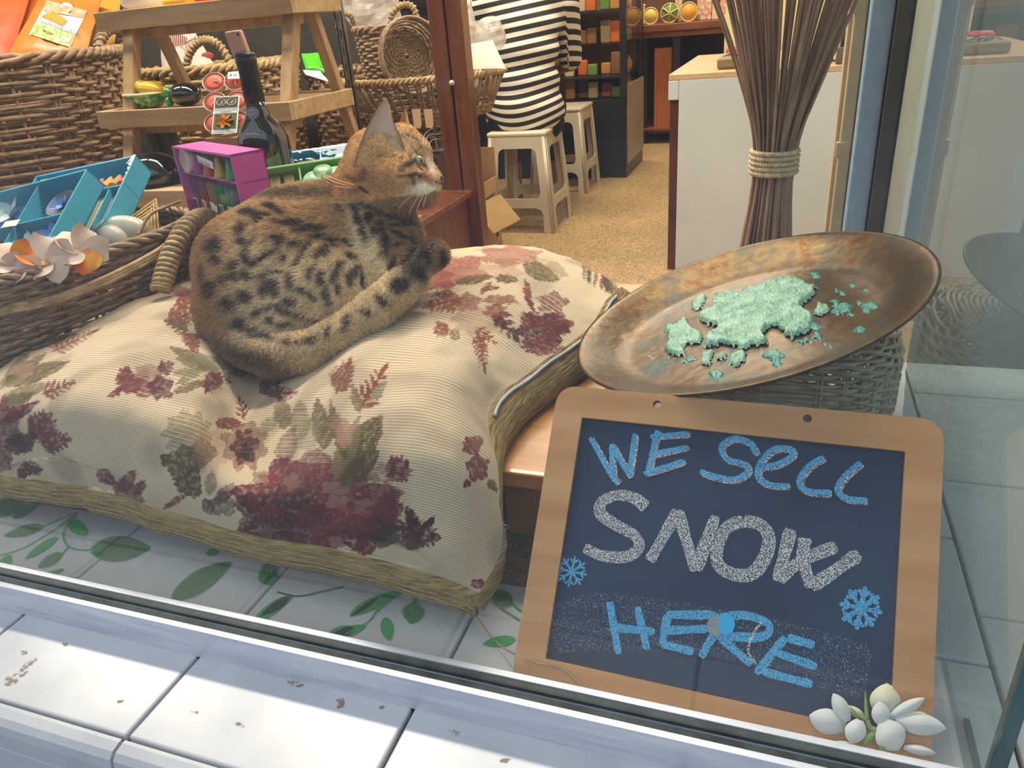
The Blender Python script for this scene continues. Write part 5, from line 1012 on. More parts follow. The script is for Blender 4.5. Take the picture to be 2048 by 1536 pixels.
# pink box, upright
zt = 0.472; TLp, TRp = P(343, 292, z=zt), P(460, 310, z=zt)
t, pt, ex, ey, ez, W_, H_ = open_box('gift_box', TLp, TRp, TRp - ZU * 0.19, 0.062, M_BOXP, 'magenta gift box of rainbow incense cones and sticks beside the dark bottle', [], [(0.27, 0, 1)])
MB().lathe([(0.004, 0), (0.022, 0.0), (0.024, 0.006), (0.024, 0.016), (0.020, 0.018), (0.017, 0.010), (0.003, 0.009)], pt(W_ * .14, H_ * .145, .020), (ex, ey, ez), 26).build('incense_holder', mat('pink_white_ceramic', '#e2cbc6', .3, '#d8b6b2', scale=30), t, smooth=True)
MB().lathe([(0.0005, 0), (0.0028, 0.0), (0.0028, 0.001)], pt(W_ * .165, H_ * .16, .0105), (ex, ey, ez), 12).build('holder_hole', M_INK, t)
RB = ('#a9439a', '#c2478f', '#d35a55', '#e0814a', '#d3a94e', '#79b24a', '#5aa05c', '#6aa79a')
for i, c in enumerate(RB):
    MB().lathe([(0.0125, 0), (0.0115, 0.004), (0.004, 0.036)], pt(W_ * (.27 + .092 * i), H_ * .262, .014 + .012 * (i % 2)), (ex, np.cross(-ey, ex), -ey), 18).build('incense_cone', mat('incense_%s' % c[1:], c, 0.75), t, smooth=True)
MB().box(pt(W_ * .52, H_ * .115, .004), (W_ * .25, 0.014, 0.0005), (nrm(ex + .12 * ey), nrm(ey - .12 * ex), ez)).build('label', M_WHT, t)
text('label_text', 'MIXED SCENT', 0.0085, pt(W_ * .41, H_ * .125, .002), nrm(ex + .12 * ey), -nrm(ey - .12 * ex), M_INK, t)
for i, c in enumerate(('#8f4a86', '#a8505a', '#b98a48', '#4f8f3a', '#4f8a78', '#54506e')):
    u = .10 + .152 * i
    b = MB()
    for k in range(5): b.tube([pt(W_ * (u + .024 * k), H_ * .33, .009 + .004 * (k % 2)), pt(W_ * (u + .024 * k), H_ * .66, .009 + .004 * (k % 2))], 0.0021, 5)
    b.build('incense_bundle', mat('stick_%s' % c[1:], c, 0.8), t); b = MB()
    for k in range(5): b.tube([pt(W_ * (u + .024 * k), H_ * .66, .010), pt(W_ * (u + .024 * k), H_ * .97, .010)], 0.0011, 4)
    b.build('bare_sticks', mat('bare_stick', '#b08a74', .8), t)
    MB().box(pt(W_ * (u + .048), H_ * .60, .0045), (0.019, 0.030, 0.0006), (ex, nrm(ey + .06 * ex), ez)).build('card', M_WHT, t)
    MB().box(pt(W_ * (u + .048), H_ * .585, .0036), (0.015, 0.021, 0.0006), (ex, nrm(ey + .06 * ex), ez)).build('card_picture', mat('picture_%d' % i, ('#6d3f70', '#8a6a60', '#5e7a4a', '#55705c', '#4a86c8', '#8a8d86')[i], .5, ('#3d3a40', '#c9b8b0', '#d9d9c8', '#8aa08a', '#cfe3f2', '#5c5f5c')[i], scale=120), t)
MB().box(pt(W_ * .50, H_ * .565, .0015), (0.026, 0.013, 0.0006), (nrm(ex + .15 * ey), nrm(ey - .15 * ex), ez)).build('price_sticker', M_WHT, t)
# lime box and the turquoise box behind it
t, pt, ex, ey, ez, W_, H_ = open_box('gift_box', P(526, 336, d=1.375), P(700, 310, d=1.395), P(728, 392, d=1.355), 0.040, M_BOXG, 'lime green gift box of candles and incense behind the cat', [(0.40, 0, 1)], [])
for u in (.10, .26): MB().cbox(pt(W_ * u, H_ * .5, .02), (W_ * .13, H_ * .8, .014), (ex, ey, ez), r=.004).build('incense_pack', mat('stick_pack', '#a58a52', .5, '#6f7a4a', scale=90, stretch=(4, 1, 1)), t); MB().box(pt(W_ * u, H_ * .66, .011), (W_ * .11, H_ * .26, .0008), (ex, ey, ez)).build('card', M_WHT, t)
for (u, v, r_) in ((.55, .40, .022), (.66, .25, .020), (.60, .75, .022), (.80, .35, .02)): MB().lathe([(r_, 0), (r_, .026), (r_ * .9, .03), (.001, .03)], pt(W_ * u, H_ * v, .034), (ex, ey, ez), 22).build('candle', M_WAXG, t, smooth=True)
t, pt, ex, ey, ez, W_, H_ = open_box('gift_box', P(575, 304, d=1.60), P(715, 284, d=1.62), P(735, 340, d=1.58), 0.040, M_BOXB, 'turquoise gift box peeping out behind the lime green box', [(.45, 0, 1)], [])
for (u, v) in ((.58, .5), (.75, .4), (.9, .5)): MB().lathe([(.02, 0), (.02, .024), (.001, .028)], pt(W_ * u, H_ * v, .034), (ex, ey, ez), 20).build('candle', mat('sky_wax', '#8fc4dc', .35), t, smooth=True)
MB().cbox(pt(W_ * .25, H_ * .5, .02), (W_ * .3, H_ * .6, .014), (ex, ey, ez), r=.004).build('incense_pack', mat('stick_pack2', '#a06a5a', .5, '#6a7a8a', scale=90, stretch=(4, 1, 1)), t)

# crate the bottle and boxes stand on
M_CRATE = wood_mat('plain_crate_wood', '#b58e5e', '#9a7448', axis=0, rough=.6)
t = thing('display_crate', (-0.85, 1.34, BZ), 'plain wooden crate behind the cat carrying the bottle and gift boxes', 'crate')
for k in range(3): MB().cbox((-0.90, 1.235 + .085 * k, 0.274), (0.35, 0.078, 0.012), r=.002).build('slat', M_CRATE, t)
for x in (-1.06, -0.74): MB().cbox((x, 1.32, (0.268 + BZ) / 2 + .0005), (0.014, 0.25, 0.268 - BZ - .001), r=.002).build('end', M_CRATE, t)
MB().cbox((-0.90, 1.20, 0.235), (0.30, 0.012, 0.05), r=.002).build('front_slat', M_CRATE, t)

# dark bottle
bo = P(548, 420, d=1.46); bo = np.array([P(531, 300, d=1.46)[0], P(531, 300, d=1.46)[1], 0.2805]); rb_ = 0.0495
M_BOT = mat('dark_bottle_glass', '#14120f', 0.06, spec=0.9, coat=1.0); M_FOIL = mat('black_neck_foil', '#151515', 0.32, '#222222', scale=60)
t = thing('wine_bottle', bo, 'dark glass wine bottle with a pinkish stopper behind the cat', 'bottle')
MB().lathe([(0.004, 0.006), (0.04, 0.0), (rb_ - .003, 0.002), (rb_, 0.008), (rb_, 0.175), (rb_ - .001, 0.195), (rb_ - .008, 0.215), (0.027, 0.232), (0.021, 0.245), (0.0188, 0.262)], bo, None, 40).build('glass_body', M_BOT, t, smooth=True)
MB().lathe([(0.0192, 0.252), (0.0190, 0.285), (0.0175, 0.322), (0.0185, 0.324), (0.0195, 0.330), (0.0195, 0.337), (0.0175, 0.338), (0.0195, 0.342), (0.0175, 0.346), (0.012, 0.346)], bo, None, 32).build('neck_foil', M_FOIL, t, smooth=True)
sx_ = nrm(CR + 0.05 * ZU); su = nrm(ZU - 0.16 * CR); MB().cbox(bo + ZU * 0.362 + CR * -0.008, (0.030, 0.022, 0.046), (sx_, CF, su), r=.004).build('stopper', mat('pink_wood_stopper', '#c99a86', .6, '#bd8b76', scale=30, stretch=(6, 6, 1)), t, smooth=True)
MB().lathe([(0.0025, 0), (0.0025, .001)], bo + ZU * 0.378 + CR * -0.001 - CF * 0.0112, (sx_, su, -CF), 10).build('stopper_hole', M_INK, t)

# tealight pack
kx, ky = nrm(P(475, 132, d=1.60) - P(400, 136, d=1.60)), nrm(P(445, 290, d=1.52) - P(405, 140, d=1.58)); ky = nrm(ky - ky @ kx * kx); kz = np.cross(kx, ky); kz = kz if kz @ (EY - P(440, 200, d=1.55)) > 0 else -kz
M_RED = mat('coral_wax', '#dc6046', .35, '#cf5239', scale=30, spec=.6); M_CUP = mat('foil_cup', '#e0c3b8', .3, metal=.6)
k0 = P(427, 163, d=1.57); t = thing('tealight_pack', k0 + ky * .15, 'clear pack of six coral tealight candles with a flower card', 'candle pack')
for i in range(3):
    for j in range(2):
        c = k0 + ky * (.052 * i) + kx * (.046 * j + .006 * i); cp = MB().lathe([(.001, -.014), (.0225, -.014), (.0245, .0), (.0236, .0006), (.0225, -.001), (.0222, -.010), (.0005, -.010)], c, (kx, ky, kz), 28).build('candle_cup', M_CUP, t, smooth=True)
        MB().lathe([(.0225, -.0015), (.012, -.001), (.0008, -.0005)], c, (kx, ky, kz), 28).build('wax', M_RED, cp, smooth=True); a = 2.1 * i + 1.4 * j; MB().tube([c, c + (kx * math.cos(a) + ky * math.sin(a)) * .012 + kz * .002], .0010, 5).build('wick', M_WAXW, cp)
cc = P(453, 232, d=1.53); cx_, cy_ = kx, ky
MB().box(cc + kz * .004, (.052, .092, .0008), (kx, ky, kz)).build('card', M_WHT, t); MB().box(cc + kz * .0048, (.047, .086, .0006), (kx, ky, kz)).build('card_print', mat('card_grey_print', '#c3c7c8', .6), t)
MB().box(cc - ky * .030 + kz * .0054, (.047, .026, .0006), (kx, ky, kz)).build('card_header', mat('card_black_print', '#2a2622', .5), t)
for s_ in (-1, 1): MB().tube([cc - ky * .030 + kx * (s_ * .0105) + kz * .006 + kx * .0095 * math.cos(a) + ky * .0085 * math.sin(a) for a in np.linspace(math.pi / 8, 2 * math.pi + math.pi / 8, 8, endpoint=False)], .0009, 4, closed=True).build('card_emblem', mat('pale_gold_print', '#e6d99a', .4), t); text('card_letter', 'Z', .009, cc - ky * .027 + kx * (s_ * .0105 - .0025) + kz * .0058, kx, -ky, mat('pale_ink', '#e8e4d8', .5), t, .0004, shear=.2)
text('card_title', 'SCENTED CANDLE', .0058, cc - ky * .0105 + kz * .0056, kx, -ky, mat('grey_ink', '#5e6266', .5), t, .0004, 'CENTER'); text('card_title', 'CHAMPA', .0058, cc - ky * .0045 + kz * .0056, kx, -ky, mat('grey_ink', '#5e6266', .5), t, .0004, 'CENTER'); text('card_foot', 'Made in Thailand', .0042, cc + ky * .0395 - kx * .02 + kz * .0056, kx, -ky, M_INK, t, .0004)
MB().box(cc + ky * .0165 + kz * .0054, (.047, .038, .0006), (kx, ky, kz)).build('card_picture', mat('card_dark_green_print', '#1e2a1a', .5, '#49703f', scale=200), t)
b = MB(); flower5(b, cc + ky * .017 + kz * .0062, kx, ky, kz, .019, .06, 7, .22); b.build('card_flower', mat('orange_flower_print', '#eda52f', .5, '#d97a28', scale=150), t)
MB().box(k0 + kx * .046 - ky * .008 + kz * .006, (.028, .018, .0006), (kx, ky, kz)).build('price_sticker', M_WHT, t); text('price_text', '฿ 55', .0085, k0 + kx * .036 - ky * .005 + kz * .0066, kx, -ky, mat('grey_ink', '#5e6266', .5), t)
MB().box(k0 + ky * .05 + kx * .025 + kz * .0075, (.112, .19, .0005), (kx, ky, kz)).build('clear_film', M_FILM, t)

# small plain cartons carry the tealight pack and the two boxes behind the cat
M_KRAFT = mat('kraft_carton', '#b8925f', .8, '#a88253', scale=12)
bpy.context.view_layer.update()
def low_z(o):
    vs = [np.array(c.matrix_world @ Vector(v)) for c in o.children_recursive if c.type == 'MESH' and 'film' not in c.name for v in c.bound_box]; vs = np.array(vs); k = vs[:, 2].min(); return k, vs[vs[:, 2] < k + .02].mean(0)
for o, lb in ((bpy.data.objects['tealight_pack'], 'under the tealight pack'), ([x for x in bpy.data.objects if x.get('label', '').startswith('lime green gift box')][0], 'under the lime green gift box'), ([x for x in bpy.data.objects if x.get('label', '').startswith('turquoise gift box peeping')][0], 'under the turquoise box behind the cat')):
    zl, c = low_z(o)
    if zl > .30: tag(MB().cbox((c[0], c[1], (.2805 + zl) / 2), (.085, .05, zl - .2805), r=.002, k=1).build('small_carton', M_KRAFT), 'small plain kraft carton ' + lb, 'carton', 'small kraft cartons on the crate')
# things lying in the oval basket: frangipani flowers, shell, cane purse
M_FRA = mat('foam_petal', '#ead9cb', .55, '#e3c9b8', scale=30); M_FRO = mat('orange_throat', '#f07a2a', .55, '#f2b63a', scale=28, lo=.4, hi=.6)
for i, (px, py, d, r_, rot, lb) in enumerate(((30, 530, 1.225, .034, .5, 'white foam frangipani with a wide orange petal at the basket rim'), (98, 522, 1.245, .036, 1.4, 'white foam frangipani with a red tip under the turquoise box corner'), (162, 503, 1.27, .036, 2.2, 'white foam frangipani with a curled orange petal against the turquoise box'), (2, 545, 1.215, .030, .2, 'plain white foam frangipani lowest on the basket rim'))):
    c = P(px, py, d=d); ez = nrm(nrm(EY - c) + ZU * .5 + CR * .25 * math.cos(rot * 3)); ex, ey, _ = frame(ez); ex, ey = ex * math.cos(rot) + ey * math.sin(rot), ey * math.cos(rot) - ex * math.sin(rot)
    t = thing('frangipani_flower', c - ez * .01, lb, 'artificial flower', 'foam flowers in the oval basket')
    for k in range(5):
        a = 2 * math.pi * k / 5; dx = ex * math.cos(a) + ey * math.sin(a); dy = np.cross(ez, dx); G = np.zeros((9, 9, 3))
        for a_ in range(9):
            v = a_ / 8; wv = .60 * r_ * math.sin(math.pi * (.08 + .78 * v)) ** .6
            for b_ in range(9):
                u = (b_ / 8 - .5) * 2; G[a_, b_] = c + dx * r_ * (1.15 * v) + dy * wv * u + ez * (r_ * (.60 * v - .42 * v * v) + .45 * r_ * v * max(0, u) ** 2 + .006 * u)
        MB().grid(G).grid(G[:, ::-1] - ez * .0022).build('petal', M_FRO if (k == i % 5 and i < 3) else M_FRA, t, smooth=True)
t = tag(MB().ell(P(245, 465, d=1.50), (.055, .03, .034), (CR, CF, ZU), 24, 14).ell(P(225, 485, d=1.48), (.035, .028, .035), (CR, CF, ZU), 20, 12).build('sea_shell', mat('pale_shell', '#c9c6b8', .3, '#b5b2a4', scale=30), smooth=True), 'pale cream sea shell tucked beside the turquoise box', 'shell')
pc = P(290, 450, d=1.52); t = thing('cane_purse', pc, 'small woven cane purse lying in the oval basket', 'purse')
b = MB(); A_, B__ = P(262, 428, d=1.54) - P(310, 405, d=1.56), None; g0 = [P(255, 440, d=1.52), P(312, 398, d=1.56), P(318, 470, d=1.50), P(250, 505, d=1.46)]
for i in range(11):
    u = i / 10
    for (a, c_) in ((g0[0] * (1 - u) + g0[1] * u, g0[3] * (1 - u) + g0[2] * u), (g0[0] * (1 - u) + g0[3] * u, g0[1] * (1 - u) + g0[2] * u)): b.tube(catmull([a, (a + c_) / 2 + nrm(EY - a) * .012, c_], 6), .0019, 4)
b.build('weave', mat('blond_cane', '#c9ab6a', .6, '#ab8c4e', scale=60), t, smooth=True, kind='stuff'); pouch('body', g0, .011, mat('cane_inner', '#a5884f', .8, '#7d6236', scale=160), parent=t)
MB().tube(catmull([P(275, 470, d=1.47), P(300, 430, d=1.5), P(330, 415, d=1.52), P(362, 402, d=1.52)], 8), .0028, 6).build('cord', M_STAKE, t, smooth=True)
MB().tube(catmull([P(228, 512, d=1.45), P(250, 492, d=1.46), P(290, 480, d=1.47), P(300, 470, d=1.5)], 8), .0035, 6).build('edge_braid', mat('blond_cane', '#c9ab6a'), t, smooth=True)

# ------------------------------------------------------------------ ladder shelf
M_LAD = wood_mat('pale_rubberwood', '#c7a77c', '#b18e62', axis=0, rough=.55, scale=5); M_LADV = wood_mat('pale_rubberwood_upright', '#bd9a6e', '#a5825a', axis=2, rough=.55, scale=5)
lad = thing('ladder_shelf', (-1.48, 1.80, FLOOR), 'pale wooden ladder shelf with three tray shelves', 'shelf')
def bar(a, b_, w_, d_, name, m, parent, hint=None):
    a, b_ = np.asarray(a, float), np.asarray(b_, float); ez = nrm(b_ - a); ex = np.array([1.0, 0, 0]); ex = nrm(ex - ex @ ez * ez); ey = np.cross(ez, ex); return MB().cbox((a + b_) / 2, (w_, d_, np.linalg.norm(b_ - a)), (ex, ey, ez), r=.002, k=1).build(name, m, parent)
def down(a, b_, z): t_ = (z - a[2]) / (b_[2] - a[2]); return a + (b_ - a) * t_
for px in (263, 577):
    a, b_ = P(px, 20, y=1.80), P(px + (2 if px < 400 else 4), 300, y=1.66); a[0] = b_[0] = (a[0] + b_[0]) / 2; bar(down(a, b_, .93), down(a, b_, FLOOR), .034, .030, 'leg', M_LADV, lad); x0 = a[0]
    bar((x0 + .01, 1.80, .90), (x0 + .035, 2.16, FLOOR), .030, .024, 'rear_leg', M_LADV, lad)
xl, xr = -1.77, -1.15
for (yf, dp, z, hgt) in ((1.745, .22, .720, .046), (1.655, .30, .482, .044), (1.56, .38, .290, .044)):
    MB().cbox(((xl + xr) / 2, yf + dp / 2, z + hgt * .5 - .010), (xr - xl - .02, dp - .02, .008), r=.001, k=1).build('tray_floor', M_LAD, lad)
    MB().cbox(((xl + xr) / 2, yf, z), (xr - xl, .012, hgt), r=.002, k=1).build('tray_front', M_LAD, lad); MB().cbox(((xl + xr) / 2, yf + dp, z), (xr - xl, .012, hgt), r=.002, k=1).build('tray_back', M_LAD, lad)
    for x in (xl + .006, xr - .006): MB().cbox((x, yf + dp / 2, z), (.012, dp - .014, hgt), r=.002, k=1).build('tray_end', M_LAD, lad)
    MB().cbox(((xl + xr) / 2, yf + .06, z - hgt / 2 - .012), (xr - xl - .05, .03, .022), r=.002, k=1).build('tray_rail', M_LADV, lad)
# on the top tray: a white tub and bright packets
zt_ = .720 + .023 - .0055; p = P(292, 2, y=1.84); tag(MB().lathe([(.03, 0), (.055, .004), (.064, .02), (.068, .05), (.066, .052), (.06, .03), (.004, .012)], (p[0], p[1], zt_), None, 30).build('white_tub', mat('white_plastic_tub', '#e9e7e2', .3), smooth=True), 'white plastic tub on the top tray of the ladder shelf', 'tub')
for px, c, lb in ((375, '#e8b92c', 'yellow packet lying on the top tray of the ladder shelf'), (440, '#d9472f', 'red packet lying on the top tray of the ladder shelf'), (505, '#e3a62a', 'amber packet lying on the top tray of the ladder shelf')):
    p = P(px, 0, y=1.83); tag(MB().cbox((p[0], p[1], zt_ + .013), (.085, .11, .026), r=.012, k=3).build('packet', mat('packet_%s' % c[1:], c, .35), smooth=True), lb, 'packet', 'packets on the ladder shelf')
# middle tray: mango dish, glossy figurine
zt_ = .482 + .022 - .0055; c = P(291, 185, y=1.74); c = np.array([c[0], c[1], zt_]); t = thing('mango_dish', c, 'glazed green dish with two yellow mango halves', 'soap dish')
MB().lathe([(.02, 0), (.035, .004), (.055, .022), (.061, .038), (.058, .038), (.03, .012)], c, (CR, CF, ZU), 30, 1, .8).build('dish', mat('green_glaze', '#2f7a38', .12, '#9cc06a', scale=55, coat=1, lo=.5, hi=.6), t, smooth=True); MB().tube([c + CR * .060 * math.cos(a) + CF * .049 * math.sin(a) + ZU * .039 for a in np.linspace(0, 2 * math.pi, 40, endpoint=False)], .0035, 5, closed=True).build('bead_rim', mat('cream_glaze', '#e6e0b0', .2), t, smooth=True)
for s_ in (-1, 1): MB().ell(c + CR * .022 * s_ + ZU * (.052 + .004 * -s_) + CF * .01 * -s_, (.040, .03, .022), (nrm(CR - .15 * ZU), CF, ZU)).build('mango', mat('mango_glaze', '#e3b41c', .1, '#d59f14', scale=20, coat=1), t, smooth=True)
c = P(372, 192, y=1.74); c = np.array([c[0], c[1], zt_]); t = thing('frog_figurine', c, 'glossy black and green ceramic figurine beside the mango dish', 'figurine')
MB().ell(c + ZU * .030, (.045, .04, .030)).build('body', mat('black_glaze', '#14161a', .06, coat=1), t, smooth=True); b = MB()
for q in ((-.046, 0, .028, .014), (-.040, -.02, .040, .011), (-.052, -.01, .014, .012), (-.042, .015, .046, .010)): b.ell(c + np.array(q[:3]), [q[3]] * 3, None, 14, 8)
b.build('leaves', mat('emerald_glaze', '#1f9a3c', .08, coat=1), t, smooth=True)
# low tray: dark bowl, black and tan oddments
zt_ = .290 + .022 - .0055; c = P(318, 372, y=1.66); c = np.array([c[0], c[1], zt_]); tag(MB().lathe([(.001, .085), (.03, .082), (.055, .068), (.07, .04), (.072, .02), (.06, .0)], c, None, 30).build('black_bowl', mat('black_glaze', '#14161a', .06, coat=1), smooth=True), 'glossy black ceramic bowl turned over on the lowest tray', 'bowl')
c = P(305, 318, y=1.85); tag(MB().cbox((c[0], c[1], zt_ + .07), (.05, .03, .14), r=.004).cbox((c[0] + .002, c[1] - .0155, zt_ + .10), (.034, .002, .04), r=.0005, k=1).build('dark_box', mat('dark_green_box', '#3d4436', .5, '#59604e', scale=40)), 'small dark green box on the lowest tray behind the black bowl', 'box')
c = P(345, 330, y=1.90); tag(MB().cbox((c[0], c[1], zt_ + .06), (.07, .04, .12), r=.004).build('dark_box', mat('dark_brown_box', '#4a4033', .5, '#5f5342', scale=40)), 'small dark brown box on the lowest tray against the slanted leg', 'box')
# ------------------------------------------------------------------ shop interior
M_MAHO = wood_mat('red_brown_varnished_wood', '#7d4527', '#5f3019', axis=2, rough=.3, scale=5, coat=.4); M_MAHOX = wood_mat('red_brown_varnished_board', '#84492a', '#63331b', axis=0, rough=.3, scale=5, coat=.4)
# glazed wooden cabinet: base, double post, glass
t = thing('glass_cabinet', (-1.0, 1.85, FLOOR), 'red-brown wooden cabinet with a glazed upper part behind the cat', 'cabinet')
MB().cbox((-1.005, 1.83, (FLOOR + .185) / 2), (.275, .40, .185 - FLOOR), r=.003).build('base', M_MAHO, t); MB().cbox((-1.0, 1.83, .194), (.30, .43, .018), r=.004).build('base_top', M_MAHOX, t)
for x, w_ in ((-.905, .046), (-.853, .046)): MB().cbox((x, 2.06, (FLOOR + 1.5) / 2), (w_, .05, 1.5 - FLOOR), r=.003).build('post', M_MAHO, t)
MB().cbox((-.879, 2.065, .7), (.012, .03, 1.5), r=.002).build('groove', mat('dark_wood_groove', '#3a2015', .6), t)
MB().box((-1.12, 2.15, .82), (.44, .005, 1.24), (nrm([-.40, .17, 0]), nrm([.17, .40, 0]), ZU)).build('pane', clear_mat('cabinet_glass', ior=1.45), t)
MB().lathe([(.001, .008), (.006, .006), (.008, .0), (.008, -.002)], (-.878, 2.034, .497), ((1, 0, 0), (0, 0, 1), (0, -1, 0)), 10).build('glass_clip', mat('clear_plastic_clip', '#c9c4ba', .2), t, smooth=True)
# slotted metal upright
a = np.array([-1.335, 2.26, 0]); t = thing('metal_upright', (a[0], a[1], FLOOR), 'slotted chrome shelving upright beside the baskets', 'upright'); M_CHR = mat('worn_chrome', '#9a948a', .3, '#6d675e', scale=30, stretch=(1, 1, .2), metal=.8)
MB().bb((a[0] - .012, a[1], FLOOR), (a[0] + .012, a[1] + .004, 1.4)).bb((a[0] - .012, a[1], FLOOR), (a[0] - .009, a[1] + .02, 1.4)).bb((a[0] + .009, a[1], FLOOR), (a[0] + .012, a[1] + .02, 1.4)).build('channel', M_CHR, t)
for k in range(34): MB().bb((a[0] - .003, a[1] - .0006, FLOOR + .03 + .048 * k), (a[0] + .003, a[1] + .0004, FLOOR + .052 + .048 * k)).build('slot', M_INK, t)

# baskets on the floor behind the ladder shelf
M_BAGW = clear_mat('milky_plastic_bag', ior=1.3, tint=(.95, .93, .9), haze=.45, hazecol=(.85, .80, .74), bumpy=.5)
def crumple(name, c, r, ax, m, parent=None, seed=0, amp=.28, k=28, rows=18):
    b = MB().ell(c, r, ax, k, rows); v = b.v[0]; d = v - np.asarray(c); nz = vnoise(v + seed, 14) - .5; n2 = vnoise(v + seed * 2, 40) - .5; b.v[0] = np.asarray(c) + d * (1 + amp * 2 * nz + amp * .9 * n2)[:, None]; return b.build(name, m, parent, smooth=False)
bc2 = np.array([-2.07, 2.55, FLOOR]); t = thing('wicker_basket', bc2, 'wide brown wicker basket with an arched handle behind the ladder shelf', 'basket')
rz = P(460, 140, y=2.42)[2] - FLOOR; basket(t, bc2, np.array([1, 0, 0.]), np.array([0, 1., 0]), [(0, .24, .15), (rz * .5, .27, .17), (rz, .30, .19)], 34, 46, .0078, M_WICK2, n=3, rim=3)
handle(t, [P(372, 150, y=2.40), P(376, 115, y=2.40), P(392, 88, y=2.40), P(415, 80, y=2.40), P(440, 92, y=2.40), P(460, 125, y=2.40), P(466, 150, y=2.40)], .014, 22, M_WICK2)
bz = bc2[2] + rz; o, Gb = pouch('plastic_bag', [P(318, 40, y=2.62), P(385, 55, y=2.62), P(440, 150, y=2.50), P(325, 150, y=2.50)], .03, clear_mat('pinkish_plastic', ior=1.3, haze=.7, hazecol=(.80, .68, .60), bumpy=.4), 'crumpled clear plastic bag with dark red printing in the handled basket', 'plastic bag')
M_MAR = mat('dark_red_print', '#7a2f2c', .5)
b = MB()
for i in range(9): b.ribbon(np.array([onpix(Gb, 340 + 4.2 * i, 55 + 2.5 * i, .006), onpix(Gb, 344 + 3.4 * i, 96 - 1.5 * i, .006)]), .0035, nrm(EY - Gb[4, 4]))
b.build('printed_stripes', M_MAR, o)
pr = [onpix(Gb, *q, lift=.007) for q in ((362, 90), (385, 78), (398, 78))]; b = MB(); b.tube(np.array([onpix(Gb, *q, lift=.007) for q in ((360, 92), (384, 78), (402, 78), (398, 94), (375, 102))]), .0014, 4, closed=True); b.build('printed_banner', M_MAR, o)
text('printed_text', 'ถุงที่', .030, onpix(Gb, 371, 97, .008), nrm(onpix(Gb, 396, 86, .008) - onpix(Gb, 371, 97, .008)), ZU, M_MAR, o)
MB().ell(onpix(Gb, 415, 112, .004), (.024, .004, .014), (CR, CF, ZU), 14, 8).build('printed_figure', mat('red_print', '#b5483c', .5), o)
bc3 = np.array([-1.665, 2.79, FLOOR]); rz3 = P(640, 160, y=2.46)[2] - FLOOR
t = thing('wicker_basket', bc3, 'dark wicker basket with a bright green packet on its rim', 'basket'); basket(t, bc3, np.array([1, 0, 0.]), np.array([0, 1., 0]), [(0, .10, .10), (rz3 * .6, .115, .115), (rz3, .125, .13)], 26, 40, .0075, M_WICK3, n=2.6, rim=2)
pouch('green_packet', [P(603, 108, y=2.52), P(665, 104, y=2.52), P(660, 152, y=2.46), P(612, 140, y=2.46)], .018, mat('bright_green_foil', '#5fce2e', .3, '#3fae20', scale=20), 'bright green plastic packet on the dark basket rim', 'packet')
pouch('paper_sheet', [P(606, 140, y=2.45), P(640, 142, y=2.45), P(660, 165, y=2.43), P(612, 150, y=2.44)], .003, M_WHT, 'white paper slip hanging over the dark basket rim', 'paper')

# openwork pedestal bowl on a dark plinth
t = tag(MB().cbox((-1.29, 2.60, (FLOOR + .225) / 2), (.33, .40, .225 - FLOOR), r=.004).cbox((-1.29, 2.60, .233), (.35, .42, .016), r=.004).build('dark_plinth', mat('dark_stained_wood', '#3d2a1f', .5, '#2d1e16', scale=10)), 'dark wooden plinth under the openwork wicker bowl', 'plinth')
wc = np.array([-1.225, 2.60, .2415]); t = thing('wicker_bowl', wc, 'openwork wicker pedestal bowl holding small baskets and plastic bags', 'bowl')
th = np.linspace(0, 2 * math.pi, 160, endpoint=False); ring = lambda r_, z_: wc + (r_ * np.cos(th))[:, None] * [1, 0, 0] + (r_ * np.sin(th))[:, None] * [0, 1, 0] + z_ * ZU
b = MB()
for q in range(3): b.tube(ring(.285, .245) + (.009 * np.cos(36 * th + 2.1 * q))[:, None] * np.stack([np.cos(th), np.sin(th), 0 * th], 1) + (.009 * np.sin(36 * th + 2.1 * q))[:, None] * ZU, .0062, 5, closed=True)
b.build('rim', M_WICK2, t, smooth=True); b = MB()
for i in range(46):
    a = 2 * math.pi * i / 46
    for s_ in (-.02, .02): b.tube(np.array([wc + r_ * np.array([math.cos(a + s_ + tw), math.sin(a + s_ + tw), 0]) + z_ * ZU for r_, z_, tw in ((.285, .24, 0), (.262, .19, .02), (.235, .135, .05))]), .0042, 4)
b.build('spokes', M_WICK, t, smooth=True, kind='stuff'); b = MB()
for (r_, z_) in ((.238, .14), (.232, .127), (.225, .115), (.20, .112), (.16, .112), (.12, .112), (.08, .112), (.04, .112)): b.tube(ring(r_, z_) + (.003 * np.cos(23 * th))[:, None] * ZU, .0066, 5, closed=True)
b.build('bowl_floor', M_WICK3, t, smooth=True)
b = MB()
for i in range(30):
    a = 2 * math.pi * i / 30; b.tube(catmull([wc + r_ * np.array([math.cos(a), math.sin(a), 0]) + z_ * ZU for r_, z_ in ((.22, .115), (.15, .085), (.13, .05), (.165, .004))], 5), .0045, 4)
for (r_, z_) in ((.15, .084), (.135, .06), (.165, .006), (.172, .006)): b.tube(ring(r_, z_), .0055, 5, closed=True)
b.build('pedestal', M_WICK3, t, smooth=True)
sb = np.array([-1.31, 2.62, wc[2] + .1195]); t = thing('wicker_basket', sb, 'small square wicker basket with loop handles standing in the openwork bowl', 'basket')
basket(t, sb, np.array([.94, .34, 0]), np.array([-.34, .94, 0]), [(0, .115, .10), (.28, .150, .115)], 24, 26, .0052, M_WICK, n=4, rim=2)
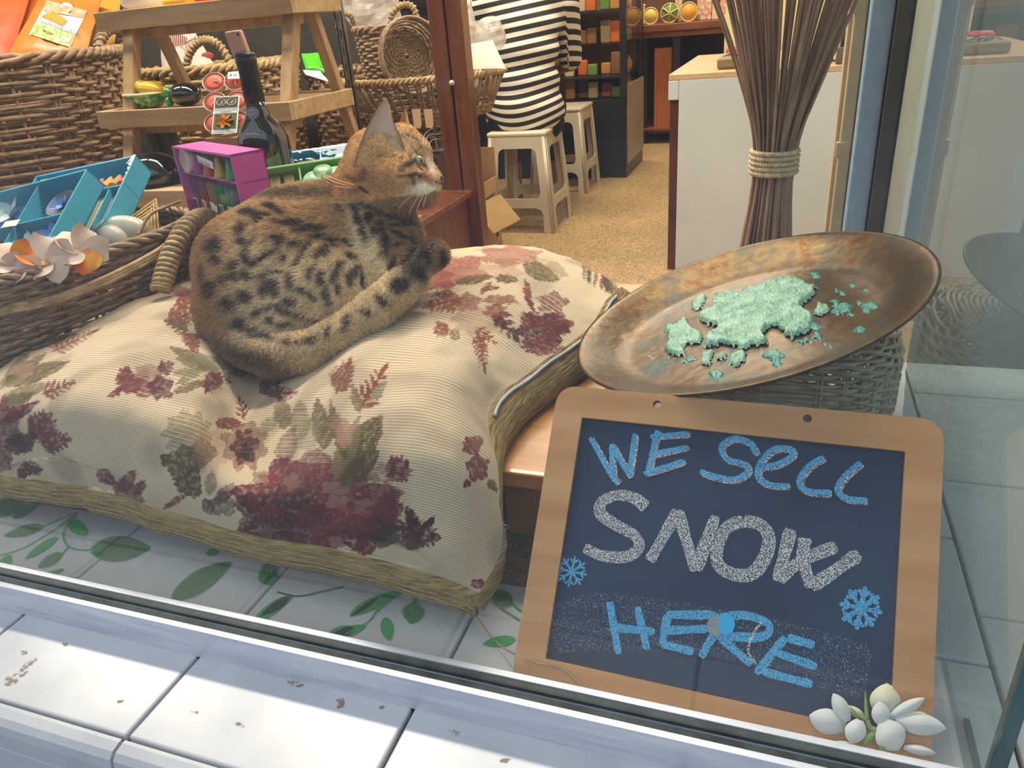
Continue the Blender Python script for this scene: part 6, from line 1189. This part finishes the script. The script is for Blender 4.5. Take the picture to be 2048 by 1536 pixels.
handle(t, [P(682, 72, y=2.52), P(676, 45, y=2.54), P(684, 28, y=2.56), P(700, 30, y=2.58), P(708, 50, y=2.6)], .010, 12, M_WICK2); handle(t, [P(782, 62, y=2.48), P(784, 30, y=2.48), P(804, 10, y=2.48), P(826, 14, y=2.48), P(834, 40, y=2.48)], .010, 14, M_WICK2)
c = P(822, 112, y=2.42); ez = nrm(nrm(EY - c) + CR * .35); ex, ey, _ = frame(ez); t = thing('wicker_basket', c, 'round shallow wicker basket tipped on its side in the openwork bowl', 'basket'); b = MB(); tq = np.linspace(0, 2 * math.pi, 100, endpoint=False)
for j in range(13): r_ = .012 + .0075 * j; b.tube(c + (r_ * np.cos(tq))[:, None] * ex + (1.1 * r_ * np.sin(tq))[:, None] * ey + (.003 * np.cos(14 * tq + math.pi * j))[:, None] * ez - ez * (.045 if j < 10 else .045 - .012 * (j - 9)), .0042, 5, closed=True)
for q in range(4): b.tube(c + ((.104) * np.cos(tq))[:, None] * ex + (.115 * np.sin(tq))[:, None] * ey + ez * (.012 * q - .01), .0048, 5, closed=True)
b.build('weave', M_WICK, t, smooth=True, kind='stuff')
tag(crumple('plastic_bag', P(745, 18, y=2.66), (.095, .08, .10), (CR, CF, ZU), M_BAGW, seed=1), 'milky plastic bag stuffed behind the loop handled basket', 'plastic bag')
tag(crumple('plastic_bag', P(925, 95, y=2.60), (.085, .07, .14), (CR, CF, ZU), M_BAGW, seed=3), 'tall milky plastic bag beside the cabinet post', 'plastic bag'); tag(crumple('plastic_bag', P(982, 70, y=2.70), (.06, .05, .06), (CR, CF, ZU), M_BAGW, seed=7), 'small glossy plastic bag by the striped sleeve', 'plastic bag')
pouch('paper_sheet', [P(942, 88, y=2.52), P(985, 80, y=2.55), P(1012, 138, y=2.50), P(940, 140, y=2.48)], .006, mat('cream_paper', '#e3d8c4', .6), 'folded cream paper in the openwork bowl', 'paper')
for px, lb in ((848, 'plain cardboard tag'), (872, 'longer cardboard tag')):
    q = P(px - 14, 238, y=2.30); o = tag(MB().prism([q + np.array(v) for v in ((-.015, 0, .03), (.015, 0, .03), (.013, 0, -.02), (.006, 0, -.03), (-.014, 0, -.025))], (0, .002, 0)).build('paper_tag', mat('kraft_tag', '#d3b48c', .7)), lb + ' hanging under the openwork bowl', 'tag', 'tags under the bowl')

# stools
M_STOOL = mat('beige_plastic', '#cbbfa6', .4, '#c2b59a', scale=3)
def make_stool(c, label, m):
    t = thing('plastic_stool', c, label, 'stool', 'beige plastic stools'); c = np.asarray(c, float); H_, s0, s1 = .45, .135, .168
    MB().cbox(c + ZU * (H_ - .011), (2 * s0 + .012, 2 * s0 + .012, .022), r=.010, k=3).build('seat', m, t, smooth=True)
    for k in range(4):
        a = math.pi / 2 * k; ex = np.array([math.cos(a), math.sin(a), 0]); en = np.array([math.sin(a), -math.cos(a), 0]); bot = c + en * s1; top = c + en * s0 + ZU * (H_ - .012); up_ = nrm(top - bot); L_ = np.linalg.norm(top - bot)
        wat = lambda v: s1 + (s0 - s1) * v / L_; lw = .030
        outer = [(-wat(0), 0), (-wat(0) + .052, 0), (-wat(0) + .052, .085), (-wat(0) + .062, .105), (-wat(0) + .085, .115), (wat(0) - .085, .115), (wat(0) - .062, .105), (wat(0) - .052, .085), (wat(0) - .052, 0), (wat(0), 0), (wat(L_), L_), (-wat(L_), L_)]
        hole = rrect(-.5, .158, .5, L_ - .060, .028, 5); hole = [(np.sign(x) * (min(abs(x) / .5, 1) * 0 + (wat(y) - .050) - (.5 - abs(x))), y) for x, y in hole]
        plate(outer, [hole], .008, bot - en * .008, ex, up_, en).build('side', m, t)
        e = c + en * s1 + ex * s1; e2 = c + en * s0 + ex * s0 + ZU * (H_ - .012); MB().tube([e - (en + ex) * .010, e2 - (en + ex) * .010], .0125, 10).build('leg', m, t, smooth=True)
    return t
make_stool((-1.13, 3.41, FLOOR), 'beige plastic stool that the person in stripes sits on', M_STOOL)
make_stool((-1.17, 4.22, FLOOR), 'empty beige plastic stool in front of the black showcase', M_STOOL)

# person on the stool, seen from behind
pc = np.array([-1.13, 3.43, FLOOR + .45]); F_ = nrm([-.25, .97, 0]); S_ = nrm([.97, .25, 0])      # facing into the shop
pt = lambda s, f, z: pc + S_ * s + F_ * f + ZU * z
tb = Body(pc + [-.45, -.35, -.12], pc + [.42, .55, .72], .009)
for (z, f, hw, hd) in ((.03, .02, .185, .135), (.10, .0, .178, .130), (.20, .0, .168, .115), (.32, .01, .172, .110), (.42, .03, .185, .108), (.50, .055, .185, .095)): tb.ell(pt(0, f, z), (hw, hd, .085), (S_, F_, ZU), .05)
tb.ell(pt(.02, -.06, .05), (.12, .06, .07), (S_, F_, ZU), .05); tb.cap(pt(-.13, .06, .52), pt(.13, .06, .52), .075, .075, .04)
tb.cap(pt(-.20, .06, .50), pt(-.262, .06, .26), .068, .058, .03); tb.cap(pt(-.262, .06, .26), pt(-.225, .13, .19), .060, .062, .02); tb.cap(pt(.20, .07, .50), pt(.215, .20, .27), .066, .056, .03)
SV, SF = tb.mesh(); SV = smooth_mesh(SV, SF, 2)
M_SHIRT = mat('striped_knit', '#e8e0d2', .85); nt = M_SHIRT.node_tree; N = nt.nodes; Lk = nt.links
aa = N.new('ShaderNodeAttribute'); aa.attribute_name = 'stripe'; sn = N.new('ShaderNodeMath'); sn.operation = 'SINE'; Lk.new(aa.outputs['Fac'], sn.inputs[0]); cr = N.new('ShaderNodeValToRGB'); cr.color_ramp.elements[0].position = .50; cr.color_ramp.elements[1].position = .56; cr.color_ramp.elements[0].color = (*hexc('#241d19'), 1); cr.color_ramp.elements[1].color = (*hexc('#e6dccb'), 1)
mr = N.new('ShaderNodeMapRange'); mr.inputs[1].default_value = -1; mr.inputs[2].default_value = 1; Lk.new(sn.outputs[0], mr.inputs[0]); Lk.new(mr.outputs[0], cr.inputs[0]); Lk.new(cr.outputs[0], N['Principled BSDF'].inputs['Base Color'])
person = thing('person', pt(0, 0, -.45), 'person in a black and white striped top sitting on a stool, back turned', 'person')
loc = SV - pc; sx_ = loc @ S_; sf_ = loc @ F_; arm = (sx_ < -.205) | (sx_ > .205)
kk = np.clip((.30 - loc[:, 2]) / .3, 0, 1); ph = loc[:, 2] - .12 * sx_ * (1 - kk) - 1.5 * kk * (sx_ - .04) ** 2 - .03 * kk * np.sin(9 * sx_)
ph[arm] = loc[arm, 2] * .95 + .18 * sf_[arm]
shirt = mkobj('striped_shirt', SV + 0, SF, M_SHIRT, person, smooth=True); at_ = shirt.data.attributes.new('stripe', 'FLOAT', 'POINT'); at_.data.foreach_set('value', (ph * 2 * math.pi / .0385).astype(np.float32))
M_SKIN = mat('brown_skin', '#8d5c40', .55, '#82533a', scale=20); M_HAIR = mat('black_hair', '#15110f', .4, '#231b17', scale=90, stretch=(6, 6, 1)); M_PANT = mat('black_trousers', '#17171a', .8, '#1f1f23', scale=60)
pb = Body(pc + [-.45, -.30, -.48], pc + [.45, .62, 1.0], .010)
pb.cap(pt(0, .06, .50), pt(0, .09, .66), .055, .050, .02); pb.ell(pt(0, .12, .76), (.074, .095, .115), (S_, F_, ZU), .02); pb.ell(pt(0, .21, .735), (.013, .02, .018), (S_, F_, ZU), .01); pb.ell(pt(.076, .11, .75), (.012, .02, .032), (S_, F_, ZU), .008); pb.ell(pt(-.076, .11, .75), (.012, .02, .032), (S_, F_, ZU), .008); pb.ell(pt(0, .19, .69), (.035, .02, .010), (S_, F_, ZU), .012)
def arm_(sg, e, w_, h_):
    pb.cap(pt(sg * .20, .07, .48), e, .045, .040, .02); pb.cap(e, w_, .041, .028, .015); dr = nrm(h_ - w_); sd = np.cross(dr, ZU); pb.cap(w_, w_ + dr * .075, .028, .034, .012)
    for i, ln2 in enumerate((.075, .088, .082, .062)):
        o = w_ + dr * .075 + sd * (.025 - .0165 * i); k1 = o + dr * ln2 * .55 - ZU * .006; pb.cap(o, k1, .0095, .009, .004); pb.cap(k1, k1 + dr * ln2 * .35 - ZU * .026, .009, .0075, .004)
    o = w_ + dr * .03 + sd * .03 * -sg; pb.cap(o, o + dr * .04 + sd * .03 * -sg, .011, .010, .005); pb.cap(o + dr * .04 + sd * .03 * -sg, o + dr * .068 + sd * .030 * -sg, .010, .008, .004)
arm_(-1, pt(-.262, .10, .20), pt(-.20, .33, .19), pt(-.16, .45, .20)); arm_(1, pt(.215, .24, .25), pt(.10, .40, .20), pt(.02, .46, .20))
for sg in (-1, 1):
    kn, an, toe = pt(sg * .12, .40, .035), pt(sg * .10, .36, -.38), pt(sg * .12, .50, -.425); pb.cap(pt(sg * .09, .0, .02), kn, .088, .062, .03); pb.cap(kn, an, .058, .036, .02); pb.cap(an - ZU * .02, toe, .036, .026, .015)
pb.ell(pt(0, 0, .04), (.16, .11, .07), (S_, F_, ZU), .04)
BV_, BF_ = pb.mesh(); BV_ = smooth_mesh(BV_, BF_, 1); lz = BV_[:, 2] - pc[2]; lf = (BV_ - pc) @ F_; ls = (BV_ - pc) @ S_
skin, pant = np.array(hexc('#8d5c40')), np.array(hexc('#17171a')); isp = (lz < .14) & (np.abs(ls) < .19) & ~((lz > .11) & (lf > .2)); bcol = np.where(isp[:, None], pant, skin); bcol = np.where((lz < -.22)[:, None], skin, bcol)
lip = (np.linalg.norm(BV_ - pt(0, .205, .695), axis=1) < .022); bcol[lip] = hexc('#8a4a44')
for sg in (-1, 1): bcol[np.linalg.norm(BV_ - pt(sg * .03, .205, .765), axis=1) < .012] = hexc('#1a1412')
mkobj('body', BV_, BF_, attr_mat('skin_and_trousers', rough=.65), person, smooth=True, cols=bcol)
hb = Body(pt(0, .1, .74) - .24, pt(0, .1, .74) + .24, .009); hb.ell(pt(0, .085, .80), (.092, .105, .105), (S_, F_, ZU), .02); hb.ell(pt(0, .03, .70), (.080, .06, .12), (S_, F_, ZU), .03); hb.ell(pt(0, .01, .60), (.06, .045, .10), (S_, F_, ZU), .03); hb.ell(pt(0, .20, .735), (.065, .06, .085), (S_, F_, ZU), .01, sub=True)
HV, HF = hb.mesh(); mkobj('hair', smooth_mesh(HV, HF, 1), HF, M_HAIR, person, smooth=True)

# cardboard carton with its torn flap
M_CARD = mat('cardboard', '#c9a46c', .8, '#bd975f', scale=8); M_CARDD = mat('cardboard_inside', '#b08a58', .85, '#a37f4f', scale=8)
t = thing('cardboard_box', (-1.28, 2.93, FLOOR), 'open cardboard carton with a bent flap beside the front stool', 'carton'); x0, x1, y0, y1, z1 = -1.42, -1.165, 2.84, 3.08, .035
for nm, lo, hi in (('wall', (x0, y0, FLOOR), (x1, y0 + .004, z1)), ('wall', (x0, y1 - .004, FLOOR), (x1, y1, z1 + .12)), ('wall', (x0, y0, FLOOR), (x0 + .004, y1, z1)), ('wall', (x1 - .004, y0, FLOOR), (x1, y1, z1)), ('bottom', (x0, y0, FLOOR), (x1, y1, FLOOR + .004))): MB().bb(lo, hi).build(nm, M_CARD, t)
fl = [P(940, 417, y=2.80), P(1001, 390, y=3.02), P(1041, 440, y=3.06), P(988, 468, y=2.86)]; MB().prism(fl, (0, 0, .004)).build('flap', M_CARD, t)
text('printed_number', '22513', .062, (x1 + .0008, y0 + .225, -.052), (0, -1, 0), (0, 0, -1), M_INK, t, .0002); MB().prism([(x1 + .001, y0 + .02, -.035), (x1 + .001, y0 + .20, -.035), (x1 + .001, y0 + .20, -.030), (x1 + .001, y0 + .02, -.030)], (.0004, 0, 0)).build('printed_line', M_INK, t)
MB().prism([(x1 + .001, y0 + .19 + .018 * math.cos(a), -.20 + .022 * math.sin(a)) for a in np.linspace(0, 2 * math.pi, 18, endpoint=False)], (.0006, 0, 0)).build('hand_hole', mat('dark_opening', '#2a231c', .9), t)

# black showcase
M_BLK = mat('black_laminate', '#24262b', .35, '#1c1e23', scale=5); M_BEI = mat('taupe_laminate', '#a08f7c', .45, '#96856f', scale=4); M_SG = clear_mat('showcase_glass', ior=1.45)
X0, X1, Y0, Y1, ZB, ZT = -2.7, -.86, 4.47, 5.02, .17, 1.45; t = thing('showcase', ((X0 + X1) / 2, (Y0 + Y1) / 2, FLOOR), 'black glazed showcase with lit shelves behind the stools', 'showcase')
MB().bb((X0, Y0, FLOOR), (X1 - .003, Y1, ZB)).build('base', M_BLK, t); MB().bb((X1 - .003, Y0 + .03, FLOOR + .08), (X1 + .004, Y1, ZB + .08)).build('side_panel', M_BEI, t)
MB().bb((X0, Y0, ZB), (-1.30, Y0 + .02, ZT)).build('front_panel', M_BLK, t); MB().bb((X0, Y1 - .02, ZB), (X1, Y1, ZT)).build('back_panel', mat('showcase_back', '#8a6844', .6, '#745537', scale=6), t)
for x in (-1.30, X1 - .035): MB().bb((x, Y0 - .004, ZB), (x + .035, Y0 + .035, ZT)).build('post', M_BLK, t)
MB().bb((X1 - .035, Y1 - .04, ZB), (X1, Y1, ZT)).build('post', M_BLK, t)
for z in (.30, .47, .64, .80):
    MB().bb((-1.27, Y0 + .03, z - .012), (X1 - .03, Y1 - .03, z)).build('shelf', M_SG if z in (.47, .8) else M_BLK, t)
MB().bb((-1.265, Y0, ZB), (X1 - .035, Y0 + .005, ZT)).build('pane', M_SG, t); MB().bb((X1 - .005, Y0 + .035, ZB), (X1, Y1 - .04, ZT)).build('pane', M_SG, t)
MB().bb((X0, Y0, ZT), (X1, Y1, ZT + .05)).build('top', M_BLK, t)
rg = np.random.default_rng(5)
GOOD = [('amber', '#c98a3a'), ('brown', '#8a5a34'), ('cream', '#d9c08a'), ('orange', '#d9692e'), ('green', '#6f8f3a')]
for si, z in enumerate((.175, .3005, .4705, .6405)):
    for i in range(5):
        nm, c = GOOD[(i + 2 * si) % 5]; x = -1.225 + .07 * i; hh = rg.uniform(.06, .12); b = MB().cbox((x, Y0 + .14 + .05 * (i % 2), z + hh / 2 + .0005), (.056, .04, hh), r=.008, k=2); tag(b.build('soap_packet', mat('packet_' + nm, c, .4), smooth=True), '%s packet on the %s shelf of the black showcase' % (nm, ('lowest', 'second', 'third', 'fourth')[si]), 'packet', 'packets in the showcase')
    for i in range(3):
        nm, c = GOOD[(i * 2 + si) % 5]; hh = .08; tag(MB().lathe([(.022, 0), (.024, .01), (.024, .055), (.012, .065), (.012, .08), (.001, .08)], (-.93 - .0 * i, Y0 + .25 + .09 * i, z + .0005), None, 16).build('jar', mat('jar_' + nm, c, .2, spec=.7), smooth=True), '%s jar near the glass side of the showcase, %s shelf' % (nm, ('lowest', 'second', 'third', 'fourth')[si]), 'jar', 'jars in the showcase')
sl = bpy.data.lights.new('lamp_light', 'AREA'); sl.shape = 'RECTANGLE'; sl.size = .36; sl.size_y = .3; sl.energy = 2.2; sl.color = (1, .78, .5); so = bpy.data.objects.new('lamp_light', sl); COL.objects.link(so); so.location = (-1.07, 4.74, ZT - .02)

# brown display table far behind, with soaps
ty = 5.62; tz = P(1370, 44, y=ty)[2]; M_BRT = wood_mat('brown_table_wood', '#8a4f30', '#6d3a20', axis=0, rough=.4)
t = thing('display_table', (-.55, ty + .3, FLOOR), 'dark brown display table against the back wall with soaps on it', 'table')
MB().cbox((-.35, ty + .27, tz - .025), (1.7, .56, .045), r=.004).build('top', M_BRT, t); MB().cbox((-.35, ty + .03, tz - .065), (1.62, .03, .04), r=.002).build('apron', M_BRT, t)
for px, w_ in ((1352, .05), (1290, .03)): x = P(px, 150, y=ty + .05)[0]; MB().cbox((x, ty + .06, (FLOOR + tz - .05) / 2), (w_, .05, tz - .05 - FLOOR), r=.002).build('leg', mat('near_black_wood', '#2c1d17', .5), t)
x = P(1326, 140, y=ty + .10)[0]; MB().cbox((x, ty + .10, (FLOOR + tz) / 2 - .04), (.12, .02, .56), r=.002).build('orange_panel', wood_mat('orange_veneer', '#c97a3f', '#b86a33', axis=2, rough=.45), t)
MB().cbox((-.35, ty + .52, (FLOOR + tz) / 2 - .03), (1.66, .02, tz - FLOOR - .08), r=.002).build('back_board', mat('near_black_wood', '#2c1d17', .5), t); MB().cbox((-.35, ty + .27, FLOOR + .10), (1.6, .5, .02), r=.002).build('low_shelf', M_BRT, t)
for (px, r_, c, nm, kind) in ((1302, .052, '#d9c25a', 'pale yellow', 0), (1340, .060, '#7a8f3a', 'green', 1), (1378, .058, '#e0a63a', 'orange', 0)):
    c3 = P(px, 24, y=ty + .10); c3[2] = tz + .0 + r_; tt = thing('round_soap', (c3[0], c3[1], tz - .002), '%s round soap cake standing on the brown table' % nm, 'soap', 'round soaps on the brown table')
    MB().lathe([(.001, -.018), (r_ * .92, -.018), (r_, -.008), (r_, .008), (r_ * .92, .018), (.001, .020)], c3, ((1, 0, 0), (0, 0, 1), (0, -1, 0)), 28).build('cake', mat('soap_%s' % c[1:], c, .3, spec=.6), tt, smooth=True)
    b = MB()
    for k in range(3 if kind else 0): a = math.pi * k / 3 + .4; b.tube([c3 + np.array([math.cos(a) * r_, -.021, math.sin(a) * r_]), c3 - np.array([math.cos(a) * r_, .021, math.sin(a) * r_])], .004, 5)
    b.tube([c3 + np.array([r_ * math.cos(a), -.017, r_ * math.sin(a)]) for a in np.linspace(0, 2 * math.pi, 28, endpoint=False)], .004, 5, closed=True); b.build('raffia_band', mat('raffia', '#dcc28a', .7), tt, smooth=True)
for (px, hh, c, nm) in ((1402, .15, '#b5623f', 'coppery'), (1416, .12, '#c9473a', 'red'), (1432, .10, '#d9b48a', 'cream'), (1448, .13, '#d8603a', 'orange red'), (1284, .13, '#d9663a', 'bright orange'), (1358, .16, '#b58a5a', 'tan')):
    c3 = P(px, 30, y=ty + .16); tag(MB().cbox((c3[0], c3[1], tz + hh / 2 - .0018), (.05, .05, hh), r=.006).lathe([(.01, 0), (.01, .02), (.001, .022)], (c3[0], c3[1], tz + hh - .003), None, 10).build('soap_bag', mat('bag_%s' % c[1:], c, .35, '#e8d9b8', scale=40), smooth=False), '%s tied soap bag on the brown table' % nm, 'packet', 'bags on the brown table')
bx3 = P(1385, 140, y=ty - .35); tt = thing('oil_bottle', (bx3[0], ty + .25, FLOOR + .111), 'yellow glass bottle with a cork under the brown table', 'bottle'); sc = 1.9
MB().lathe([(.03 * sc, 0), (.045 * sc, .004), (.047 * sc, .05 * sc), (.058 * sc, .12 * sc), (.050 * sc, .155 * sc), (.022 * sc, .17 * sc), (.02 * sc, .185 * sc)], (bx3[0], ty + .25, FLOOR + .111), None, 24).build('glass', mat('amber_oil_glass', '#d9ab4a', .12, '#c9963a', scale=10, coat=.6), tt, smooth=True); MB().lathe([(.018 * sc, .18 * sc), (.022 * sc, .225 * sc), (.001, .226 * sc)], (bx3[0], ty + .25, FLOOR + .111), None, 18).build('cork', mat('cork', '#c99a6a', .8, '#a97a4c', scale=60), tt, smooth=True)

# counter
M_CNT = mat('cool_white_panel', '#d6dbde', .45, '#ccd2d6', scale=3); M_CTOP = wood_mat('beige_worktop', '#d6b58c', '#c9a67c', axis=1, rough=.35, scale=4)
CY = 2.759; CT = .43; t = thing('shop_counter', (-.08, CY + .4, FLOOR), 'white-fronted shop counter with a beige worktop and brown side', 'counter')
MB().cbox((-.077, CY + .010, (FLOOR + CT - .02) / 2), (.545, .02, CT - .02 - FLOOR), r=.002).build('front_panel', M_CNT, t); MB().cbox((-.365, CY + .40, (FLOOR + CT - .085) / 2), (.03, .78, CT - .085 - FLOOR), r=.002).build('side_panel', mat('dark_brown_laminate', '#5c3222', .4, '#4c281b', scale=6), t)
MB().cbox((-.368, CY + .02, CT - .052), (.036, .04, .064), r=.004).build('edge_cap', M_CNT, t); MB().cbox((-.09, CY + .46, CT - .010), (.59, .92, .020), r=.003).build('worktop', M_CTOP, t); MB().bb((-.35, CY + .03, FLOOR), (.2, CY + .05, CT - .03)).build('inner_frame', M_CNT, t)
c3 = P(1465, 130, y=CY + .12); c3 = np.array([c3[0] + .03, CY + .13, CT + .0005]); t = thing('wooden_tray', c3, 'shallow wooden tray of small trinkets on the counter', 'tray')
MB().cbox(c3 + ZU * .018, (.16, .10, .036), r=.010, k=3).build('body', wood_mat('olive_wood', '#8a744e', '#755f3c', axis=0, rough=.5), t, smooth=True)
for i in range(12): a = rg.uniform(0, 6.28); q = c3 + np.array([rg.uniform(-.055, .06), rg.uniform(-.03, .03), .042]); MB().tube([q + .012 * np.array([math.cos(u), math.sin(u) * .7, .4 * math.sin(u + a)]) for u in np.linspace(0, 2 * math.pi, 10, endpoint=False)], .0022, 5, closed=True).build('trinket_ring', mat('dull_silver', '#8d8a84', .3, metal=.8) if i % 3 else mat('teal_bead', '#3f9a8c', .3), t, smooth=True)
q = c3 + np.array([-.02, .12, 0]); o = tag(MB().cbox(q + ZU * .03, (.085, .04, .06), r=.014, k=3).build('red_stapler', mat('red_plastic', '#c8323e', .3), smooth=True), 'small red plastic object behind the wooden tray', 'stapler')
b = MB(); cp_ = [np.array([.03 + .011 * i, CY + .10 + .012 * math.sin(i * .9), CT + .006]) for i in range(13)]
for i, q in enumerate(cp_): tw = i % 2; b.tube([q + .0085 * math.cos(u) * np.array([1, 0, 0]) + .006 * math.sin(u) * (ZU if tw else np.array([0, 1, 0])) + ZU * (.0 if not tw else .002) for u in np.linspace(0, 2 * math.pi, 12, endpoint=False)], .0024, 5, closed=True)
tag(b.build('iron_chain', mat('rusty_iron', '#5a4638', .6, '#3f3229', scale=60, metal=.6), smooth=True), 'rusty iron chain lying on the counter', 'chain')
tt = thing('metal_pole', (.165, CY + .05, CT), 'green-grey metal pole standing on the counter by the jamb', 'pole'); MB().lathe([(.014, .05), (.014, 1.35)], (.165, CY + .05, CT), None, 20).build('tube', mat('green_grey_metal', '#5a6a58', .3, '#454f48', scale=10, metal=.6), tt, smooth=True); MB().cbox((.165, CY + .05, CT + .0255), (.046, .046, .050), r=.004).build('bracket', mat('brown_grey_bracket', '#6d6258', .5, '#5c5148', scale=20), tt)

# bundle of dry sticks
by = 1.385; c0 = P(1527, 480, y=by); base = np.array([c0[0], by, 0.0]); tie = P(1548, 322, y=by); topc = P(1580, 0, y=by)
t = thing('stick_bundle', base, 'tall bundle of dry grey-brown sticks tied with straw rope', 'stick bundle'); b = MB(); rg = np.random.default_rng(3); SM = [mat('dry_stick_a', '#c4a286', .75, '#9a7c64', scale=40, stretch=(1, 1, .2)), mat('dry_stick_b', '#ab8c74', .75, '#876c58', scale=40, stretch=(1, 1, .2))]
tk = tie[2]
for i in range(120):
    a, rr = rg.uniform(0, 2 * math.pi), math.sqrt(rg.uniform(0.02, 1)); dx, dy = rr * math.cos(a), rr * math.sin(a); up_ = np.array([.02, 0, 0]); zt2 = rg.uniform(.72, 1.0); fl2 = rg.uniform(.85, 1.15)
    pth = catmull([base + np.array([.070 * dx, .060 * dy, .002]), base * .5 + np.array([tie[0], by, 0]) * .5 + np.array([.044 * dx, .04 * dy, tk * .6]), np.array([tie[0], by, tk]) + np.array([.033 * dx, .033 * dy, 0]), np.array([tie[0] * .6 + topc[0] * .4, by, tk + .15]) + np.array([.072 * dx * fl2, .07 * dy, 0]), np.array([topc[0], by, zt2]) + np.array([(.155 + .1 * (zt2 - .7)) * dx * fl2, .14 * dy, 0]) * (1 + .5 * (zt2 - .65))], 4)
    MB().tube(pth, np.linspace(.0032, .0024, len(pth)) * rg.uniform(.75, 1.15), 5).build('stick', SM[i % 2], t, smooth=True)
M_ROPE = mat('straw_rope', '#f0dcb6', .8, '#c9b189', scale=90); b = MB()
for k in range(5):
    for s_ in (0, 1): b.tube(np.array([[tie[0] + (.0375 + .0022 * math.cos(24 * u + math.pi * s_)) * math.cos(u), by + (.0375 + .0022 * math.cos(24 * u + math.pi * s_)) * math.sin(u), tk - .017 + .0085 * k + .0022 * math.sin(24 * u + math.pi * s_)] for u in np.linspace(0, 2 * math.pi, 96, endpoint=False)]), .0030, 5, closed=True)
b.build('rope_tie', M_ROPE, t, smooth=True)
